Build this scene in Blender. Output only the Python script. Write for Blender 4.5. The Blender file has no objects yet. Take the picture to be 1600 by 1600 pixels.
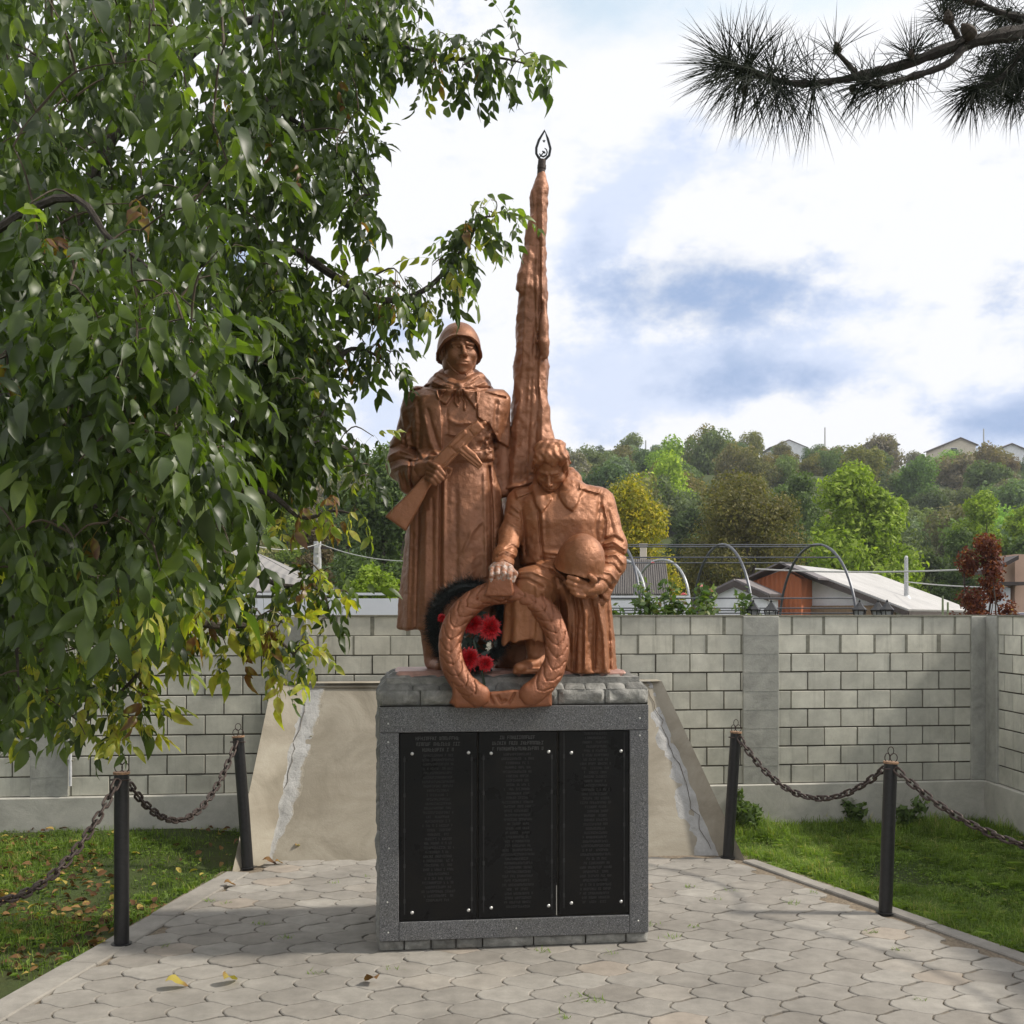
import bpy, math, random
import numpy as np
from mathutils import Vector, Matrix

# ------------------------------------------------------------------ camera, sky, sun, exposure
F, CX, CY, CAMH = 1700.0, 800.0, 962.0, 2.0
scene = bpy.context.scene
COL = scene.collection
cam_d = bpy.data.cameras.new("camera")
cam = bpy.data.objects.new("camera", cam_d)
COL.objects.link(cam)
cam.location = (0, 0, CAMH)
cam.rotation_euler = (math.radians(90), 0, 0)
cam_d.sensor_fit = 'HORIZONTAL'
cam_d.sensor_width = 36.0
cam_d.lens = 36.0 * F / 1600.0
cam_d.shift_y = (CY - 800.0) / 1600.0
cam_d.clip_start = 0.05
cam_d.clip_end = 3000
scene.camera = cam

SUN = Vector((0.72, 0.0, 0.70)).normalized()
sun_d = bpy.data.lights.new("sun", 'SUN')
sun_d.energy = 3.4
sun_d.angle = math.radians(4.0)
sun_d.color = (1.0, 0.93, 0.82)
sun = bpy.data.objects.new("sun", sun_d)
sun.rotation_euler = SUN.to_track_quat('Z', 'Y').to_euler()
COL.objects.link(sun)

scene.view_settings.view_transform = 'Standard'
scene.view_settings.look = 'None'
scene.view_settings.gamma = 1.0
scene.view_settings.exposure = 0.32
scene.render.film_transparent = False
try:
    scene.cycles.max_bounces = 8
    scene.cycles.transparent_max_bounces = 8
    scene.cycles.use_denoising = True
except Exception:
    pass


def pdir(px, py):
    v = Vector(((px - CX) / F, 1.0, -(py - CY) / F))
    return v.normalized()


world = bpy.data.worlds.new("World")
scene.world = world
world.use_nodes = True
wn, wl = world.node_tree.nodes, world.node_tree.links
wn.clear()
w_out = wn.new('ShaderNodeOutputWorld')
w_bg = wn.new('ShaderNodeBackground')
w_bg.inputs['Strength'].default_value = 0.085
wl.new(w_bg.outputs[0], w_out.inputs[0])
w_sky = wn.new('ShaderNodeTexSky')
w_sky.sky_type = 'NISHITA'
w_sky.sun_disc = False
w_sky.sun_elevation = math.asin(SUN.z)
w_sky.sun_rotation = math.atan2(SUN.x, SUN.y)
w_tc = wn.new('ShaderNodeTexCoord')


def wmath(op, a, b=None, c=None):
    n = wn.new('ShaderNodeMath')
    n.operation = op
    for i, v in enumerate((a, b, c)):
        if v is None:
            continue
        if isinstance(v, (int, float)):
            n.inputs[i].default_value = v
        else:
            wl.new(v, n.inputs[i])
    return n.outputs[0]


w_sep = wn.new('ShaderNodeSeparateXYZ')
wl.new(w_tc.outputs['Generated'], w_sep.inputs[0])


def wnoise(scale, detail, rough, off, dist=0.0, st=1.7):
    mp = wn.new('ShaderNodeMapping')
    mp.inputs['Location'].default_value = off
    mp.inputs['Scale'].default_value = (1.0, 1.0, st)
    wl.new(w_tc.outputs['Generated'], mp.inputs[0])
    n = wn.new('ShaderNodeTexNoise')
    n.inputs['Scale'].default_value = scale
    n.inputs['Detail'].default_value = detail
    n.inputs['Roughness'].default_value = rough
    n.inputs['Distortion'].default_value = dist
    wl.new(mp.outputs[0], n.inputs['Vector'])
    return n.outputs[0]


def wsmooth(v, a, b):
    m = wn.new('ShaderNodeMapRange')
    m.interpolation_type = 'SMOOTHSTEP'
    m.inputs['From Min'].default_value = a
    m.inputs['From Max'].default_value = b
    wl.new(v, m.inputs['Value'])
    return m.outputs[0]


n1 = wnoise(4.6, 9, 0.56, (3.1, 7.7, 1.0))
n2 = wnoise(13.0, 9, 0.62, (1.3, 2.1, 5.0))


def wblob(px, py, wx, wy):
    """soft patch of sky in a direction (an angular gaussian)"""
    v = pdir(px, py)
    dx = wmath('SUBTRACT', w_sep.outputs[0], v.x)
    dz = wmath('SUBTRACT', w_sep.outputs[2], v.z)
    dx = wmath('DIVIDE', dx, wx / F)
    dz = wmath('DIVIDE', dz, wy / F)
    s = wmath('ADD', wmath('MULTIPLY', dx, dx), wmath('MULTIPLY', dz, dz))
    g = wmath('POWER', 2.718, wmath('MULTIPLY', s, -1.0))
    return wmath('MULTIPLY', g, wmath('GREATER_THAN', w_sep.outputs[1], 0.0))


def wsum(items):
    t = None
    for (bx, by, bw, bh, ba) in items:
        b = wmath('MULTIPLY', wblob(bx, by, bw, bh), ba)
        t = b if t is None else wmath('ADD', t, b)
    return t


# pale thin cloud, and the thicker shaded bases
pale = wsum([(720, 210, 170, 110, .30), (930, 330, 110, 130, .26), (1130, 230, 120, 80, .24), (1040, 440, 260, 110, .22), (1250, 600, 240, 60, .25), (1560, 450, 150, 80, .28),
             (600, 640, 90, 90, .3), (960, 620, 140, 70, .25), (1560, 660, 120, 40, .25), (1330, 560, 120, 40, .15)])
deep = wsum([(1000, 440, 150, 62, .60), (1140, 455, 120, 55, .58), (1230, 600, 160, 40, .56), (1545, 455, 95, 50, .54), (1560, 655, 120, 30, .35), (720, 225, 80, 50, .22), (880, 310, 60, 60, .22), (1100, 215, 70, 40, .22)])
mixn = wmath('ADD', wmath('MULTIPLY', wmath('SUBTRACT', n1, .5), 1.25), wmath('MULTIPLY', wmath('SUBTRACT', n2, .5), .9))
s1 = wsmooth(wmath('ADD', mixn, wmath('ADD', pale, -.06)), 0.05, 0.30)
s2 = wsmooth(wmath('ADD', wmath('MULTIPLY', mixn, 1.5), wmath('ADD', deep, -.14)), 0.0, 0.74)
w_mix0 = wn.new('ShaderNodeMix')
w_mix0.data_type = 'RGBA'
w_mix0.inputs[6].default_value = (9.4, 9.5, 9.8, 1)       # sunlit cloud
w_mix0.inputs[7].default_value = (7.0, 7.8, 9.6, 1)       # thin cloud with the sky through it
wl.new(s1, w_mix0.inputs[0])
w_mix = wn.new('ShaderNodeMix')
w_mix.data_type = 'RGBA'
w_mix.inputs[7].default_value = (3.5, 4.7, 7.1, 1)        # shaded cloud base
wl.new(s2, w_mix.inputs[0])
wl.new(w_mix0.outputs[2], w_mix.inputs[6])
# holes that show the blue sky
blue = None
for (bx, by, bw, bh, ba) in [(960, 0, 150, 34, .75), (900, 70, 70, 30, .35), (1420, 510, 90, 26, .28), (1060, 545, 60, 14, .2), (1240, 10, 150, 30, .5)]:
    b = wmath('MULTIPLY', wblob(bx, by, bw, bh), ba)
    blue = b if blue is None else wmath('ADD', blue, b)
bl = wmath('ADD', blue, wmath('MULTIPLY', wmath('SUBTRACT', n2, 0.56), 1.1))
blc = wn.new('ShaderNodeMapRange')
blc.interpolation_type = 'SMOOTHSTEP'
blc.inputs['From Min'].default_value = 0.10
blc.inputs['From Max'].default_value = 0.9
wl.new(bl, blc.inputs['Value'])
w_mul = wn.new('ShaderNodeMix')
w_mul.data_type = 'RGBA'
w_mul.blend_type = 'MULTIPLY'
w_mul.inputs[0].default_value = 1.0
w_mul.inputs[7].default_value = (4.6, 3.6, 2.5, 1)
wl.new(w_sky.outputs[0], w_mul.inputs[6])
w_mix2 = wn.new('ShaderNodeMix')
w_mix2.data_type = 'RGBA'
wl.new(blc.outputs[0], w_mix2.inputs[0])
wl.new(w_mix.outputs[2], w_mix2.inputs[6])
wl.new(w_mul.outputs[2], w_mix2.inputs[7])
wl.new(w_mix2.outputs[2], w_bg.inputs['Color'])


# ------------------------------------------------------------------ helpers
def P(px, py, d):
    """the real point that stands d metres in front of the camera along this line of sight"""
    return np.array(((px - CX) / F * d, d, CAMH - (py - CY) / F * d))


def G(px, py, z=0.0):
    d = (CAMH - z) * F / (py - CY)
    return P(px, py, d)


def tag(o, label=None, cat=None, group=None, kind=None):
    if label: o['label'] = label
    if cat: o['category'] = cat
    if group: o['group'] = group
    if kind: o['kind'] = kind
    return o


def empty(name, loc=(0, 0, 0), rz=0.0):
    o = bpy.data.objects.new(name, None)
    o.empty_display_size = 0.1
    o.location = loc
    o.rotation_euler = (0, 0, rz)
    COL.objects.link(o)
    return o


def np_mesh(name, V, Fc, mat=None, smooth=True, var=None, parent=None, loc=None):
    """V (n,3); Fc: (m,k) int array or list of such arrays"""
    V = np.asarray(V, dtype=np.float32)
    if not isinstance(Fc, list):
        Fc = [Fc]
    Fc = [np.asarray(f, dtype=np.int32) for f in Fc if len(f)]
    me = bpy.data.meshes.new(name)
    me.vertices.add(len(V))
    me.vertices.foreach_set('co', V.ravel())
    nl = sum(f.size for f in Fc)
    npl = sum(len(f) for f in Fc)
    me.loops.add(nl)
    me.polygons.add(npl)
    me.loops.foreach_set('vertex_index', np.concatenate([f.ravel() for f in Fc]))
    starts, off = [], 0
    tot = []
    for f in Fc:
        k = f.shape[1]
        starts.append(np.arange(len(f), dtype=np.int32) * k + off)
        tot.append(np.full(len(f), k, dtype=np.int32))
        off += f.size
    me.polygons.foreach_set('loop_start', np.concatenate(starts))
    me.polygons.foreach_set('loop_total', np.concatenate(tot))
    me.polygons.foreach_set('use_smooth', np.full(npl, smooth, dtype=bool))
    if var is not None:
        a = me.attributes.new('var', 'FLOAT', 'POINT')
        a.data.foreach_set('value', np.asarray(var, dtype=np.float32))
    me.update(calc_edges=True)
    me.validate()
    if mat: me.materials.append(mat)
    o = bpy.data.objects.new(name, me)
    COL.objects.link(o)
    if parent is not None:
        o.parent = parent
    if loc is not None:
        o.location = loc
    return o


class MB:
    """collects simple shapes, then links them as ONE mesh object"""
    def __init__(s):
        s.V = []; s.F = {}; s.n = 0; s.var = []

    def add(s, V, Fc, var=0.5):
        V = np.asarray(V, dtype=float)
        for f in Fc:
            s.F.setdefault(len(f), []).append([i + s.n for i in f])
        s.V.append(V)
        s.var.append(np.full(len(V), var) if np.isscalar(var) else np.asarray(var))
        s.n += len(V)

    def box(s, c, h, M=None, var=0.5, bev=0.0):
        c = np.array(c, float); h = np.array(h, float)
        if bev > 0:
            b = min(bev, h.min() * 0.9)
            V = []
            idx = {}
            for sx in (-1, 1):
                for sy in (-1, 1):
                    for sz in (-1, 1):
                        sg = np.array((sx, sy, sz))
                        for ax in range(3):
                            v = sg * h
                            for a2 in range(3):
                                if a2 != ax:
                                    v[a2] -= sg[a2] * b
                            idx[(sx, sy, sz, ax)] = len(V)
                            V.append(v)
            Fs = []
            for ax in range(3):
                o1, o2 = [a for a in range(3) if a != ax]
                for sg in (-1, 1):
                    q = []
                    for (u, w) in ((-1, -1), (1, -1), (1, 1), (-1, 1)):
                        k = [0, 0, 0]; k[ax] = sg; k[o1] = u; k[o2] = w
                        q.append(idx[(k[0], k[1], k[2], ax)])
                    flip = (sg > 0) != (ax != 1)
                    Fs.append(q[::-1] if flip else q)
            for ax in range(3):           # edges parallel to ax
                o1, o2 = [a for a in range(3) if a != ax]
                for u in (-1, 1):
                    for w in (-1, 1):
                        q = []
                        for (t, which) in ((-1, o1), (-1, o2), (1, o2), (1, o1)):
                            k = [0, 0, 0]; k[ax] = t; k[o1] = u; k[o2] = w
                            q.append(idx[(k[0], k[1], k[2], which)])
                        flip = (u * w > 0) != (ax != 1)
                        Fs.append(q if flip else q[::-1])
            for sx in (-1, 1):
                for sy in (-1, 1):
                    for sz in (-1, 1):
                        q = [idx[(sx, sy, sz, a)] for a in range(3)]
                        Fs.append(q if sx * sy * sz > 0 else q[::-1])
            V = np.array(V)
        else:
            V = np.array([(x, y, z) for x in (-1, 1) for y in (-1, 1) for z in (-1, 1)], float) * h
            Fs = [(0, 1, 3, 2), (4, 6, 7, 5), (0, 4, 5, 1), (2, 3, 7, 6), (0, 2, 6, 4), (1, 5, 7, 3)]
        if M is not None:
            V = V @ np.array(M, float).T
        s.add(V + c, Fs, var)

    def tube(s, pts, rad, n=8, cap=True, var=0.5):
        pts = [np.array(p, float) for p in pts]
        if np.isscalar(rad): rad = [rad] * len(pts)
        rings = []
        up = None
        for i, p in enumerate(pts):
            a = pts[max(i - 1, 0)]; b = pts[min(i + 1, len(pts) - 1)]
            t = b - a; t /= (np.linalg.norm(t) + 1e-9)
            if up is None:
                up = np.array((0, 0, 1.0)) if abs(t[2]) < .9 else np.array((0, 1.0, 0))
            u = np.cross(up, t); u /= (np.linalg.norm(u) + 1e-9)
            w = np.cross(t, u)
            up = w
            ang = np.arange(n) * 2 * math.pi / n
            rings.append(p + rad[i] * (np.outer(np.cos(ang), u) + np.outer(np.sin(ang), w)))
        V = np.concatenate(rings)
        Fs = []
        for i in range(len(pts) - 1):
            for k in range(n):
                k2 = (k + 1) % n
                Fs.append((i * n + k, i * n + k2, (i + 1) * n + k2, (i + 1) * n + k))
        if cap:
            Fs.append(tuple(range(n))[::-1])
            Fs.append(tuple((len(pts) - 1) * n + k for k in range(n)))
        s.add(V, Fs, var)

    def loop_tube(s, pts, r, n=8, var=0.5):
        """closed tube"""
        pts = np.array(pts, float); m = len(pts)
        nrm = np.cross(pts[m // 4] - pts[0], pts[m // 2] - pts[0]); nrm /= np.linalg.norm(nrm)
        ang = np.arange(n) * 2 * math.pi / n
        V = []
        for i in range(m):
            t = pts[(i + 1) % m] - pts[i - 1]; t /= np.linalg.norm(t)
            u = np.cross(nrm, t)
            V.append(pts[i] + r * (np.outer(np.cos(ang), u) + np.outer(np.sin(ang), nrm)))
        Fs = []
        for i in range(m):
            j = (i + 1) % m
            for k in range(n):
                k2 = (k + 1) % n
                Fs.append((i * n + k, i * n + k2, j * n + k2, j * n + k))
        s.add(np.concatenate(V), Fs, var)

    def lathe(s, c, prof, n=16, M=None, var=0.5):
        """prof: (radius, height) list along +z"""
        V = []
        for (r, z) in prof:
            for k in range(n):
                a = 2 * math.pi * k / n
                V.append((r * math.cos(a), r * math.sin(a), z))
        V = np.array(V)
        if M is not None: V = V @ np.array(M).T
        Fs = []
        for i in range(len(prof) - 1):
            for k in range(n):
                k2 = (k + 1) % n
                Fs.append((i * n + k, i * n + k2, (i + 1) * n + k2, (i + 1) * n + k))
        Fs.append(tuple(range(n))[::-1])
        Fs.append(tuple((len(prof) - 1) * n + k for k in range(n)))
        s.add(V + np.array(c, float), Fs, var)

    def prism(s, pts, ext, var=0.5):
        """planar polygon pts (3d) extruded along vector ext"""
        pts = np.array(pts, float); n = len(pts)
        V = np.concatenate([pts, pts + np.array(ext, float)])
        Fs = [tuple(range(n)), tuple(range(2 * n - 1, n - 1, -1))]
        for i in range(n):
            j = (i + 1) % n
            Fs.append((i, i + n, j + n, j))
        s.add(V, Fs, var)

    def build(s, name, mat, parent=None, smooth=False, loc=None, fixn=True):
        V = np.concatenate(s.V)
        o = np_mesh(name, V, [np.array(f) for f in s.F.values()], mat, smooth, np.concatenate(s.var), parent, loc)
        if fixn:
            import bmesh
            bm = bmesh.new(); bm.from_mesh(o.data)
            bmesh.ops.recalc_face_normals(bm, faces=bm.faces)
            bm.to_mesh(o.data); bm.free()
        if smooth:
            try:
                o.data.set_sharp_from_angle(angle=math.radians(40))
            except Exception:
                pass
        return o


def smoothline(pts, n=8):
    """Catmull-Rom through points"""
    pts = [np.array(p, float) for p in pts]
    Q = [2 * pts[0] - pts[1]] + pts + [2 * pts[-1] - pts[-2]]
    out = []
    for i in range(1, len(Q) - 2):
        p0, p1, p2, p3 = Q[i - 1:i + 3]
        for k in range(n):
            t = k / n
            out.append(.5 * ((2 * p1) + (-p0 + p2) * t + (2 * p0 - 5 * p1 + 4 * p2 - p3) * t * t + (-p0 + 3 * p1 - 3 * p2 + p3) * t ** 3))
    out.append(pts[-1])
    return out


# ------------------------------------------------------------------ materials
class NT:
    def __init__(s, name):
        s.m = bpy.data.materials.new(name)
        s.m.use_nodes = True
        s.t = s.m.node_tree; s.n = s.t.nodes; s.l = s.t.links
        s.n.clear()
        s.out = s.n.new('ShaderNodeOutputMaterial')
        s.b = s.n.new('ShaderNodeBsdfPrincipled')
        s.l.new(s.b.outputs[0], s.out.inputs[0])
        s.tc = s.n.new('ShaderNodeTexCoord')

    def link(s, a, b): s.l.new(a, b)

    def noise(s, scale, detail=5, rough=.6, vec=None, dist=0, stretch=None):
        n = s.n.new('ShaderNodeTexNoise')
        n.inputs['Scale'].default_value = scale
        n.inputs['Detail'].default_value = detail
        n.inputs['Roughness'].default_value = rough
        n.inputs['Distortion'].default_value = dist
        v = vec or s.tc.outputs['Object']
        if stretch:
            mp = s.n.new('ShaderNodeMapping'); mp.inputs['Scale'].default_value = stretch
            s.l.new(v, mp.inputs[0]); v = mp.outputs[0]
        s.l.new(v, n.inputs['Vector'])
        return n.outputs[0]

    def vor(s, scale, feat='F1', out=0, rnd=1.0):
        n = s.n.new('ShaderNodeTexVoronoi')
        n.feature = feat
        n.inputs['Scale'].default_value = scale
        n.inputs['Randomness'].default_value = rnd
        s.l.new(s.tc.outputs['Object'], n.inputs['Vector'])
        return n.outputs[out]

    def ramp(s, f, stops):
        r = s.n.new('ShaderNodeValToRGB')
        e = r.color_ramp.elements
        while len(e) < len(stops): e.new(0.5)
        for i, (p, c) in enumerate(stops):
            e[i].position = p
            e[i].color = (c[0], c[1], c[2], 1) if not np.isscalar(c) else (c, c, c, 1)
        s.l.new(f, r.inputs[0])
        return r.outputs[0]

    def mix(s, f, a, b, mode='MIX'):
        m = s.n.new('ShaderNodeMix'); m.data_type = 'RGBA'; m.blend_type = mode
        for i, v in ((0, f), (6, a), (7, b)):
            if hasattr(v, 'links') or hasattr(v, 'is_linked'): s.l.new(v, m.inputs[i])
            elif np.isscalar(v): m.inputs[i].default_value = v
            else: m.inputs[i].default_value = (v[0], v[1], v[2], 1)
        return m.outputs[2]

    def math(s, op, a, b=0.0):
        n = s.n.new('ShaderNodeMath'); n.operation = op
        for i, v in ((0, a), (1, b)):
            if np.isscalar(v): n.inputs[i].default_value = v
            else: s.l.new(v, n.inputs[i])
        return n.outputs[0]

    def attr(s, name='var'):
        a = s.n.new('ShaderNodeAttribute'); a.attribute_name = name
        return a.outputs['Fac']

    def rand(s):
        return s.n.new('ShaderNodeObjectInfo').outputs['Random']

    def bump(s, f, strength=.3, dist=.01, prev=None):
        b = s.n.new('ShaderNodeBump')
        b.inputs['Strength'].default_value = strength
        b.inputs['Distance'].default_value = dist
        s.l.new(f, b.inputs['Height'])
        if prev is not None: s.l.new(prev, b.inputs['Normal'])
        return b.outputs[0]

    def fin(s, col=None, rough=.7, metal=0.0, normal=None, spec=None):
        def put(key, v):
            if v is None: return
            if np.isscalar(v): s.b.inputs[key].default_value = v
            elif isinstance(v, tuple): s.b.inputs[key].default_value = (v[0], v[1], v[2], 1)
            else: s.l.new(v, s.b.inputs[key])
        put('Base Color', col); put('Roughness', rough); put('Metallic', metal); put('Specular IOR Level', spec)
        if normal is not None: s.l.new(normal, s.b.inputs['Normal'])
        return s.m


def simple(name, col, rough=.6, metal=0, nscale=20, namt=.25, bump=.15, bd=.004, spec=None):
    t = NT(name)
    n = t.noise(nscale, 6, .65)
    d = tuple(c * (1 - namt) for c in col); u = tuple(min(1, c * (1 + namt)) for c in col)
    return t.fin(t.ramp(n, [(.3, d), (.7, u)]), rough, metal, t.bump(n, bump, bd), spec)


def mat_statue(name, base=(0.285, 0.118, 0.056), lum=1.0):
    t = NT(name)
    b = tuple(c * lum for c in base)
    big = t.noise(3.2, 6, .62, dist=.3)
    mid = t.noise(14, 6, .7)
    c = t.ramp(big, [(.25, tuple(x * k for x, k in zip(b, (.66, .64, .64)))), (.5, b), (.78, tuple(x * k for x, k in zip(b, (1.2, 1.25, 1.32))))])
    c = t.mix(t.ramp(mid, [(.52, 0.0), (.72, .42)]), c, tuple(x * k for x, k in zip(b, (.72, .82, .95))))
    wear = t.noise(30, 8, .75, dist=.5)
    c = t.mix(t.ramp(wear, [(.64, 0.0), (.74, .5)]), c, (.36, .27, .22))
    stk = t.noise(8, 5, .6, stretch=(1.8, 1.8, .22))
    c = t.mix(t.ramp(stk, [(.55, 0.0), (.75, .45)]), c, tuple(x * .5 for x in b))
    f = t.noise(95, 6, .7)
    nn = t.bump(mid, .42, .022)
    nn = t.bump(f, .45, .006, nn)
    r = t.ramp(mid, [(.3, .34), (.7, .52)])
    return t.fin(c, r, .34, nn, .6)


M_STAT = mat_statue('copper_paint')
M_STAT2 = mat_statue('copper_paint_orange', (0.325, 0.130, 0.056))
M_WREATH = mat_statue('copper_paint_dull', (0.31, 0.112, 0.050), .92)


def mat_granite():
    t = NT('grey_granite')
    v = t.vor(210, 'F1', 1)
    n = t.noise(160, 4, .7)
    m = t.noise(5, 6, .6)
    c = t.ramp(n, [(.36, (.035, .036, .038)), (.5, (.125, .127, .130)), (.6, (.20, .20, .205)), (.7, (.42, .42, .41))])
    c = t.mix(.45, c, t.mix(1.0, c, t.ramp(v, [(.2, .35), (.8, 1.3)]), 'MULTIPLY'))
    c = t.mix(t.ramp(m, [(.45, 0.0), (.75, .5)]), c, (.12, .115, .10))
    stk = t.noise(30, 5, .6, stretch=(1.0, 1.0, .1))
    c = t.mix(t.ramp(stk, [(.66, 0.0), (.78, .35)]), c, (.42, .40, .37))
    return t.fin(c, .42, 0, t.bump(n, .12, .002), .45)


def mat_stone(name, cols, scale=9, bs=.9):
    t = NT(name)
    n = t.noise(scale, 9, .7, dist=.4)
    f = t.noise(70, 7, .75)
    v = t.attr()
    c = t.ramp(n, [(.28, cols[0]), (.5, cols[1]), (.72, cols[2])])
    c = t.mix(1.0, c, t.ramp(v, [(0, .72), (1, 1.25)]), 'MULTIPLY')
    c = t.mix(t.ramp(f, [(.58, 0.0), (.7, .5)]), c, tuple(x * .45 for x in cols[1]))
    return t.fin(c, .85, 0, t.bump(f, bs, .006, t.bump(n, bs, .02)))


def mat_block():
    t = NT('concrete_block')
    v = t.attr()
    n = t.noise(6, 7, .65)
    f = t.noise(120, 5, .7)
    big = t.noise(.9, 4, .6)
    c = t.ramp(v, [(0, (.43, .425, .365)), (.5, (.55, .54, .465)), (1, (.67, .65, .55))])
    c = t.mix(1.0, c, t.ramp(n, [(.3, .8), (.7, 1.12)]), 'MULTIPLY')
    c = t.mix(1.0, c, t.ramp(big, [(.35, .82), (.65, 1.08)]), 'MULTIPLY')
    drip = t.noise(7, 6, .65, stretch=(1.5, 1.5, .12))
    c = t.mix(t.ramp(drip, [(.56, 0.0), (.75, .4)]), c, (.17, .165, .14))
    c = t.mix(t.ramp(f, [(.6, 0.0), (.72, .4)]), c, (.2, .2, .17))
    return t.fin(c, .92, 0, t.bump(f, .5, .004, t.bump(n, .3, .008)), .2)


def mat_leaf(name, ramp_cols, trans=.35, rough=.5, objrand=0.0, spec=.4, tint=(1.5, 1.7, .5)):
    t = NT(name)
    v = t.attr()
    n = t.noise(3, 3, .5)
    c = t.ramp(v, ramp_cols)
    c = t.mix(1.0, c, t.ramp(n, [(.3, .8), (.7, 1.25)]), 'MULTIPLY')
    if objrand:
        h = t.n.new('ShaderNodeHueSaturation')
        r = t.rand()
        t.link(t.math('ADD', .5 - objrand * .06, t.math('MULTIPLY', r, objrand * .12)), h.inputs['Hue'])
        r2 = t.math('FRACT', t.math('MULTIPLY', r, 7.31))
        t.link(t.math('ADD', 1 - .28 * objrand, t.math('MULTIPLY', r2, .6 * objrand)), h.inputs['Value'])
        r3 = t.math('FRACT', t.math('MULTIPLY', r, 3.77))
        t.link(t.math('ADD', 1 - .35 * objrand, t.math('MULTIPLY', r3, .5 * objrand)), h.inputs['Saturation'])
        t.link(c, h.inputs['Color']); c = h.outputs[0]
    t.fin(c, rough, 0, None, spec)
    tr = t.n.new('ShaderNodeBsdfTranslucent')
    t.link(t.mix(1.0, c, tint, 'MULTIPLY'), tr.inputs[0])
    ms = t.n.new('ShaderNodeMixShader'); ms.inputs[0].default_value = trans
    t.link(t.b.outputs[0], ms.inputs[1]); t.link(tr.outputs[0], ms.inputs[2])
    t.link(ms.outputs[0], t.out.inputs[0])
    return t.m


M_GRAN = mat_granite()
M_ROUGH = mat_stone('rough_stone', [(.11, .11, .10), (.22, .218, .20), (.40, .39, .36)])
M_ROUGHD = mat_stone('rough_stone_dark', [(.06, .062, .058), (.12, .125, .115), (.2, .2, .185)])
M_BLOCK = mat_block()
M_MORT = simple('dark_mortar', (.115, .105, .085), .95, nscale=30)
M_MORTL = simple('light_mortar', (.20, .195, .155), .95, nscale=30)
M_CONC = mat_stone('concrete', [(.31, .30, .265), (.43, .42, .37), (.53, .515, .455)], 3, .3)
M_BARK = simple('bark', (.055, .045, .036), .9, nscale=25, namt=.5, bump=.8, bd=.02)
M_TWIG = simple('twig', (.075, .055, .035), .8, nscale=25, namt=.4, bump=.5, bd=.01)


def mat_plaque():
    t = NT('black_granite')
    n = t.noise(240, 3, .6)
    m = t.noise(4, 6, .65)
    c = t.ramp(n, [(.4, (.006, .006, .0065)), (.68, (.013, .013, .013))])
    c = t.mix(t.ramp(m, [(.45, 0.0), (.8, .5)]), c, (.016, .014, .010))
    return t.fin(c, t.ramp(m, [(.3, .22), (.7, .42)]), 0, None, .16)


M_PLAQ = mat_plaque()
M_ENGR = simple('engraved_letters', (.026, .026, .026), .8, nscale=60)
M_ENGR2 = simple('engraved_heading', (.060, .060, .058), .8, nscale=60)
M_SCREW = simple('screw_cap', (.62, .62, .6), .35, .7, nscale=60)


def mat_slab():
    t = NT('cast_concrete')
    n = t.noise(2.2, 8, .65, dist=.6)
    f = t.noise(60, 7, .7)
    s2 = t.noise(1.1, 6, .6, stretch=(.5, .5, 3.0))
    c = t.ramp(n, [(.3, (.225, .20, .155)), (.52, (.325, .293, .235)), (.75, (.40, .37, .305))])
    c = t.mix(t.ramp(s2, [(.5, 0.0), (.7, .55)]), c, (.215, .185, .14))
    c = t.mix(t.ramp(f, [(.62, 0.0), (.72, .4)]), c, (.16, .15, .12))
    return t.fin(c, .9, 0, t.bump(f, .4, .005, t.bump(n, .4, .02)), .2)


M_SLAB = mat_slab()
M_PATCH0 = mat_stone('mortar_patch', [(.25, .245, .235), (.35, .345, .335), (.46, .455, .445)], 14, .9)


def mat_patch():
    t = NT('mortar_patch')
    v = t.attr(); n = t.noise(26, 8, .75, dist=.4); f = t.noise(8, 6, .65)
    k = t.ramp(t.math('ADD', v, t.math('MULTIPLY', t.math('SUBTRACT', n, .5), 1.1)), [(.24, 0.0), (.55, 1.0)])
    pc = t.ramp(f, [(.3, (.33, .325, .31)), (.7, (.50, .495, .48))])
    pc = t.mix(t.ramp(n, [(.6, 0.0), (.7, .6)]), pc, (.2, .19, .17))
    c = t.mix(k, (.318, .288, .232), pc)
    return t.fin(c, .9, 0, t.bump(n, .9, .012), .2)


M_PATCH = mat_patch()


def mat_paver():
    t = NT('paver_concrete')
    v = t.attr()
    n = t.noise(1.1, 6, .6)
    f = t.noise(70, 7, .75)
    m = t.noise(9, 6, .65)
    c = t.ramp(v, [(0, (.25, .23, .202)), (.5, (.292, .272, .242)), (.9, (.335, .314, .28)), (1, (.335, .292, .245))])
    c = t.mix(1.0, c, t.ramp(n, [(.3, .72), (.7, 1.12)]), 'MULTIPLY')
    c = t.mix(1.0, c, t.ramp(m, [(.3, .80), (.7, 1.10)]), 'MULTIPLY')
    c = t.mix(t.ramp(f, [(.58, 0.0), (.7, .45)]), c, (.2, .18, .15))
    return t.fin(c, .88, 0, t.bump(f, .5, .004, t.bump(m, .3, .006)), .25)


M_PAVE = mat_paver()
M_JOINT = simple('joint_dirt', (.085, .07, .052), .95, nscale=50, namt=.5)


def mat_ground():
    t = NT('ground_soil')
    n = t.noise(.8, 8, .7)
    f = t.noise(12, 8, .75)
    far = t.noise(.035, 8, .7)
    c = t.ramp(f, [(.3, (.045, .035, .02)), (.55, (.07, .075, .025)), (.75, (.10, .085, .045))])
    c = t.mix(t.ramp(n, [(.35, 0.2), (.6, .9)]), c, (.050, .074, .022))
    c = t.mix(t.ramp(far, [(.5, 0.0), (.65, .35)]), c, (.11, .12, .045))
    return t.fin(c, .95, 0, t.bump(f, .8, .03), .2)


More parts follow.
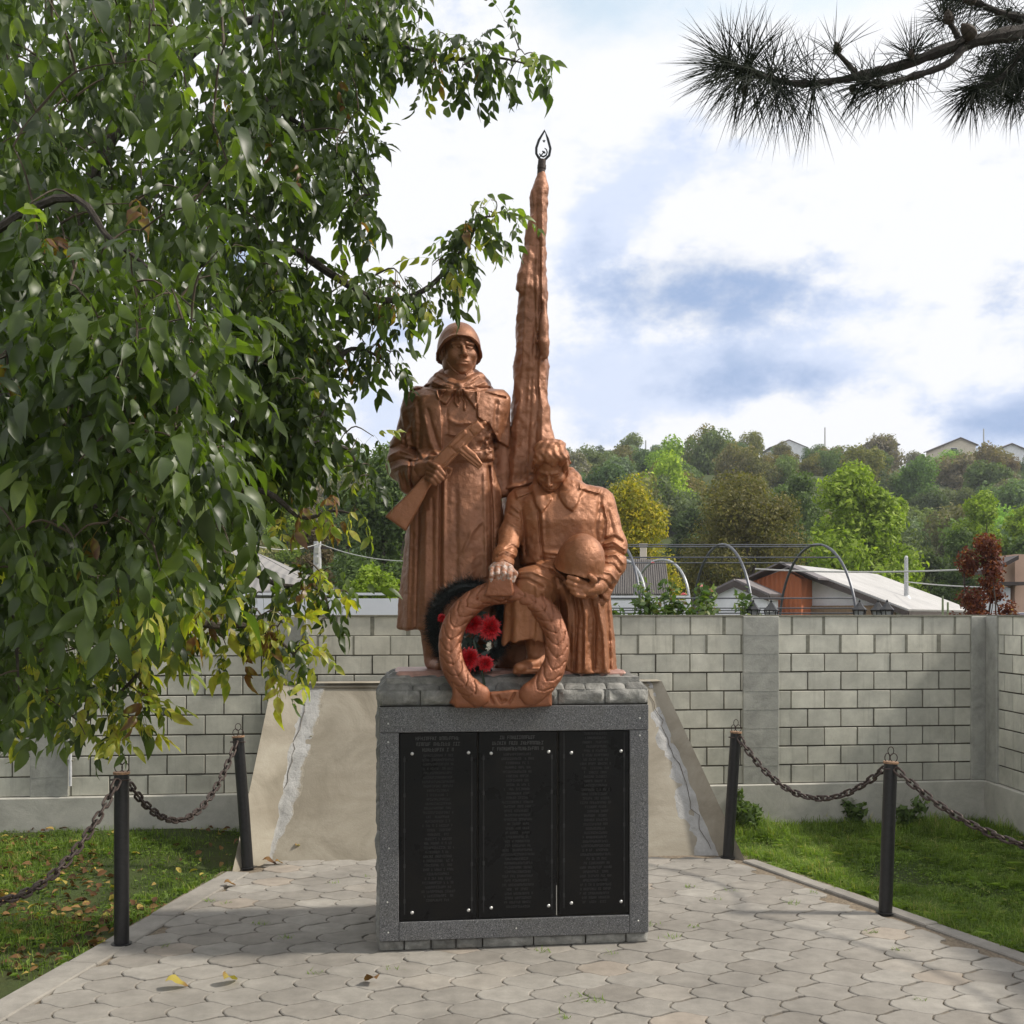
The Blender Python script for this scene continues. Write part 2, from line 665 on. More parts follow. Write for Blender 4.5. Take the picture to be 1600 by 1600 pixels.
M_GROUND = mat_ground()
M_BLACK = simple('black_post_paint', (.012, .012, .013), .38, 0, nscale=40, namt=.5, bump=.25, bd=.003)
M_RUST = simple('rusty_iron', (.060, .044, .038), .55, .55, nscale=60, namt=.6, bump=.5, bd=.003)
M_RUSTL = simple('rusty_cap', (.28, .17, .10), .7, .2, nscale=60, namt=.5)

# ------------------------------------------------------------------ distance field sculpting
rngN = np.random.RandomState(7)
_LAT = rngN.rand(32, 32, 32).astype(np.float32)


def vnoise(x, y, z, f):
    x = x * f + 100; y = y * f + 100; z = z * f + 100
    xi = np.floor(x).astype(np.int32); yi = np.floor(y).astype(np.int32); zi = np.floor(z).astype(np.int32)
    fx = x - xi; fy = y - yi; fz = z - zi
    fx = fx * fx * (3 - 2 * fx); fy = fy * fy * (3 - 2 * fy); fz = fz * fz * (3 - 2 * fz)
    r = 0
    for a in (0, 1):
        for b in (0, 1):
            for c in (0, 1):
                r = r + _LAT[(xi + a) & 31, (yi + b) & 31, (zi + c) & 31] * (fx if a else 1 - fx) * (fy if b else 1 - fy) * (fz if c else 1 - fz)
    return r * 2 - 1


def fbm(x, y, z, f, o=3):
    r = 0; a = 1.0
    for i in range(o):
        r = r + a * vnoise(x, y, z, f); f *= 2.1; a *= .5
    return r


def seg2(px, py, ax, ay, bx, by):
    dx, dy = bx - ax, by - ay
    t = np.clip(((px - ax) * dx + (py - ay) * dy) / (dx * dx + dy * dy + 1e-9), 0, 1)
    return np.hypot(px - ax - t * dx, py - ay - t * dy)


def poly_sd(px, py, pts):
    d = np.full(px.shape, 1e9, np.float32); ins = np.zeros(px.shape, bool)
    n = len(pts)
    for i in range(n):
        ax, ay = pts[i]; bx, by = pts[(i + 1) % n]
        d = np.minimum(d, seg2(px, py, ax, ay, bx, by))
        if ay != by:
            c = ((ay > py) != (by > py)) & (px < (bx - ax) * (py - ay) / (by - ay) + ax)
            ins ^= c
    return np.where(ins, -d, d)


def line_d(px, py, pts):
    d = None
    for i in range(len(pts) - 1):
        e = seg2(px, py, *pts[i][:2], *pts[i + 1][:2])
        d = e if d is None else np.minimum(d, e)
    return d


class Vol:
    def __init__(s, lo, hi, h):
        s.lo = np.array(lo, float); s.h = h
        s.n = np.maximum(4, np.ceil((np.array(hi) - s.lo) / h).astype(int) + 1)
        s.ax = [(s.lo[i] + np.arange(s.n[i]) * h).astype(np.float32) for i in range(3)]
        s.Fd = np.full(s.n, .3, np.float32)

    def sub(s, lo, hi):
        sl = []
        for i in range(3):
            a = max(0, int(math.floor((lo[i] - s.lo[i]) / s.h))); b = min(s.n[i], int(math.ceil((hi[i] - s.lo[i]) / s.h)) + 1)
            if b <= a: return None, None
            sl.append(slice(a, b))
        sl = tuple(sl)
        g = (s.ax[0][sl[0]][:, None, None], s.ax[1][sl[1]][None, :, None], s.ax[2][sl[2]][None, None, :])
        return sl, g

    def comb(s, lo, hi, fn, k, op='+'):
        m = max(.03, k * 1.5)
        sl, g = s.sub(np.array(lo) - m, np.array(hi) + m)
        if sl is None: return
        d = np.asarray(fn(*g), dtype=np.float32)
        a = s.Fd[sl]
        if op == '+':
            if k > 0:
                hh = np.clip(.5 + .5 * (a - d) / k, 0, 1)
                r = a * (1 - hh) + d * hh - k * hh * (1 - hh)
            else: r = np.minimum(a, d)
        else:
            d = -d
            if k > 0:
                hh = np.clip(.5 - .5 * (a - d) / k, 0, 1)
                r = a * (1 - hh) + d * hh + k * hh * (1 - hh)
            else: r = np.maximum(a, d)
        s.Fd[sl] = r

    def cone(s, a, b, ra, rb, k=.02, op='+', sc=(1, 1, 1)):
        a = np.array(a, float); b = np.array(b, float); sc = np.array(sc, float)
        R = max(ra, rb) * max(sc.max(), 1)
        def fn(x, y, z):
            qx, qy, qz = (x - a[0]) / sc[0], (y - a[1]) / sc[1], (z - a[2]) / sc[2]
            ba = (b - a) / sc
            t = np.clip((qx * ba[0] + qy * ba[1] + qz * ba[2]) / (ba @ ba + 1e-12), 0, 1)
            return np.sqrt((qx - t * ba[0]) ** 2 + (qy - t * ba[1]) ** 2 + (qz - t * ba[2]) ** 2) - (ra + (rb - ra) * t)
        s.comb(np.minimum(a, b) - R, np.maximum(a, b) + R, fn, k, op)

    def chain(s, pts, rad, k=.01, op='+'):
        for i in range(len(pts) - 1):
            s.cone(pts[i], pts[i + 1], rad[i], rad[i + 1], k if i else k, op)

    def ell(s, c, r, k=.02, op='+', R=None):
        c = np.array(c, float); r = np.array(r, float)
        R = np.eye(3) if R is None else np.array(R)
        m = r.max()
        def fn(x, y, z):
            x, y, z = x - c[0], y - c[1], z - c[2]
            q = [R[0, i] * x + R[1, i] * y + R[2, i] * z for i in range(3)]
            k0 = np.sqrt(sum((q[i] / r[i]) ** 2 for i in range(3)))
            k1 = np.sqrt(sum((q[i] / r[i] ** 2) ** 2 for i in range(3))) + 1e-6
            return k0 * (k0 - 1) / k1
        s.comb(c - m, c + m, fn, k, op)

    def box(s, c, h, R=None, rad=.005, k=.01, op='+'):
        c = np.array(c, float); h = np.array(h, float) - rad
        R = np.eye(3) if R is None else np.array(R)
        m = np.linalg.norm(h) + rad
        def fn(x, y, z):
            x, y, z = x - c[0], y - c[1], z - c[2]
            q = [np.abs(R[0, i] * x + R[1, i] * y + R[2, i] * z) - h[i] for i in range(3)]
            return np.sqrt(sum(np.maximum(v, 0) ** 2 for v in q)) + np.minimum(np.maximum(q[0], np.maximum(q[1], q[2])), 0) - rad
        s.comb(c - m, c + m, fn, k, op)

    def plate(s, pts, d0, d1, rad=.006, k=.01, op='+', slope=(0, 0)):
        """screen-shaped outline (in the photograph's pixels) at the true distance d0..d1, optionally slanted"""
        cx = np.mean([p[0] for p in pts]); cy = np.mean([p[1] for p in pts])
        W = [P(p[0], p[1], dd) for p in pts for dd in (d0 - .12, d1 + .12)]
        lo, hi = np.min(W, 0), np.max(W, 0)
        def fn(x, y, z):
            px = CX + F * x / y; py = CY - F * (z - CAMH) / y
            dm = (d0 + d1) / 2 + slope[0] * (px - cx) + slope[1] * (py - cy)
            a = poly_sd(px + 0 * z, py + 0 * x, pts) * (d0 / F) + rad
            b = np.abs(y - dm) - (d1 - d0) / 2 + rad
            return np.minimum(np.maximum(a, b), 0) + np.sqrt(np.maximum(a, 0) ** 2 + np.maximum(b, 0) ** 2) - rad
        s.comb(lo, hi, fn, k, op)

    def loft(s, rows, d, k=.03, folds=None, pw=2.4, op='+', cap=.02):
        """rows: (py, left px, right px, centre distance, half depth); a garment built as stacked rounded sections"""
        rows = sorted(rows, key=lambda r: -r[0])
        z = np.array([P(0, r[0], d)[2] for r in rows])
        cx = np.array([P((r[1] + r[2]) / 2, 0, d)[0] for r in rows])
        ax = np.array([(r[2] - r[1]) / 2 * d / F for r in rows])
        cy = np.array([r[3] for r in rows]); ay = np.array([r[4] for r in rows])
        lo = (np.min(cx - ax) - .05, np.min(cy - ay) - .05, z[0]); hi = (np.max(cx + ax) + .05, np.max(cy + ay) + .05, z[-1])
        def fn(X, Y, Z):
            def it(v):
                # smooth interpolation
                return np.interp(Z, z, v).astype(np.float32)
            A, B, C, D = it(ax), it(ay), it(cx), it(cy)
            u = (X - C) / A; v = (Y - D) / B
            rho = (np.abs(u) ** pw + np.abs(v) ** pw) ** (1 / pw)
            if folds is not None:
                th = np.arctan2(v, u)
                t = (Z - z[0]) / (z[-1] - z[0])
                rho = rho - folds(th, t)
            dd = (rho - 1) * np.minimum(A, B) * .85
            e = np.maximum(Z - z[-1] + cap, z[0] + cap - Z)
            return np.minimum(np.maximum(dd + cap, e), 0) + np.sqrt(np.maximum(dd + cap, 0) ** 2 + np.maximum(e, 0) ** 2) - cap
        s.comb(lo, hi, fn, k, op)

    def band(s, w=.06):
        i = np.nonzero(np.abs(s.Fd) < w)
        return i, s.ax[0][i[0]], s.ax[1][i[1]], s.ax[2][i[2]]

    def relief(s, items, ymax=99, zr=None):
        """items: ('poly', pts, t, soft) | ('line', pts, t, w)  in photograph pixels; t metres outwards; only the near side"""
        i, x, y, z = s.band()
        px = CX + F * x / y; py = CY - F * (z - CAMH) / y
        acc = np.zeros(len(x), np.float32)
        for it in items:
            kind, pts, t, w = it[:4]
            if kind == 'line' and pts[-1][1] - pts[0][1] > 60: t = t * .7
            ym = it[4] if len(it) > 4 else ymax
            bx0 = min(p[0] for p in pts) - 12; bx1 = max(p[0] for p in pts) + 12
            by0 = min(p[1] for p in pts) - 12; by1 = max(p[1] for p in pts) + 12
            m = np.nonzero((px > bx0) & (px < bx1) & (py > by0) & (py < by1) & (y < ym))[0]
            if not len(m): continue
            if kind == 'poly':
                sd = poly_sd(px[m], py[m], pts)
                g = np.clip(.5 - sd / (2 * w), 0, 1); g = g * g * (3 - 2 * g)
            else:
                dd = line_d(px[m], py[m], pts)
                g = np.exp(-(dd / w) ** 2)
            acc[m] += t * g
        s.Fd[i] -= acc

    def rough(s, amp, f, o=3):
        i, x, y, z = s.band()
        s.Fd[i] += amp * fbm(x, y, z, f, o)

    def mesh(s, name, mat, parent=None, relax=1):
        Fd = s.Fd
        Fd[0] = Fd[-1] = .1; Fd[:, 0] = Fd[:, -1] = .1; Fd[:, :, 0] = Fd[:, :, -1] = .1
        ins = Fd < 0
        c = [ins[a:ins.shape[0] - 1 + a, b:ins.shape[1] - 1 + b, e:ins.shape[2] - 1 + e] for a in (0, 1) for b in (0, 1) for e in (0, 1)]
        anyi = c[0].copy(); alli = c[0].copy()
        for q in c[1:]: anyi |= q; alli &= q
        act = anyi & ~alli
        I = np.nonzero(act)
        ids = np.full(act.shape, -1, np.int32); ids[I] = np.arange(len(I[0]))
        cor = [(a, b, e) for a in (0, 1) for b in (0, 1) for e in (0, 1)]
        val = {q: Fd[I[0] + q[0], I[1] + q[1], I[2] + q[2]] for q in cor}
        acc = np.zeros((len(I[0]), 3)); cnt = np.zeros(len(I[0]))
        for q in cor:
            for axn in range(3):
                if q[axn]: continue
                r = list(q); r[axn] = 1; r = tuple(r)
                a, b = val[q], val[r]
                m = (a < 0) != (b < 0)
                t = np.where(m, a / np.where(m, a - b, 1), 0)
                p = np.zeros((len(a), 3)); p[:] = q; p[:, axn] += t
                acc[m] += p[m]; cnt[m] += 1
        V = acc / cnt[:, None] + np.stack(I, 1)
        V = V * s.h + s.lo
        quads = []
        for axn in range(3):
            sl0 = [slice(None)] * 3; sl1 = [slice(None)] * 3
            sl0[axn] = slice(0, -1); sl1[axn] = slice(1, None)
            A = ins[tuple(sl0)]; B = ins[tuple(sl1)]
            E = np.nonzero(A != B)
            E = [e for e in E]
            o = [a for a in range(3) if a != axn]
            ok = np.ones(len(E[0]), bool)
            for a in o: ok &= (E[a] > 0) & (E[a] < act.shape[a])
            E = [e[ok] for e in E]
            inA = A[tuple(E)]
            q = []
            for (u, w) in ((-1, -1), (0, -1), (0, 0), (-1, 0)):
                k = [e.copy() for e in E]; k[o[0]] += u; k[o[1]] += w
                q.append(ids[tuple(k)])
            q = np.stack(q, 1)
            flip = ~inA if axn != 1 else inA
            q[flip] = q[flip][:, ::-1]
            quads.append(q)
        Q = np.concatenate(quads)
        Q = Q[(Q >= 0).all(1)]
        for _ in range(relax):       # gentle smoothing so that no voxel steps show
            nb = np.zeros_like(V); cn = np.zeros(len(V))
            for a, b in ((0, 1), (1, 2), (2, 3), (3, 0)):
                np.add.at(nb, Q[:, a], V[Q[:, b]]); np.add.at(cn, Q[:, a], 1)
                np.add.at(nb, Q[:, b], V[Q[:, a]]); np.add.at(cn, Q[:, b], 1)
            V = V * .5 + .5 * nb / np.maximum(cn, 1)[:, None]
        base = np.array(parent.location) if parent is not None else 0
        return np_mesh(name, V - base, Q, mat, True, None, parent)


def rot(yaw=0, pitch=0, roll=0):
    """columns: local right, forward, up in world; forward = towards the camera (-Y) at rest.
    yaw>0 turns the face to the viewer's right, pitch>0 bows it down, roll>0 tips it to the viewer's right"""
    r = Matrix.Rotation(math.radians(yaw), 3, 'Z') @ Matrix.Rotation(math.radians(pitch), 3, 'X') @ Matrix.Rotation(math.radians(roll), 3, 'Y')
    B = Matrix(((1, 0, 0), (0, -1, 0), (0, 0, 1)))
    return np.array(r @ B)


def face(v, c, R, s, bowed=False, mouth=True):
    c = np.array(c, float)
    def L(x, f, u): return c + R @ np.array((x, f, u)) * s
    def e(x, f, u, rx, rf, ru, k=.012, op='+', tilt=None): v.ell(L(x, f, u), np.array((rx, rf, ru)) * s, k * s, op, R)
    e(0, -.012, .035, .076, .096, .088)
    e(0, .018, -.03, .061, .070, .082, .03)
    e(0, .030, -.075, .047, .048, .036, .03)
    e(0, .070, -.098, .020, .016, .016, .02)
    for sx in (-1, 1):
        e(sx * .056, -.004, -.055, .016, .035, .03, .03)
        e(sx * .043, .058, -.026, .019, .018, .015, .03)        # cheekbone
        e(sx * .032, .094, .0, .019, .017, .0125, .014, '-')    # eye socket
        v.cone(L(sx * .012, .089, .019), L(sx * .046, .074, .019), .0085 * s, .007 * s, .010 * s)   # brow
        e(sx * .031, .071, -.002, .014, .012, .011, .002)       # eyeball
        v.cone(L(sx * .018, .084, .004), L(sx * .044, .075, .0035), .0042 * s, .0035 * s, .004 * s)  # upper lid
        v.cone(L(sx * .019, .082, -.0115), L(sx * .043, .074, -.0105), .003 * s, .0025 * s, .005 * s)  # lower lid
        e(sx * .079, -.006, -.012, .009, .019, .032, .008)      # ear
        e(sx * .0125, .098, -.036, .0085, .011, .0075, .006)    # nostril wing
        v.cone(L(sx * .017, .095, -.040), L(sx * .030, .082, -.066), .0035 * s, .003 * s, .008 * s, '-')  # fold beside the mouth
    v.cone(L(0, .082, .012), L(0, .112, -.028), .008 * s, .0105 * s, .009 * s)
    e(0, .114, -.031, .0105, .010, .0095, .006)
    if mouth:
        e(0, .080, -.062, .030, .016, .018, .02)
        e(0, .094, -.0585, .023, .0085, .0055, .004)
        e(0, .092, -.0705, .019, .0085, .0065, .004)
        v.cone(L(-.022, .100, -.0640), L(.022, .100, -.0640), .0022 * s, .0022 * s, .002 * s, '-')
    v.cone(L(0, -.02, -.04), L(0, -.035, -.20), .056 * s, .066 * s, .02 * s)
    return L


def finger(v, pts, r, k=.004):
    v.chain(pts, r, k)


# ---- the helmet (round dome with a lip), oriented by R (right, forward, up)
def helmet_vol(v, c, R, s, hollow=True, k=.0):
    c = np.array(c, float)
    def fn(X, Y, Z):
        x, y, z = X - c[0], Y - c[1], Z - c[2]
        q = [(R[0, i] * x + R[1, i] * y + R[2, i] * z) / s for i in range(3)]
        qx, qf, qu = q
        f = qf + 0 * qx
        rim = -.012 + .030 * np.clip(f / .12, -1, 1) - .055 * (1 - np.clip(np.abs(f) / .13, 0, 1) ** 2) * .55
        r = np.sqrt((qx / .104) ** 2 + (qf / .126) ** 2 + (np.maximum(qu - rim * .0, -.05) / .128) ** 2)
        flare = np.exp(-np.clip(qu - rim, 0, 1) / .013) * .13
        r = r - flare
        d = (r - 1) * .104
        if hollow: d = np.abs(d + .005) - .007
        d = np.maximum(d, rim - qu)
        return d * s
    m = .17 * s
    v.comb(c - m, c + m, fn, k)

# ------------------------------------------------------------------ frame of the monument and walls (turned about 6.7 degrees)
A0 = G(592, 1487); B0 = G(1013, 1472)
U = (B0 - A0); PW = float(np.linalg.norm(U)); U = U / PW; U[2] = 0
Nb = np.array((-U[1], U[0], 0.0))            # away from the camera
PANG = math.atan2(U[1], U[0])
UP = np.array((0, 0, 1.0))
PDEP, ZB, ZT = .86, 1.555, 1.655


def ped(u, n, z):
    return A0 + U * u + Nb * n + UP * z


def build_pedestal():
    root = empty('stone_pedestal', tuple(ped(PW / 2, PDEP / 2, 0)))
    tag(root, 'grey granite and rough stone pedestal carrying the copper coloured soldiers', 'pedestal')
    rt = np.array(root.location)
    # in the pedestal's own frame
    def Lp(u, n, z): return ped(u, n, z) - rt
    R = np.stack([U, Nb, UP], 1)
    # core
    m = MB(); m.box(Lp(PW / 2, PDEP / 2, .77), (PW / 2 - .03, PDEP / 2 - .03, .765), R)
    m.build('core', M_MORT, root)
    m = MB(); m.box(Lp(PW / 2, PDEP / 2, 1.58), (PW / 2 - .045, PDEP / 2 - .045, .045), R); m.build('cap_bed', M_ROUGH, root)
    # rough stones: function making one noisy block by its 8 corners
    rg = np.random.RandomState(3)

    def stone(m, c8, bulge, seed, nrm, n=13):
        """c8: 4 outer corners (a,b,c,d) and an outward normal; a pillow of rock"""
        a, b, c, d = [np.array(p, float) for p in c8]
        V = []; 
        for i in range(n):
            for j in range(n):
                u, w = i / (n - 1), j / (n - 1)
                p = (a * (1 - u) + b * u) * (1 - w) + (d * (1 - u) + c * u) * w
                e = min(min(u, 1 - u) * np.linalg.norm(b - a), min(w, 1 - w) * np.linalg.norm(d - a))
                k = min(1, e / .03)
                h = bulge * (k ** .6) * (.6 + .55 * fbm(np.array(p[0]), np.array(p[1] + seed), np.array(p[2]), 11, 4))
                if e <= 1e-6: h = -.005
                V.append(p + nrm * h)
        Fs = []
        for i in range(n - 1):
            for j in range(n - 1):
                k = i * n + j
                Fs.append((k, k + n, k + n + 1, k + 1))
        m.add(V, Fs, rg.rand())

    m = MB()
    out = -Nb
    # front upright course under the bevel
    xs = [-.004, .245, .52, .80, 1.08, 1.37, PW]
    for i in range(6):
        g = .0025
        stone(m, (Lp(xs[i] + g, 0, 1.462), Lp(xs[i + 1] - g, 0, 1.462), Lp(xs[i + 1] - g, 0, ZB), Lp(xs[i] + g, 0, ZB)), .03, i, out)
    # bevelled course along the front
    xs2 = [0.0, .20, .36, .53, .70, .86, .99, 1.12, 1.25, 1.38, 1.50, PW]
    nb2 = (out * .45 + UP).astype(float); nb2 /= np.linalg.norm(nb2)
    for i in range(len(xs2) - 1):
        g = .0025
        ins = .08 if i == 0 else 0
        inr = .08 if i == len(xs2) - 2 else 0
        stone(m, (Lp(xs2[i] + g, -.006, ZB + .002), Lp(xs2[i + 1] - g, -.006, ZB + .002), Lp(xs2[i + 1] - g - inr, .2, ZT + .002), Lp(xs2[i] + g + ins, .2, ZT + .002)), .014, 20 + i, nb2)
    # sides and back in rough courses
    for side, (o, nn, uu, ln) in {'l': (Lp(0, 0, 0), -U, Nb, PDEP), 'r': (Lp(PW, 0, 0), U, Nb, PDEP), 'b': (Lp(0, PDEP, 0), Nb, U, PW)}.items():
        z = 0.0
        row = 0
        while z < ZB - .01:
            h = min([.17, .2, .15, .19][row % 4], ZB - z)
            if ZB - z - h < .06: h = ZB - z
            x = 0.0
            while x < ln - .01:
                w = min(.18 + .16 * rg.rand(), ln - x)
                if ln - x - w < .08: w = ln - x
                g = .005
                stone(m, (o + uu * (x + g) + UP * (z + g), o + uu * (x + w - g) + UP * (z + g), o + uu * (x + w - g) + UP * (z + h - g), o + uu * (x + g) + UP * (z + h - g)), .02 if side != 'r' else .012, rg.rand() * 9, nn)
                x += w
            z += h; row += 1
        # bevel course of that side
        nv = nn * .5 + UP; nv = nv / np.linalg.norm(nv)
        x = 0.0
        while x < ln - .01:
            w = min(.17, ln - x)
            if ln - x - w < .06: w = ln - x
            i0, i1 = (.10, .10) if side == 'b' else (.19, .10)
            ta, tb = min(max(x + .004, i0), ln - i1), min(max(x + w - .004, i0 + .01), ln - i1 + .01)
            stone(m, (o + uu * (x + .004) + UP * (ZB + .002), o + uu * (x + w - .004) + UP * (ZB + .002), o + uu * tb - nn * .1 + UP * (ZT - .006), o + uu * ta - nn * .1 + UP * (ZT - .006)), .014, rg.rand() * 9, nv)
            x += w
    # low course under the granite
    xs3 = [0, .15, .31, .46, .62, .93, 1.25, 1.5, PW]
    for i in range(len(xs3) - 1):
        g = .004
        stone(m, (Lp(xs3[i] + g, .0, .002), Lp(xs3[i + 1] - g, .0, .002), Lp(xs3[i + 1] - g, .0, .062), Lp(xs3[i] + g, .0, .062)), .016, 60 + i, out)
    o = m.build('stone_cladding', M_ROUGH, root, True)
    # pinkish painted top
    m = MB()
    m.box(Lp(PW / 2, PDEP / 2 + .02, ZT - .03), (PW / 2 - .1, PDEP / 2 - .12, .035), R, bev=.02)
    m.build('painted_top', mat_statue('pink_cement', (.42, .24, .19)), root)
    # granite frame, in four separate slabs
    zb, zt = .067, 1.457
    def slab(name, u0, u1, z0, z1, th, mat, par, nn=0.0, bev=.003):
        m = MB()
        m.box(Lp((u0 + u1) / 2, nn - th / 2, (z0 + z1) / 2), ((u1 - u0) / 2, th / 2, (z1 - z0) / 2), R, bev=bev)
        return m.build(name, mat, par)
    slab('granite_slab', .004, PW - .006, 1.305, zt, .030, M_GRAN, root)
    slab('granite_slab', .004, .118, zb, 1.303, .029, M_GRAN, root)
    slab('granite_slab', PW - .122, PW - .006, zb, 1.303, .029, M_GRAN, root)
    slab('granite_slab', .120, PW - .124, zb, .178, .0295, M_GRAN, root)
    # small studs on the granite
    for (u, z) in [(.055, 1.36), (PW - .06, 1.375), (.055, 1.25), (PW - .06, 1.27), (.06, .62), (.055, .12), (PW / 2, .12), (PW - .07, .14), (.05, .3)]:
        m = MB(); m.lathe(Lp(u, -.030, z), [(.0001, 0), (.006, .0005), (.004, .003)], 8, np.stack([U, UP, -Nb], 1))
        m.build('stud', M_SCREW, root)
    edges = [(.1215, .583), (.594, 1.068), (1.082, PW - .1255)]
    headings = ['3', '3', '0']
    for pi, (u0, u1) in enumerate(edges):
        zb2 = .181 + .004 * pi
        pl = slab('name_plaque', u0, u1, zb2, 1.302, .022, M_PLAQ, root)
        pl['label'] = ['left black granite plaque with a three line heading above a column of names', 'middle black granite plaque with a wide heading above a column of names', 'right black granite plaque with names running up to its top edge'][pi]
        uc = (u0 + u1) / 2 + (.01 if pi == 2 else 0)
        # engraved border with small knots
        m = MB()
        ztop = 1.165 if pi < 2 else 1.29
        for uu in (u0 + (.03), u1 - .03):
            m.box(Lp(uu, -.0225, (zb2 + .04 + ztop) / 2), (.0022, .0008, (ztop - zb2 - .04) / 2), R)
            for q in range(5):
                z = zb2 + .12 + q * .21
                a = np.arange(10) * 2 * math.pi / 10
                m.box(Lp(uu, -.0228, z), (.006, .0006, .012), R)
        m.build('engraved_border', M_ENGR, pl)
        # engraved rows of lettering, worn beyond reading: short strokes grouped into words
        m = MB()
        def word_row(z, wtot, hh, mm, slant=0.0):
            x = uc - wtot / 2
            while x < uc + wtot / 2 - hh * .4:
                if rg.rand() < .13:
                    x += hh * .75; continue
                w = hh * (.42 + .2 * rg.rand())
                k = rg.randint(6)
                st = hh * .15
                def bar(cu, cz, hu, hz): mm.box(Lp(cu + slant * (cz - z), -.0226, cz), (hu, .0006, hz), R)
                if k != 3: bar(x + st / 2, z, st / 2, hh / 2)
                if k in (0, 1, 4): bar(x + w - st / 2, z, st / 2, hh / 2)
                if k in (0, 3, 5): bar(x + w / 2, z + hh / 2 - st / 2, w / 2, st / 2)
                if k in (1, 2, 5): bar(x + w / 2, z, w / 2, st / 2)
                if k in (2, 3, 4): bar(x + w / 2, z - hh / 2 + st / 2, w / 2, st / 2)
                if k == 3: bar(x + w / 2, z, st / 2, hh / 2)
                x += w + hh * .17
        if pi < 2:
            hw = [(.27, .26, .19), (.22, .31, .31)][pi]
            for q, ww in enumerate(hw):
                word_row(1.268 - q * .034, ww, .021, m, .18)
            m.build('engraved_heading', M_ENGR2, pl)
            m = MB()
        z = 1.166 if pi < 2 else 1.285
        zend = .30 if pi else .34
        while z > zend - .06:
            word_row(z, .13 + .07 * rg.rand(), .0145, m)
            z -= .0262
        m.build('engraved_names', M_ENGR, pl)
        for (uu, z) in ((u0 + .075, 1.178 - .004 * pi), (u1 - .05, 1.180 - .002 * pi), (u0 + .075, .232 + .014 * pi), (u1 - .05, .236 + .012 * pi)):
            m = MB()
            m.lathe(Lp(uu, -.0215, z), [(.0095, 0), (.0105, .002), (.009, .006), (.005, .0085)], 12, np.stack([U, UP, -Nb], 1))
            m.build('screw_cap', M_SCREW, pl, True)
    m = MB(); m.box(Lp(1.066, -.0225, .28), (.0018, .0008, .09), R)
    m.build('plaque_joint', M_CONC, root)
    return root


build_pedestal()


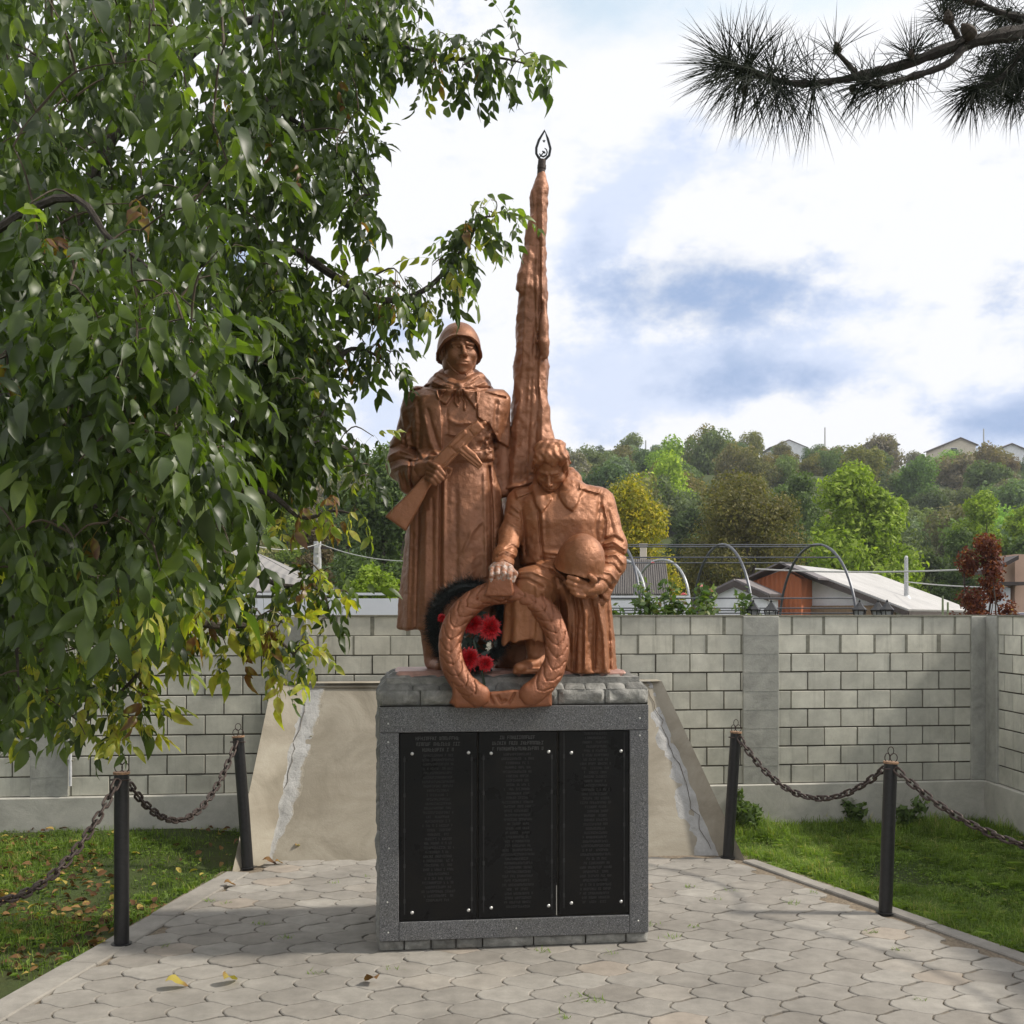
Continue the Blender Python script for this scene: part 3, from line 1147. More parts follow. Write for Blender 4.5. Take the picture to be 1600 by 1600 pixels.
# ------------------------------------------------------------------ the standing soldier
def build_standing():
    c = P(712, 1045, 7.0)
    root = empty('standing_soldier_statue', (c[0], c[1], ZT))
    tag(root, 'copper painted statue of a standing soldier in greatcoat, cape and helmet with a gun', 'statue')
    h = .0062
    v = Vol((-.92, 6.5, ZT - .02), (.02, 7.4, 3.66), h)
    D = 6.98
    def folds(th, t):
        low = np.clip(1 - t * 1.25, 0, 1) ** .8
        return low * (.024 * np.cos(9 * th + .6) + .014 * np.cos(15 * th + 2 * t) + .006 * np.cos(23 * th + 1.3))
    v.loft([(984, 622, 800, 7.0, .28), (940, 624, 797, 7.0, .27), (880, 630, 792, 7.0, .25), (820, 637, 788, 6.99, .225), (765, 645, 782, 6.98, .20),
            (735, 650, 772, 6.98, .185), (712, 654, 768, 6.98, .18)], D, .02, folds, 2.3, cap=.02)
    v.loft([(722, 655, 768, 6.98, .175), (700, 653, 770, 6.98, .19), (670, 649, 777, 6.98, .205), (645, 645, 783, 6.99, .195),
            (625, 644, 784, 7.0, .165), (611, 652, 776, 7.02, .12)], D, .03, None, 2.6, cap=.03)
    # shoulders, neck
    v.cone(P(664, 630, 7.03), P(766, 632, 7.03), .098, .098, .05)
    v.cone(P(716, 612, 7.0), P(718, 590, 6.98), .115, .10, .03)
    # his right arm (viewer's left)
    v.cone(P(654, 637, 7.02), P(634, 700, 7.03), .098, .092, .03)
    v.cone(P(634, 700, 7.03), P(630, 726, 6.98), .098, .105, .04)
    v.cone(P(630, 728, 6.98), P(652, 739, 6.74), .098, .078, .04)
    v.cone(P(634, 722, 6.93), P(637, 758, 6.84), .075, .055, .04)      # hanging cuff
    v.cone(P(640, 752, 6.84), P(656, 740, 6.74), .05, .045, .03)
    # the other arm, straight down beside the flag
    v.cone(P(771, 637, 7.05), P(784, 690, 7.10), .082, .080, .03)
    v.cone(P(784, 690, 7.10), P(787, 738, 7.06), .078, .062, .03)
    v.cone(P(786, 745, 7.05), P(788, 768, 7.03), .05, .042, .02)
    # cape: a mass of gathered cloth round the neck
    v.chain([P(672, 610, 7.06), P(684, 603, 6.92), P(703, 606, 6.84), P(718, 607, 6.82)], [.05, .05, .042, .032], .02)
    v.chain([P(760, 612, 7.06), P(750, 605, 6.94), P(735, 606, 6.86), P(720, 607, 6.82)], [.048, .046, .038, .032], .02)
    v.chain([P(680, 600, 7.14), P(686, 592, 6.96), P(703, 598, 6.87), P(718, 603, 6.85)], [.05, .04, .032, .026], .012)
    v.chain([P(756, 603, 7.14), P(748, 592, 6.98), P(735, 597, 6.88), P(720, 603, 6.85)], [.05, .04, .032, .026], .012)
    v.chain([P(700, 596, 7.2), P(735, 596, 7.2)], [.09, .09], .03)
    v.ell(P(718, 604, 6.80), (.024, .02, .022), .01)
    # boots
    v.cone(P(674, 980, 7.0), P(677, 1030, 7.0), .075, .06, .02)
    v.cone(P(678, 1036, 7.0), P(690, 1040, 6.82), .05, .042, .03)
    v.cone(P(745, 980, 7.05), P(742, 1030, 7.05), .075, .06, .02)
    v.cone(P(742, 1036, 7.05), P(750, 1040, 6.86), .05, .042, .03)
    # belt
    R = [('poly', [(652, 703), (700, 706), (770, 703), (772, 719), (700, 722), (652, 719)], .014, 2.0, 6.98)]
    # cape edges over the coat, lapels, strings, placket, pockets, folds
    R += [('poly', [(636, 598), (684, 610), (690, 640), (692, 690), (691, 735), (672, 738), (650, 700), (636, 700), (625, 640)], .020, 1.4, 7.02),
          ('poly', [(744, 612), (800, 606), (796, 700), (778, 690), (764, 662), (754, 658), (746, 652), (745, 630)], .022, 1.4, 7.05),
          ('poly', [(679, 608), (713, 607), (706, 617), (704, 623), (697, 632), (690, 629), (683, 620)], .024, 1.3, 6.98),
          ('poly', [(722, 607), (748, 611), (746, 625), (743, 639), (735, 628), (727, 618)], .024, 1.3, 6.98),
          ('line', [(697, 610), (690, 620), (686, 612)], -.012, 1.3, 6.95),
          ('line', [(716, 612), (712, 618), (711, 628), (715, 634), (719, 628), (717, 618), (716, 611)], .015, 1.5, 6.95),
          ('line', [(720, 611), (722, 621), (727, 629), (726, 640)], .014, 1.5, 6.95),
          ('line', [(698, 640), (700, 680)], -.006, 1.6, 6.98), ('line', [(700, 678), (725, 682), (738, 678)], .012, 2.5, 6.98),
          ('line', [(700, 655), (715, 662), (738, 660)], .008, 3.0, 6.98),
          ('line', [(663, 650), (672, 690), (684, 712)], .014, 3.2, 7.0), ('line', [(668, 640), (682, 690), (688, 702)], -.012, 2.2, 7.0),
          ('line', [(653, 628), (656, 660), (655, 700)], -.012, 3.6, 7.05), ('line', [(776, 630), (772, 690)], -.009, 3.5, 7.05),
          ('line', [(689, 735), (688, 800), (687, 990)], -.024, 2.2, 7.0), ('line', [(694, 740), (694, 990)], .013, 3.0, 7.0),
          ('line', [(764, 730), (769, 800), (770, 960)], -.022, 2.4, 7.0), ('line', [(757, 740), (760, 900)], .012, 3.2, 7.0),
          ('line', [(712, 760), (714, 985)], -.008, 4.0, 7.0), ('line', [(735, 800), (738, 985)], .008, 4.5, 7.0),
          ('line', [(655, 780), (650, 985)], -.016, 3.0, 7.0), ('line', [(666, 800), (664, 985)], .012, 3.6, 7.0),
          ('line', [(725, 860), (738, 830), (752, 815)], .008, 3.0, 7.0), ('line', [(643, 770), (636, 985)], .012, 3.0, 7.0),
          ('line', [(676, 780), (675, 985)], -.010, 2.6, 7.0)]
    # sleeve creases
    R += [('line', [(612, 700), (625, 693), (645, 700)], -.012, 2.0, 7.1), ('line', [(608, 712), (625, 704), (648, 712)], .012, 2.2, 7.1),
          ('line', [(609, 722), (625, 716), (650, 722)], -.012, 1.8, 7.1), ('line', [(612, 734), (628, 727), (646, 727)], .011, 2.0, 7.1),
          ('line', [(640, 668), (628, 690)], .010, 3.0, 7.1), ('line', [(641, 720), (640, 745), (646, 764)], -.018, 1.6, 6.9),
          ('line', [(622, 740), (628, 765)], .010, 2.2, 7.0), ('line', [(632, 738), (636, 766)], -.010, 2.0, 7.0),
          ('line', [(636, 612), (655, 608), (672, 602)], -.014, 1.3, 7.1), ('line', [(757, 613), (790, 622)], -.014, 1.3, 7.1)]
    # gathers in the cape collar
    for (a, b, t) in [((668, 604), (700, 603), -.012), ((676, 596), (706, 606), .010), ((684, 590), (712, 602), -.011), ((690, 607), (716, 606), -.010),
                      ((765, 606), (738, 603), -.012), ((757, 597), (730, 605), .010), ((748, 590), (724, 602), -.011), ((745, 609), (722, 606), -.010)]:
        R.append(('line', [a, ((a[0] + b[0]) / 2, (a[1] + b[1]) / 2 + 2), b], t, 1.4, 7.1))
    v.relief(R)
    # the coarse repaired patch on the cape and belt
    i, x, y, z = v.band()
    px = CX + F * x / y; py = CY - F * (z - CAMH) / y
    m = np.clip(1 - np.hypot((px - 762) / 22, (py - 690) / 34), 0, 1) * (y < 7.1)
    v.Fd[i] += m * .030 * fbm(x, y, z, 38, 2) * .5
    v.rough(.0030, 7, 3); v.rough(.0018, 45, 2)
    v.mesh('coat', M_STAT, root)
    # head
    hv = Vol(P(680, 612, 7.25) - (.06, 0, 0), P(752, 515, 6.7) + (.0, 0, 0), .0034)
    hv = Vol((-.56, 6.68, 3.36), (-.14, 7.22, 3.82), .0034)
    hc = P(717.5, 549, 6.98)
    Rh = rot(14, 2, 0)
    face(hv, hc, Rh, 1.46)
    hv.rough(.0012, 30, 2)
    hd = hv.mesh('head', M_STAT, root)
    # helmet and chin strap
    kv = Vol((-.64, 6.62, 3.48), (-.08, 7.32, 3.94), .005)
    kc = P(717, 546, 7.0) + np.array((0, 0, .0))
    Rk = rot(10, -7, 2)
    helmet_vol(kv, kc, Rk, 1.32)
    kv.rough(.0022, 12, 3)
    kv.mesh('helmet', M_STAT, root, 1)
    m = MB()
    def hl(x, f, u): return hc + Rh @ np.array((x, f, u)) * 1.46 - np.array(root.location)
    m.tube(smoothline([hl(-.076, .012, .03), hl(-.066, .036, -.04), hl(-.046, .058, -.085), hl(-.015, .075, -.115)], 5), .006, 6)
    m.tube(smoothline([hl(.076, .012, .03), hl(.066, .036, -.04), hl(.044, .058, -.085), hl(.015, .075, -.115)], 5), .006, 6)
    m.build('chin_strap', M_STAT, root, True)
    # hand round the grip
    gv = Vol(P(640, 775, 6.5) + (0, 0, 0), P(705, 700, 6.9), .0042)
    gv = Vol((-.66, 6.5, 2.72), (-.36, 6.86, 3.06), .0042)
    gv.cone(P(648, 736, 6.76), P(660, 734, 6.70), .055, .050, .03)
    gv.cone(P(660, 733, 6.70), P(672, 730, 6.655), .052, .044, .03)
    kn = [(672, 724), (671, 732), (669, 740), (667, 747)]
    tp = [(693, 741), (691, 748), (686, 753), (680, 757)]
    for q, (a, b) in enumerate(zip(kn, tp)):
        mid = ((a[0] * .45 + b[0] * .55), (a[1] * .55 + b[1] * .45) - 1)
        r0 = .0215 - .0015 * q
        finger(gv, [P(*a, 6.63), P(*mid, 6.585), P(*b, 6.60)], [r0, r0 * .92, r0 * .75], .006)
    finger(gv, [P(664, 722, 6.70), P(674, 716, 6.66), P(686, 716, 6.63)], [.024, .021, .016], .008)
    gv.rough(.0014, 30, 2)
    gv.mesh('hand', M_STAT, root)
    # the gun
    wv = Vol((-.84, 6.5, 2.5), (-.14, 6.86, 3.28), .0048)
    wv.plate([(601, 807), (634, 830), (661, 782), (668, 766), (680, 748), (668, 738), (655, 752), (640, 768)], 6.64, 6.70, .014, .008, slope=(.0006, 0))
    wv.plate([(671, 724), (688, 738), (700, 728), (720, 706), (732, 694), (757, 669), (746, 657), (728, 669), (716, 677), (700, 694)], 6.60, 6.675, .012, .008)
    wv.plate([(672, 737), (684, 742), (690, 734), (680, 726)], 6.60, 6.66, .01, .01)
    wv.plate([(713, 701), (724, 692), (744, 709), (755, 725), (748, 734), (733, 723), (720, 712)], 6.595, 6.655, .01, .006)
    wv.chain([P(688, 738, 6.635), P(700, 730, 6.635), P(706, 733, 6.635), P(703, 742, 6.635), P(694, 749, 6.635)], [.0075] * 5, .004)
    wv.chain([P(696, 735, 6.635), P(698, 743, 6.635)], [.006] * 2, .003)
    wv.cone(P(745, 668, 6.64), P(757, 661, 6.64), .014, .013, .006)
    wv.relief([('line', [(690, 729), (744, 678)], -.007, 1.0), ('line', [(718, 706), (748, 730)], -.007, .9), ('line', [(722, 701), (750, 725)], -.006, .9),
               ('line', [(704, 698), (712, 706)], -.007, 1.0), ('line', [(733, 672), (740, 681)], -.006, 1.0), ('poly', [(700, 696), (704, 701), (730, 677), (726, 671)], .008, 1.0)])
    wv.rough(.002, 12, 3)
    wv.mesh('submachine_gun', M_STAT2, root)
    return root


# ------------------------------------------------------------------ the kneeling soldier
def build_kneeling():
    c = P(885, 1045, 6.95)
    root = empty('kneeling_soldier_statue', (c[0], c[1], ZT))
    tag(root, 'copper painted statue of a kneeling bareheaded soldier holding his helmet on his knee', 'statue')
    v = Vol((-.22, 6.34, ZT - .02), (.86, 7.32, 2.96), .0062)
    D = 6.92
    def f2(th, t):
        return (.045 * np.cos(8 * th + 1.0 + 2 * t) + .03 * np.cos(13 * th + .5)) * np.clip(1.15 - t, 0, 1)
    # torso
    v.loft([(905, 812, 946, 6.93, .20), (880, 813, 944, 6.93, .19), (850, 811, 946, 6.93, .18), (815, 806, 948, 6.93, .19), (785, 806, 945, 6.95, .17),
            (768, 818, 925, 6.96, .12)], D, .03, None, 2.5, cap=.03)
    v.cone(P(818, 782, 6.98), P(932, 780, 6.98), .078, .082, .05)
    v.cone(P(866, 775, 6.97), P(866, 755, 6.93), .10, .085, .04)
    # lower coat spread on the plinth
    v.loft([(1050, 868, 963, 7.0, .30), (1020, 868, 961, 6.99, .28), (980, 862, 958, 6.97, .26), (930, 850, 953, 6.95, .25), (890, 826, 948, 6.93, .20)], D, .05, f2, 2.3, cap=.01)
    # raised thigh and the coat hanging from the knee
    v.cone(P(895, 905, 6.88), P(832, 915, 6.60), .135, .115, .05)
    v.cone(P(870, 895, 6.84), P(828, 905, 6.60), .09, .08, .05)
    def f3(th, t): return .05 * np.cos(7 * th + .8) * np.clip(1.1 - t, 0, 1) + .03 * np.cos(12 * th)
    v.loft([(1010, 784, 868, 6.68, .165), (980, 786, 864, 6.67, .16), (940, 789, 862, 6.65, .15), (905, 800, 858, 6.63, .12)], 6.6, .03, f3, 2.6, cap=.012)
    # hollow under the hem, then shin and boot
    v.ell(P(826, 1014, 6.62), (.15, .14, .075), .01, '-')
    v.cone(P(838, 985, 6.70), P(838, 1035, 6.68), .078, .058, .02)
    v.cone(P(836, 1036, 6.66), P(813, 1043, 6.50), .056, .040, .03, sc=(1, 1, .72))
    v.box(P(824, 1048, 6.58), (.085, .10, .014), None, .01, .01)
    v.cone(P(842, 1028, 6.68), P(846, 1042, 6.66), .05, .052, .02)
    # his right arm: down to the wreath
    v.cone(P(812, 783, 6.96), P(799, 832, 6.84), .082, .072, .03)
    v.cone(P(799, 832, 6.84), P(787, 882, 6.60), .076, .058, .03)
    v.cone(P(787, 868, 6.66), P(784, 888, 6.57), .066, .060, .015)
    # his left arm: bent round the helmet
    v.cone(P(940, 785, 6.98), P(958, 850, 6.90), .086, .080, .03)
    v.cone(P(958, 850, 6.90), P(955, 880, 6.84), .084, .085, .04)
    v.cone(P(957, 882, 6.84), P(926, 918, 6.62), .085, .066, .03)
    v.cone(P(950, 905, 6.80), P(944, 935, 6.74), .060, .035, .04)
    v.cone(P(935, 905, 6.7), P(922, 920, 6.6), .066, .064, .02)
    # collar: broad fur collar, one wing each side
    v.chain([P(886, 734, 7.05), P(895, 750, 6.97), P(900, 768, 6.88), P(894, 790, 6.775)], [.045, .052, .048, .024], .03)
    v.chain([P(882, 748, 7.0), P(886, 764, 6.89), P(888, 780, 6.80)], [.05, .05, .034], .03)
    v.chain([P(842, 745, 6.98), P(838, 762, 6.90), P(842, 782, 6.81), P(847, 796, 6.77)], [.035, .034, .026, .014], .015)
    v.chain([P(842, 745, 7.03), P(863, 735, 7.09), P(884, 728, 7.03)], [.045, .05, .05], .02)
    R = [('poly', [(833, 758), (842, 752), (856, 772), (863, 778), (856, 790), (846, 801), (838, 790), (833, 772)], .014, 1.2, 6.98),
         ('poly', [(872, 772), (880, 750), (890, 738), (906, 752), (909, 768), (903, 785), (894, 799), (884, 792), (877, 782)], .014, 1.2, 6.98),
         ('poly', [(804, 766), (833, 756), (834, 768), (807, 779)], .013, 1.1, 7.05), ('poly', [(906, 752), (940, 763), (936, 772), (906, 764)], .014, 1.1, 7.05),
         ('line', [(841, 800), (845, 850), (850, 878)], -.018, 1.7, 6.98), ('line', [(847, 800), (850, 850)], .007, 2.0, 6.98),
         ('line', [(815, 800), (820, 840), (822, 868)], -.016, 2.4, 6.95), ('line', [(938, 776), (935, 800), (931, 825), (934, 850)], -.014, 3.4, 6.98),
         ('line', [(850, 862), (880, 866), (900, 862)], .012, 3.0, 6.9), ('line', [(845, 872), (870, 876)], -.012, 2.4, 6.9),
         ('line', [(858, 800), (862, 850)], .005, 5.0, 6.98)]
    # sleeve creases, both arms
    for (pts, t, w) in [([(800, 790), (812, 800)], .010, 2), ([(795, 803), (810, 812)], -.010, 1.8), ([(795, 815), (812, 826)], .010, 2), ([(790, 858), (800, 852), (812, 860)], -.010, 1.6),
                        ([(778, 866), (790, 860), (806, 868)], .010, 1.6), ([(776, 872), (788, 867), (804, 874)], -.010, 1.4), ([(774, 879), (787, 873), (801, 881)], .010, 1.5),
                        ([(775, 885), (787, 880), (799, 887)], -.010, 1.3),
                        ([(944, 790), (950, 815), (948, 838)], .012, 2.5), ([(950, 800), (958, 830)], -.010, 2.4), ([(946, 842), (960, 838), (972, 846)], -.016, 1.8),
                        ([(944, 850), (958, 846), (976, 858)], .014, 2.0), ([(942, 858), (958, 856), (976, 868)], -.014, 1.8), ([(948, 868), (962, 866), (974, 880)], .014, 2.0),
                        ([(944, 880), (958, 882), (968, 894)], -.014, 1.8), ([(940, 892), (955, 896), (962, 906)], .013, 2.0), ([(936, 905), (946, 908), (955, 920)], -.013, 1.8),
                        ([(925, 905), (932, 925), (944, 938)], -.015, 1.8)]:
        R.append(('line', pts, t, w, 7.1))
    # drapery on the thigh and the skirt of the coat
    for (pts, t, w) in [([(815, 885), (835, 882), (860, 892), (880, 905)], -.016, 2.2), ([(812, 895), (832, 893), (858, 905), (872, 920)], .014, 2.4), ([(800, 905), (825, 905), (848, 918)], -.014, 2.2),
                        ([(860, 885), (880, 900), (890, 920)], .012, 2.5), ([(868, 905), (874, 940), (878, 1000)], -.030, 3.0), ([(880, 915), (888, 950), (886, 1045)], .016, 3.2),
                        ([(897, 930), (902, 960), (898, 1046)], -.024, 2.6), ([(908, 925), (915, 960), (914, 1046)], .018, 3.2), ([(922, 935), (930, 970), (928, 1046)], -.020, 2.6),
                        ([(935, 945), (943, 990), (946, 1046)], .014, 3.0), ([(948, 940), (952, 1000), (953, 1046)], -.016, 2.4), ([(838, 915), (842, 960), (836, 1008)], .012, 2.5),
                        ([(846, 930), (852, 960), (853, 1008)], -.014, 2.2), ([(888, 922), (905, 928), (920, 926)], -.018, 2.2)]:
        R.append(('line', pts, t, w, 7.1))
    v.relief(R)
    # fur on the collar wing
    i, x, y, z = v.band()
    px = CX + F * x / y; py = CY - F * (z - CAMH) / y
    m = np.clip(1.6 - poly_sd(px, py, [(868, 772), (876, 735), (890, 722), (910, 752), (909, 770), (895, 802)]) / 1.5, 0, 1) * (y < 7.0)
    v.Fd[i] += m * .003 * fbm(x, y, z, 55, 2)
    v.rough(.0035, 8, 3); v.rough(.0020, 45, 2)
    v.mesh('coat', M_STAT2, root)
    # head, bowed
    hv = Vol((-.02, 6.52, 2.70), (.46, 7.2, 3.20), .0034)
    hc = P(861, 731, 6.86)
    Rh = rot(-10, 38, 4)
    L = face(hv, hc, Rh, 1.30)
    hv.rough(.0012, 30, 2)
    hv.mesh('head', M_STAT2, root)
    # hair: wavy locks swept back
    qv = Vol((-.02, 6.55, 2.80), (.46, 7.2, 3.24), .0038)
    s = 1.30
    def e(x, f, u, rx, rf, ru, k=.012): qv.ell(L(x, f, u), np.array((rx, rf, ru)) * s, k * s, '+', Rh)
    e(0, -.022, .055, .079, .094, .078)
    e(0, .035, .085, .060, .050, .035)
    e(-.066, .0, .03, .018, .05, .05); e(.066, .0, .03, .018, .05, .05)
    qv.ell(L(0, .085, .005), np.array((.06, .05, .052)) * s, .012, '-', Rh)
    rg = np.random.RandomState(5)
    for q in range(11):
        xx = -.062 + .124 * q / 10
        a = L(xx * .92, .062 + .01 * math.cos(q), .072 + .014 * math.sin(q * 1.7))
        tp = (1 - (xx / .075) ** 2) ** .5
        b = L(xx * .98 + .008, .05 + .006 * math.sin(q * 2.1), .070 + .034 * tp)
        cc = L(xx * .95 - .006, .0, .078 + .046 * tp)
        d = L(xx * .9, -.06, .072 + .038 * tp)
        qv.chain([a, b, cc, d], [.013 * s, .0145 * s, .014 * s, .012 * s], .018)
    for sx in (-1, 1):
        for q in range(5):
            qv.chain([L(sx * .07, .045 - .022 * q, .065), L(sx * .082, .04 - .022 * q, .02 - .004 * q)], [.012 * s, .008 * s], .006)
    i, x, y, z = qv.band()
    qv.Fd[i] += .002 * np.sin(x * 150 + 3 * np.sin(z * 40)) + .006 * fbm(x, y, z, 24, 2)
    qv.mesh('hair', M_STAT2, root)
    # helmet in his hand
    kv = Vol((.20, 6.26, 2.08), (.68, 6.90, 2.62), .005)
    kc = P(907, 879, 6.62)
    Rk = rot(12, 40, 8)
    helmet_vol(kv, kc, Rk, 1.36)
    kv.rough(.002, 12, 3); kv.rough(.001, 60, 2)
    kv.mesh('held_helmet', M_STAT2, root)
    # hand under the helmet
    gv = Vol((.22, 6.25, 2.04), (.56, 6.78, 2.34), .0042)
    gv.cone(P(930, 918, 6.60), P(912, 920, 6.52), .050, .044, .03)
    for q, (a, m_, b) in enumerate([((914, 911), (900, 906), (889, 902)), ((912, 918), (897, 914), (887, 909)), ((911, 925), (898, 922), (889, 916)), ((912, 931), (901, 929), (893, 924))]):
        r0 = .019 - .001 * q
        finger(gv, [P(*a, 6.50), P(*m_, 6.46), P(*b, 6.47)], [r0, r0 * .95, r0 * .8], .005)
    finger(gv, [P(924, 913, 6.52), P(928, 906, 6.48), P(922, 900, 6.45)], [.023, .021, .017], .006)
    gv.rough(.0014, 30, 2)
    gv.mesh('hand', M_STAT2, root)
    # fist resting on the wreath
    fv = Vol((-.20, 6.25, 2.12), (.06, 6.7, 2.36), .004)
    fv.ell(P(783, 889, 6.56), (.078, .07, .042), .01)
    fv.cone(P(787, 878, 6.62), P(784, 888, 6.57), .055, .06, .02)
    for q in range(4):
        x0 = 768 + 9.2 * q
        r0 = (.0165, .0185, .019, .018)[q]
        yk = (890, 887, 886, 888)[q]
        finger(fv, [P(x0 + 1, yk, 6.51), P(x0, yk + 10, 6.47), P(x0, yk + 19, 6.475), P(x0, yk + 24, 6.50)], [r0 * 1.08, r0, r0 * .92, r0 * .8], .003)
    finger(fv, [P(797, 889, 6.53), P(804, 897, 6.49), P(801, 908, 6.48)], [.022, .02, .016], .006)
    fv.rough(.0016, 34, 2)
    fv.mesh('hand', M_WORN, root)
    return root


def mat_worn():
    t = NT('worn_paint')
    n = t.noise(38, 6, .7)
    c = t.ramp(n, [(.42, (.33, .135, .07)), (.52, (.36, .22, .16)), (.6, (.50, .44, .40))])
    return t.fin(c, .7, 0, t.bump(n, .5, .006))


M_WORN = mat_worn()


# ------------------------------------------------------------------ the furled banner
def build_banner():
    c = P(822, 1045, 7.14)
    root = empty('furled_banner_sculpture', (c[0], c[1], ZT))
    tag(root, 'tall copper painted furled banner on a pole between the two soldiers', 'sculpture')
    v = Vol((-.16, 6.88, ZT - .01), (.42, 7.42, 4.95), .0068)
    D = 7.14
    def ff(th, t):
        return .045 * np.cos(4 * th + 1.2 + 3.5 * t) + .025 * np.cos(7 * th + 9 * t)
    rows = [(1046, 765, 880, 7.16, .18), (900, 776, 868, 7.15, .17), (800, 783, 862, 7.15, .165), (760, 785, 860, 7.14, .16), (700, 790, 858, 7.14, .155), (650, 796, 857, 7.13, .14),
            (600, 801, 857, 7.13, .128), (560, 804, 857, 7.12, .118), (520, 805, 856, 7.12, .11), (480, 808, 855, 7.12, .10), (440, 810, 855, 7.12, .092), (410, 815, 855, 7.12, .082),
            (380, 821, 855, 7.12, .072), (340, 826, 855, 7.12, .062), (305, 830, 855, 7.12, .052), (298, 832, 853, 7.12, .045)]
    v.loft(rows, D, .01, ff, 2.1, cap=.008)
    # hanging corners of cloth
    v.chain([P(826, 395, 7.08), P(818, 430, 7.06), P(814, 449, 7.05)], [.035, .038, .024], .02)
    v.plate([(818, 405), (808, 440), (807, 452), (813, 457), (824, 450), (826, 410)], 7.03, 7.10, .015, .015)
    v.chain([P(846, 500, 7.02), P(850, 535, 7.0), P(852, 556, 7.0)], [.03, .042, .03], .015)
    v.chain([P(850, 470, 7.03), P(849, 520, 7.0)], [.018, .03], .02)
    v.cone(P(846, 640, 7.05), P(850, 690, 7.03), .05, .06, .05)
    # knob at the top
    v.chain([P(844, 300, 7.12), P(844, 286, 7.12), P(845, 272, 7.12)], [.045, .040, .022], .012)
    v.cone(P(844, 292, 7.12), P(844, 296, 7.12), .050, .052, .01)
    v.relief([('line', [(838, 300), (838, 370), (834, 430), (836, 520), (830, 600), (822, 760)], -.012, 2.0), ('line', [(847, 300), (848, 390), (846, 470)], .012, 2.2),
              ('line', [(842, 375), (844, 460), (842, 505), (840, 560)], -.018, 2.0), ('line', [(828, 380), (826, 420), (820, 470), (817, 560), (812, 650)], .010, 3),
              ('line', [(844, 560), (842, 600), (848, 640), (846, 700)], .014, 2.5), ('line', [(838, 560), (840, 620), (836, 700)], -.012, 2.5), ('line', [(822, 382), (840, 386), (855, 384)], -.006, 1.3),
              ('line', [(810, 600), (806, 700), (800, 760)], .010, 4), ('line', [(824, 560), (820, 700), (812, 800)], -.008, 4), ('line', [(790, 763), (815, 758), (838, 750)], .02, 3.5),
              ('line', [(788, 772), (815, 768), (838, 760)], -.014, 2.5)])
    v.rough(.010, 8, 3); v.rough(.004, 30, 2)
    v.mesh('banner_cloth', M_STAT, root)
    rl = np.array(root.location)
    m = MB()
    m.tube([P(845, 276, 7.12) - rl, P(847, 250, 7.12) - rl], [.026, .026], 14)
    m.tube([P(846.2, 264, 7.12) - rl, P(846.6, 258, 7.12) - rl], [.029, .029], 14)
    m.build('finial_socket', M_RUST, root, True)
    # drop-shaped flat bar with star and emblem inside
    m = MB()
    out = [(851, 204), (856, 217), (860, 232), (858, 243), (852, 249), (847, 251), (842, 247), (838, 240), (838, 231), (842, 219)]
    pts = [P(a, b, 7.12) - rl for a, b in out]
    m.loop_tube(pts, .0085, 6)
    em = [(843, 240), (845, 243.5), (849, 245), (853.5, 242.5), (855, 238), (854, 234), (851, 231.5)]
    m.tube([P(a, b, 7.12) - rl for a, b in em], [.004, .005, .006, .0055, .005, .004, .003], 6)
    m.tube([P(843, 245.5, 7.12) - rl, P(851, 236.5, 7.12) - rl], .004, 6)
    m.tube([P(847.5, 236, 7.12) - rl, P(852, 239.5, 7.12) - rl], .005, 6)
    st = []
    for q in range(10):
        r = 2.6 if q % 2 == 0 else 1.1
        st.append(P(850 + r * math.sin(q * math.pi / 5), 220 - r * math.cos(q * math.pi / 5), 7.115) - rl)
    m.prism(st, (0, .008, 0))
    m.build('pole_finial', simple('dark_iron', (.035, .038, .04), .5, .6), root, True)
    # pole through the cloth
    return root


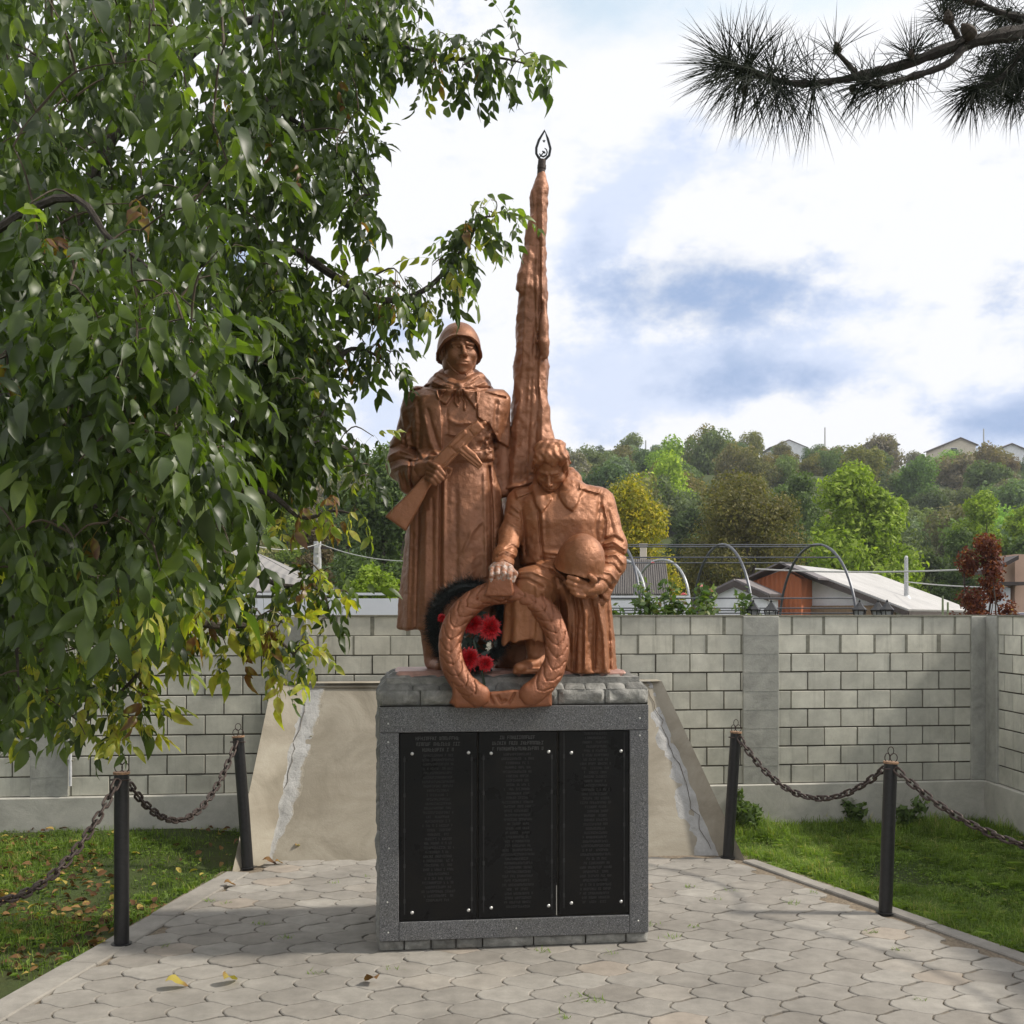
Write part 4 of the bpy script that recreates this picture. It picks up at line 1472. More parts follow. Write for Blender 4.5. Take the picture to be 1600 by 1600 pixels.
# ------------------------------------------------------------------ the sculpted laurel ring on the front edge
def build_stone_wreath():
    c = P(787, 1085, 6.5)
    root = empty('laurel_ring_sculpture', (c[0], c[1], 1.5))
    tag(root, 'round copper painted laurel wreath sculpture leaning on the front edge of the pedestal', 'sculpture')
    v = Vol((-.50, 6.22, 1.42), (.42, 6.72, 2.26), .0055)
    # ring plane: px centre (787,1012), outer radius ~101 px; leaning back a little
    def rp(a, r=84.0):
        px = 787 + r * math.sin(a) * 1.0; py = 1011 - r * math.cos(a) * 1.02
        d = 6.475 + (1011 - py) * .0009 + (.05 if False else 0)
        return P(px, py, d), px, py, d
    N = 64
    a0, a1 = math.radians(-152), math.radians(150)
    pts = [rp(a0 + (a1 - a0) * i / N)[0] for i in range(N + 1)]
    for i in range(N):
        t = abs(i / N - .5) * 2
        r = .069 + .002 * math.sin(i * .9)
        v.cone(pts[i], pts[i + 1], r, r, .006, sc=(1, .72, 1))
    # overlapping leaves
    M_ = 23
    for i in range(M_):
        for sg in (-1, 1):
            a = a0 + (a1 - a0) * (i + (.0 if sg > 0 else .5) + .3) / M_
            da = (a1 - a0) / M_
            dirn = 1 if a < 0 else -1
            if a > 0: dirn = -1
            p0, x0, y0, d0 = rp(a, 84 + sg * 3)
            p1, x1, y1, d1 = rp(a + dirn * da * 1.35, 84 + sg * 9.5)
            p0 = P(x0, y0, d0 - .036); p1 = P(x1, y1, d1 - .026)
            v.cone(p0, p1, .020, .008, .014, sc=(1, .6, 1))
            pm = P((x0 * .6 + x1 * .4), (y0 * .6 + y1 * .4), (d0 + d1) / 2 - .034)
            v.cone(p0 * .8 + p1 * .2, pm, .022, .019, .014, sc=(1, .6, 1))
    # grooves between the leaves
    R = []
    for i in range(M_ * 1):
        a = a0 + (a1 - a0) * (i + .3) / M_
        da = (a1 - a0) / M_
        dirn = 1 if a < 0 else -1
        for sg in (-1, 1):
            _, x0, y0, _ = rp(a, 84); _, x1, y1, _ = rp(a + dirn * da * .9, 84 + sg * 15)
            _, xm, ym, _ = rp(a + dirn * da * .3, 84 + sg * 9)
            R.append(('line', [(x0, y0), (xm, ym), (x1, y1)], -.010, .95))
        R.append(('line', [(x0, y0), rp(a + dirn * da * .6, 84)[1:3]], -.006, .95))
    v.relief(R)
    v.rough(.003, 14, 3)
    v.rough(.0015, 50, 2)
    v.mesh('leaf_ring', M_WREATH, root)
    # the block under the fist and the ribbon base
    b = Vol((-.22, 6.3, 2.06), (.06, 6.66, 2.22), .005)
    b.plate([(764, 903), (800, 903), (803, 925), (800, 932), (756, 932), (760, 920)], 6.46, 6.56, .012, .01)
    b.rough(.002, 20, 2)
    b.mesh('hand_rest', M_WREATH, root)
    b = Vol((-.40, 6.26, 1.40), (.30, 6.66, 1.62), .005)
    b.plate([(712, 1076), (740, 1084), (800, 1078), (862, 1078), (862, 1103), (800, 1107), (714, 1105), (702, 1098)], 6.40, 6.60, .018, .01)
    b.plate([(702, 1050), (728, 1050), (748, 1102), (712, 1104)], 6.39, 6.50, .02, .02)
    b.relief([('line', [(763, 1083), (771, 1099)], -.014, 1.5), ('line', [(804, 1083), (796, 1099)], -.014, 1.5), ('line', [(778, 1088), (783, 1098), (790, 1094)], -.014, 2.2),
              ('line', [(752, 1078), (752, 1105)], -.012, 1.5)])
    b.rough(.003, 14, 3)
    b.mesh('ribbon_base', M_WREATH, root)
    return root


build_standing()
build_kneeling()
build_banner()
build_stone_wreath()


# ------------------------------------------------------------------ the artificial funeral wreath tucked behind it
def build_funeral_wreath():
    c = P(733, 1048, 6.66)
    root = empty('funeral_wreath', tuple(c))
    tag(root, 'black bristly memorial wreath with red flowers leaning behind the laurel ring', 'wreath')
    rl = np.array(root.location)
    rg = np.random.RandomState(11)
    m_d = simple('black_tinsel', (.007, .011, .010), .6, nscale=60)
    V = []; Fs = []
    def rp(a, r):
        px = 733 + r * 64 * math.sin(a); py = 977 - r * 70 * math.cos(a)
        return px, py
    n = 0
    cards = 13000
    A = rg.rand(cards) * 2 * math.pi
    rr = .86 + .07 * rg.randn(cards)
    for i in range(cards):
        px, py = rp(A[i], rr[i])
        d = 6.69 + .018 * rg.randn() + (977 - py) * .0004
        p = P(px, py, d) - rl
        o = rg.randn(3); o[1] = o[1] * .5 - .4
        o += np.array((math.sin(A[i]), 0, math.cos(A[i]))) * .9
        o /= np.linalg.norm(o)
        l = .035 + .03 * rg.rand()
        s = np.cross(o, rg.randn(3)); s /= np.linalg.norm(s); s *= .0016
        V += [p - s, p + s, p + o * l]
    V = np.array(V); Fc = np.arange(len(V)).reshape(-1, 3)
    np_mesh('bristle_ring', V, Fc, m_d, False, None, root)
    m = MB()
    pts = [P(*rp(a, .86), 6.70) - rl for a in np.linspace(0, 2 * math.pi, 40)[:-1]]
    m.loop_tube(pts, .026, 8)
    m.build('ring_core', m_d, root, True)
    for q in ((705, 700), (765, 768)):
        m = MB(); m.tube([P(q[0], 1040, 6.70) - rl, P(q[1], 1048, 6.66) - rl], .006, 6); m.build('support_wire', m_d, root)
    # chrysanthemums: rows of narrow petals
    t = NT('red_petal')
    vv = t.attr()
    t.fin(t.ramp(vv, [(0, (.18, .003, .006)), (.7, (.62, .012, .02)), (.96, (.72, .03, .035)), (1, (.85, .42, .40))]), .5)
    for (px, py, r, d, nn) in [(765, 981, .074, 6.60, 190), (738, 975, .066, 6.63, 170), (733, 1029, .070, 6.60, 180), (758, 1037, .050, 6.59, 130), (691, 966, .028, 6.62, 70)]:
        fc = P(px, py, d) - rl
        axis = np.array((.1, -1, .12)); axis /= np.linalg.norm(axis)
        V = []; Q = []; va = []
        for i in range(nn):
            k = i / nn
            ph = i * 2.39996
            el = math.radians(88 - 100 * k ** .75)
            u = np.array((1, 0, 0)); w = np.cross(axis, u); w /= np.linalg.norm(w)
            o = (math.cos(ph) * u + math.sin(ph) * w) * math.cos(el) + axis * math.sin(el)
            l = r * (.65 + .4 * k + .12 * rg.randn())
            s = np.cross(o, axis + .01 * rg.randn(3)); s /= np.linalg.norm(s); s *= .0042
            q = np.cross(s, o); q /= np.linalg.norm(q)
            p0 = fc + o * r * .15
            p1 = fc + o * l * .7 + q * .002; p2 = fc + o * l + axis * .006 * (1 if k < .6 else -1)
            b = len(V)
            V += [p0 - s * .5, p0 + s * .5, p1 + s, p2 + s * .4, p2 - s * .4, p1 - s]
            Q += [(b, b + 1, b + 2, b + 5), (b + 5, b + 2, b + 3, b + 4)]
            tip = .96 + .04 * rg.rand() if rg.rand() < .3 else .8
            base = .2 + .5 * rg.rand()
            va += [0, 0, base, tip, tip, base]
        np_mesh('red_flower', np.array(V), np.array(Q), t.m, True, va, root)
    # dark leaves round the blooms
    V = []; Q = []
    for i in range(70):
        px, py = (745 + 26 * rg.randn() * .7, 1003 + 22 * rg.randn())
        p = P(px, py, 6.66 + .02 * rg.randn()) - rl
        o = rg.randn(3); o[1] *= .4; o /= np.linalg.norm(o)
        s = np.cross(o, (0, 1, 0)); s = s / np.linalg.norm(s) * .014
        b = len(V); V += [p, p + o * .03 + s, p + o * .07, p + o * .03 - s]; Q.append((b, b + 1, b + 2, b + 3))
    np_mesh('dark_leaves', np.array(V), np.array(Q), simple('plastic_leaf', (.012, .03, .022), .4), False, None, root)
    m = MB()
    m.tube(smoothline([P(740, 1000, 6.63) - rl, P(752, 1045, 6.6) - rl, P(757, 1072, 6.50) - rl], 5), .008, 6)
    m.build('flower_stem', simple('plastic_stem', (.03, .05, .03), .4), root, True)


build_funeral_wreath()


# ------------------------------------------------------------------ terrain, paving, kerbs
def gh(x, y):
    """height of the ground"""
    x = np.asarray(x, float); y = np.asarray(y, float)
    z = np.full(np.broadcast(x, y).shape, -.045)
    def ss(a, b, t):
        t = np.clip((t - a) / (b - a + 0.0), 0, 1); return t * t * (3 - 2 * t)
    z = z - 1.0 * ss(13.5, 30, y) * (1 - ss(5, 8, x) * (1 - ss(16, 26, y)))
    z = z + .55 * ss(5.5, 7.5, x) * ss(11.6, 13, y) * (1 - ss(18, 26, y))
    z = z + .12 * ss(-1.5, -3.0, x) * ss(7.6, 10, y) * (1 - ss(10.3, 11.5, y))
    crest = 20.2 + 1.6 * ss(-60, 60, x) + 1.2 * np.sin(x * .03 + 1) + .8 * np.sin(x * .083)
    t = np.clip((y - 46) / (150 - 46), 0, 1)
    prof = t * .85 + .15 * ss(0, 1, t)
    z = z + (crest + 1) * prof
    bumps = 1.6 * np.sin(x * .09 + y * .05) * np.sin(y * .11 + 2) + .9 * np.sin(x * .23 + 1) * np.sin(y * .19)
    z = z + bumps * ss(50, 75, y) * (1 - ss(130, 160, y) * .6)
    return z


def build_ground():
    ys = np.concatenate([np.arange(-30, 0, 3), np.arange(0, 60, 1.0), np.arange(60, 200, 3.0), np.arange(200, 900, 50)])
    xs = np.concatenate([np.arange(-600, -130, 40), np.arange(-130, -20, 4.0), np.arange(-20, 20, 1.0), np.arange(20, 130, 4.0), np.arange(130, 640, 40)])
    X, Y = np.meshgrid(xs, ys)
    Z = gh(X, Y)
    V = np.stack([X.ravel(), Y.ravel(), Z.ravel()], 1)
    nx = len(xs)
    i, j = np.meshgrid(np.arange(nx - 1), np.arange(len(ys) - 1))
    k = (j * nx + i).ravel()
    o = np_mesh('ground', V, np.stack([k, k + 1, k + nx + 1, k + nx], 1), M_GROUND, True)
    tag(o, kind='structure')


build_ground()

# outline of the paved forecourt (front part lies behind the camera)
LB = np.array((-2.20, 8.50)); LF = np.array((-2.86, 4.2)); RB = np.array((1.96, 8.92)); RF = np.array((3.95, 4.2))


def inside_pave(x, y, m=0.0):
    def side(a, b, x, y): return (b[0] - a[0]) * (y - a[1]) - (b[1] - a[1]) * (x - a[0])
    l = side(LF, LB, x, y) / np.linalg.norm(LB - LF)
    r = side(RF, RB, x, y) / np.linalg.norm(RB - RF)
    return (l < -m) & (r > m)


def build_paving():
    W, H, A, Bv, gap = .284, .207, .033, .026, .0045
    rg = np.random.RandomState(21)
    V = []; Fs = {}; va = []; n = 0
    ca, sa = math.cos(math.radians(1.5)), math.sin(math.radians(1.5))
    for r in range(-8, 60):
        for c in range(-30, 30):
            cx = (c + (.5 if r % 2 else 0)) * W; cy = r * H * 1.0
            X0 = cx * ca - cy * sa + .1; Y0 = cx * sa + cy * ca + 1.2
            if Y0 < 1.3 or Y0 > 9.2: continue
            # top edge: A cos, bottom edge: -A cos, ends: S shaped
            pts = []
            hw, hh = W / 2 - gap, H / 2 - gap
            N = 9
            for i in range(N):
                t = -1 + 2 * i / (N - 1); pts.append((t * hw, -hh - A * math.cos(t * math.pi) * 1.0 + .006 * math.sin(t * math.pi)))
            for i in range(1, 5):
                t = -1 + 2 * i / 5; yy = t * (hh - A); pts.append((hw - Bv * math.cos(t * math.pi / 2) * 1.2, yy))
            for i in range(N):
                t = 1 - 2 * i / (N - 1); pts.append((t * hw, hh + A * math.cos(t * math.pi) + .006 * math.sin(t * math.pi)))
            for i in range(1, 5):
                t = 1 - 2 * i / 5; yy = t * (hh - A); pts.append((-hw - Bv * math.cos(t * math.pi / 2) * 1.2 , yy))
            pts = np.array(pts)
            # slip in depth keeps tile ends meeting
            P2 = np.stack([X0 + pts[:, 0] * ca - pts[:, 1] * sa, Y0 + pts[:, 0] * sa + pts[:, 1] * ca], 1)
            if not inside_pave(P2[:, 0], P2[:, 1], .16 if True else 0).all(): 
                if not inside_pave(np.array([X0]), np.array([Y0]), .13)[0]: continue
                # clip by sliding points inward
                for q in range(len(P2)):
                    for _ in range(30):
                        if inside_pave(P2[q, 0], P2[q, 1], .155): break
                        P2[q] += (np.array((X0, Y0)) - P2[q]) * .12
            if Y0 > 8.95: continue
            zt = rg.randn() * .0016; tx, ty = rg.randn(2) * .006
            def zz(p): return zt + tx * (p[0] - X0) + ty * (p[1] - Y0)
            m = len(P2)
            ctr = P2.mean(0)
            inner = ctr + (P2 - ctr) * (1 - .004 / .11)
            top = [(p[0], p[1], zz(p)) for p in inner]
            mid = [(p[0], p[1], zz(p) - .004) for p in P2]
            bot = [(p[0], p[1], -.035) for p in P2]
            V += top + mid + bot
            Fs.setdefault(m, []).append([n + i for i in range(m)])
            for i in range(m):
                j = (i + 1) % m
                Fs.setdefault(4, []).append((n + i, n + m + i, n + m + j, n + j))
                Fs.setdefault(4, []).append((n + m + i, n + 2 * m + i, n + 2 * m + j, n + m + j))
            val = np.clip(.5 + .26 * rg.randn(), 0, .93) if rg.rand() > .03 else 1.0
            va += [val] * (3 * m)
            n += 3 * m
    o = np_mesh('paving', np.array(V), [np.array(f) for f in Fs.values()], M_PAVE, False, np.array(va))
    tag(o, kind='structure')
    # sand and dirt bed that shows in the joints
    m = MB()
    m.add([(LF[0], 1.0, -.014), (RF[0] + 1.3, 1.0, -.014), (RF[0] + .05, 4.2, -.014), (RB[0], 9.2, -.014), (LB[0], 9.2, -.014), (LF[0], 4.2, -.014)], [(0, 1, 2, 3, 4, 5)])
    tag(m.build('paving_bed', simple('sandy_bed', (.17, .135, .095), .95, nscale=50, namt=.5)), kind='structure')
    # kerbs
    for nm, a, b, w, s in (('kerb', LF, LB, .19, -1), ('kerb', RF, RB, .12, 1)):
        m = MB()
        d = (b - a) / np.linalg.norm(b - a); nrm = np.array((d[1], -d[0])) * (1 if s < 0 else -1)   # towards the paving
        L = np.linalg.norm(b - a); a = a - d * 2.9; L += 2.9
        k = 0; x = 0
        while x < L - .01:
            l = min(1.0, L - x)
            c = a + d * (x + l / 2) + nrm * (w / 2 - .03)
            R = np.array(((d[0], nrm[0], 0), (d[1], nrm[1], 0), (0, 0, 1)))
            m.box((c[0], c[1], -.056 + .004 * math.sin(k * 2.3)), (l / 2 - .002, w / 2, .062), R, bev=.008, var=.35 + .4 * ((k * 37) % 10) / 10)
            x += l; k += 1
        tag(m.build(nm, M_PAVE), kind='structure')


build_paving()


# ------------------------------------------------------------------ the concrete block wall behind
WSL = .116
def wall_pt(x, z=0.0, off=0.0):
    """point of the back wall's near face; off > 0 is towards the camera"""
    n = np.array((WSL, -1.0, 0)) / math.hypot(1, WSL)
    return np.array((x, 10.276 + WSL * x, z)) + n * off


XC = 4.72                                                     # the corner


def wall_run(name, O, D, N, length, pillars, label):
    """O start at ground, D along, N towards the viewer"""
    R = np.stack([D, -N, UP], 1)
    root = empty(name, tuple(O + D * length / 2))
    tag(root, label, 'wall')
    rt = np.array(root.location)
    zpl, cw, ch = .37, .337, .1805
    m = MB(); m.box(O + D * length / 2 - N * .105 + UP * 1.0 - rt, (length / 2, .09, .985), R)
    m.build('mortar_core', M_MORT, root)
    m = MB(); m.box(O + D * length / 2 - N * .08 + UP * (zpl / 2 - .15) - rt, (length / 2, .125, zpl / 2 + .15), R, bev=.01)
    m.build('foundation_plinth', M_CONC, root)
    rg = np.random.RandomState(5)
    m = MB(); ml = MB()
    for r in range(9):
        x = -cw * (.5 if r % 2 else 0)
        top = r >= 7
        while x < length:
            a = max(x, 0); b = min(x + cw, length)
            if b - a > .03:
                g = .0050 + .0018 * rg.rand() if not top else .004
                bl = (b - a) / 2 - g
                m.box(O + D * (a + b) / 2 - N * (.010 + .0025 * rg.rand() - .010 * 0) + UP * (zpl + (r + .5) * ch) - rt, (bl, .012 + .006 * rg.rand(), ch / 2 - (.0062 + .0016 * rg.rand() if not top else .003)), R,
                      var=np.clip((.42 if not top else .72) + .2 * rg.randn(), 0, 1), bev=.003)
                if top:          # mortar smeared over the joint
                    w = .012 + .012 * rg.rand()
                    ml.box(O + D * b + UP * (zpl + (r + .5) * ch) - N * .006 - rt, (w, .0105, ch / 2 - .001), R, bev=.004)
            x += cw
    # cap strip of light mortar
    ml.box(O + D * length / 2 - N * .09 + UP * (zpl + 9 * ch + .004) - rt, (length / 2, .105, .009), R, bev=.002)
    m.build('blocks', M_BLOCK, root)
    ml.build('smeared_mortar', M_MORTL, root)
    for (p0, p1, dark) in pillars:
        m = MB(); m.box(O + D * (p0 + p1) / 2 + UP * (zpl + 9 * ch) / 2 + N * .008 - rt + UP * zpl / 2, ((p1 - p0) / 2, .02, (9 * ch) / 2 - .001), R, bev=.006)
        for r in range(1, 9):
            m.box(O + D * (p0 + p1) / 2 + UP * (zpl + r * ch) + N * .0285 - rt, ((p1 - p0) / 2 - .01, .0012, .002), R)
        m.build('pillar', M_CONCP, root)
    return root


M_CONCP = mat_stone('pillar_concrete', [(.24, .24, .215), (.34, .34, .305), (.43, .425, .38)], 6, .4)
Dw = np.array((1, WSL, 0)); Dw /= np.linalg.norm(Dw)
Nw = np.array((WSL, -1, 0)); Nw /= np.linalg.norm(Nw)
def wx(px):      # distance along the back wall of the point seen at this column
    k = (px - CX) / F
    x = 10.276 * k / (1 - WSL * k)
    return (x + 9.0) / Dw[0]
wall_run('block_wall', wall_pt(-9.0), Dw, Nw, (XC + 9.0) / Dw[0],
         [(wx(48), wx(108), 0), (wx(426), wx(476), 0), (wx(1160), wx(1216), 0), (wx(1516), wx(1541), 0)],
         'long grey concrete block wall running behind the monument')
cpt = wall_pt(XC)
wall_run('block_wall', cpt + np.array((0, -9.0, 0)), np.array((0.0, 1, 0)), np.array((-1.0, 0, 0)), 9.0 - .03, [(8.72, 8.96, 0)],
         'short return of concrete block wall coming forward at the right corner')


def build_pipe(px, y0, y1, label):
    c = wall_pt(0, 0, .045); k = (px - CX) / F
    x = 10.276 * k / (1 - WSL * k)
    z1 = CAMH - (y0 - CY) / F * (10.27 + WSL * x); z0 = CAMH - (y1 - CY) / F * (10.27 + WSL * x)
    m = MB()
    b = wall_pt(x, 0, .042)
    root = empty('plastic_conduit', (b[0], b[1], z0)); tag(root, label, 'conduit')
    m.tube([(0, 0, 0), (0, 0, z1 - z0)], .014, 10)
    m.build('tube', simple('white_plastic_pipe', (.52, .53, .55), .5), root, True)
    for t in (.25, .75):
        m = MB(); m.box((0, .008, (z1 - z0) * t), (.022, .012, .008), bev=.002); m.build('clip', M_MORTL, root)


build_pipe(478, 964, 1075, 'thin white plastic conduit on the block wall behind the leaning slab')
build_pipe(112, 1070, 1227, 'thin white plastic conduit at the far left of the block wall')


# ------------------------------------------------------------------ the leaning concrete slab behind the pedestal
def build_slab():
    root = empty('leaning_concrete_slab', (-.1, 9.4, 0)); rl = np.array(root.location)
    tag(root, 'tan cast concrete slab with splayed sides leaning behind the pedestal', 'slab')
    bot = [P(362, 1362, 8.50), P(420, 1346, 8.86), P(1118, 1334, 9.14), P(1166, 1343, 8.92)]
    for b in bot: b[2] = -.03
    zt = 1.40
    def at(px, d): return np.array(((px - CX) / F * d, d, zt))
    top = [at(425, 9.62), at(484, 9.70), at(1016, 10.0), at(1034, 9.95)]
    # back row straight down
    bk = [np.array((top[0][0], 9.95, -.03)), np.array((top[3][0], 10.30, -.03))]
    bkt = [np.array((top[0][0], 9.90, zt)), np.array((top[3][0], 10.25, zt))]
    # subdivided panels with slight cast unevenness
    V = []; Fs = []
    def panel(a, b, c, d, nu, nv, wob=.006):
        n0 = len(V)
        for j in range(nv + 1):
            for i in range(nu + 1):
                u, w = i / nu, j / nv
                p = (a * (1 - u) + b * u) * (1 - w) + (d * (1 - u) + c * u) * w
                if 0 < u < 1 and 0 < w < 1 or True:
                    p = p + np.array((0, -1, .3)) * wob * fbm(np.array(p[0]), np.array(p[1]), np.array(p[2]), 2.2, 3)
                V.append(p - rl)
        for j in range(nv):
            for i in range(nu):
                k = n0 + j * (nu + 1) + i
                Fs.append((k, k + 1, k + nu + 2, k + nu + 1))
    for i, n in ((0, 8), (1, 60), (2, 8)):
        panel(bot[i], bot[i + 1], top[i + 1], top[i], n, 40)
    panel(top[0], top[3], bkt[1], bkt[0], 40, 3, 0)
    panel(bk[0], bot[0], top[0], bkt[0], 4, 20, 0); panel(bot[3], bk[1], bkt[1], top[3], 4, 20, 0)
    np_mesh('slab_face', np.array(V), np.array(Fs), M_SLAB, True, None, root).data.set_sharp_from_angle(angle=math.radians(25))
    # top lip
    m = MB()
    a, b = at(488, 9.68), at(1014, 9.98)
    m.tube([a - rl + (0, -.01, -.035), b - rl + (0, -.01, -.035)], .012, 6)
    m.build('top_lip', M_SLAB, root)
    # irregular patches of grey mortar smeared down both fold lines
    rg = np.random.RandomState(9)
    for (a, b, side, w0, w1) in ((bot[1], top[1], -1, .07, .17), (bot[2], top[2], 1, .20, .09)):
        V = []; Fs = []; PV = []; n = 90; w = 14
        nrm = np.array((0.0, -1, .35)); nrm /= np.linalg.norm(nrm)
        for j in range(n + 1):
            t = j / n
            p = a * (1 - t) + b * t
            wd = (w0 * (1 - t) + w1 * t) * (1 + .45 * fbm(np.array(t * 3.0), np.array(side * 2.0), np.array(.3), 2.1, 3))
            off = .04 * fbm(np.array(t * 2.5), np.array(side * 3.0 + 5), np.array(.7), 1.7, 3) + (side > 0) * (-.06)
            for i in range(w + 1):
                u = -1 + 2 * i / w
                e = 1 - abs(u) ** 2.2
                jag = .012 * fbm(np.array(t * 20), np.array(u * 2 + side), np.array(.1), 2, 2)
                q = p + np.array((off + u * wd + jag, 0, 0))
                # follow the folded surface: side panels come forward
                sx = (q[0] - p[0]) * side
                q[1] += -max(0, sx) * (.86 if side < 0 else .55) * (1 - .9 * t if side < 0 else 1 - .6 * t) - (0 if sx > 0 else 0)
                if side > 0 or side < 0:
                    q[1] += (-(q[0] - p[0]) * 0)
                if sx < 0: q[1] += (q[0] - p[0]) * .035
                h = .013 * e * (1 + .7 * fbm(np.array(q[0] * 1.), np.array(q[1]), np.array(q[2]), 9, 3)) - .008
                V.append(q + nrm * (h + .004) - rl); PV.append(e)
        for j in range(n):
            for i in range(w):
                k = j * (w + 1) + i; Fs.append((k, k + 1, k + w + 2, k + w + 1))
        np_mesh('mortar_patch', np.array(V), np.array(Fs), M_PATCH, True, np.array(PV), root)
        # crack
        m = MB(); pts = []
        for j in range(26):
            t = .04 + .9 * j / 25
            p = a * (1 - t) + b * t + nrm * .016
            off = .04 * fbm(np.array(t * 2.5), np.array(side * 3.0 + 5), np.array(.7), 1.7, 3) + (side > 0) * (-.06) + .02 * side + .012 * rg.randn()
            pts.append(p + np.array((off, 0, 0)) - rl)
        m.tube(pts, .0028, 4)
        m.build('crack', M_JOINT, root)


build_slab()


# ------------------------------------------------------------------ bollards and chains
def build_bollard(base, top, label):
    base = np.array(base, float); top = np.array(top, float)
    root = empty('chain_bollard', tuple(base))
    tag(root, label, 'bollard', 'black bollards with a chain')
    ax = top - base; L = np.linalg.norm(ax); ax /= L
    m = MB(); m.tube([(0, 0, -.05), ax * L * .5, ax * (L - .01)], .0445, 24)
    m.build('post', M_BLACK, root, True)
    m = MB(); m.tube([(0, 0, 0), ax * .006], .062, 20); m.build('foot_plate', M_BLACK, root, True)
    m = MB(); m.tube([ax * (L - .012), ax * (L + .001)], .050, 24); m.build('cap', M_RUSTL, root, True)
    rg = random.Random(int(base[0] * 100))
    th = np.linspace(0, 2 * math.pi, 25)[:-1]
    k = rg.random()
    for (dx, dy, rr, up, tl) in ((-.021, .008, .023, .026, .35), (.021, .004, .023, .026, -.3), (0, 0, .022, .072, .1)):
        m = MB()
        d = np.array((math.cos(tl + k * .3), math.sin(tl + k * .3), 0))
        c = ax * L + np.array((dx, dy, up))
        m.loop_tube([c + d * rr * math.cos(t) + UP * rr * 1.25 * math.sin(t) for t in th], .0032, 6)
        m.build('ring', M_RUST, root, True)
    # lug that carries the chain
    m = MB(); m.loop_tube([ax * (L - .045) + np.array((.060 * math.cos(t), .018 * math.sin(t) - .02, 0)) for t in th], .005, 6)
    m.build('chain_lug', M_RUST, root, True)
    return root, base + ax * (L - .045)


def link_mesh():
    m = MB(); r, hl, w = .0080, .036, .0190
    pts = []
    for t in np.linspace(-math.pi / 2, math.pi / 2, 7): pts.append((hl * .45 + hl * 0 + (w) * math.cos(t) + .010, w * math.sin(t), 0))
    for t in np.linspace(math.pi / 2, 3 * math.pi / 2, 7): pts.append((-hl * .45 + w * math.cos(t) - .010, w * math.sin(t), 0))
    m.loop_tube(pts, r, 8)
    return m


_link = None
def build_chain(a, b, sag, label):
    global _link
    a = np.array(a, float); b = np.array(b, float)
    root = empty('sagging_chain', tuple((a + b) / 2)); rl = np.array(root.location)
    tag(root, label, 'chain', 'rusty chains between bollards')
    d = b - a; hd = d[:2] / np.linalg.norm(d[:2])
    a = a + np.array((hd[0], hd[1], 0)) * .05; b = b - np.array((hd[0], hd[1], 0)) * .05
    T = np.linspace(0, 1, 400)
    C = np.array([a + (b - a) * t - UP * sag * 4 * t * (1 - t) for t in T])
    s = np.concatenate([[0], np.cumsum(np.linalg.norm(np.diff(C, axis=0), axis=1))])
    pitch = .066; n = int(s[-1] / pitch)
    pitch = s[-1] / n
    for i in range(n):
        u = (i + .5) * pitch
        p = np.array([np.interp(u, s, C[:, k]) for k in range(3)])
        q0 = np.array([np.interp(u - pitch / 2, s, C[:, k]) for k in range(3)]); q1 = np.array([np.interp(u + pitch / 2, s, C[:, k]) for k in range(3)])
        t = Vector(q1 - q0).normalized()
        rm = t.to_track_quat('X', 'Z').to_matrix() @ Matrix.Rotation(math.radians(45 + 90 * (i % 2) + 14 * math.sin(i * 1.7)), 3, 'X')
        if _link is None:
            o = link_mesh().build('chain_link', M_RUST, None, True); _link = o
        else:
            o = _link.copy(); COL.objects.link(o)
        o.parent = root
        o.matrix_local = Matrix.Translation(Vector(p - rl)) @ rm.to_4x4()


def at_depth(px, py, d): return P(px, py, d)
bl1, t1 = build_bollard(G(190, 1475), P(190, 1206, 6.63), 'black bollard nearest the camera on the left lawn edge')
bl2, t2 = build_bollard(G(388, 1356), P(372, 1150, 8.66), 'black bollard leaning in front of the left end of the slab')
bl3, t3 = build_bollard(G(1137, 1340), P(1150, 1143, 8.98), 'black bollard leaning at the right end of the slab')
bl4, t4 = build_bollard(G(1383, 1426), P(1392, 1190, 7.33), 'black bollard in front of the right lawn near the paving edge')
bl5, t5 = build_bollard((-2.62, 4.55, 0), (-2.62, 4.55, 1.03), 'black bollard beyond the left edge of the view')
bl6, t6 = build_bollard((3.45, 5.25, 0), (3.45, 5.25, 1.0), 'black bollard beyond the right edge of the view')
build_chain(t1, t2, .42, 'rusty chain sagging between the two left bollards')
build_chain(t3, t4, .34, 'rusty chain sagging between the two right bollards')
build_chain(t5, t1, .42, 'rusty chain running out of view at the left edge')
build_chain(t4, t6, .30, 'rusty chain running out of view at the right edge')


# ------------------------------------------------------------------ grass, weeds, litter of leaves
M_GRASS = mat_leaf('grass_blade', [(0, (.040, .068, .014)), (.5, (.125, .19, .036)), (.85, (.24, .33, .07)), (1, (.38, .32, .13))], .4, .55, spec=.25)


def wallfront(x): return 10.276 + WSL * x


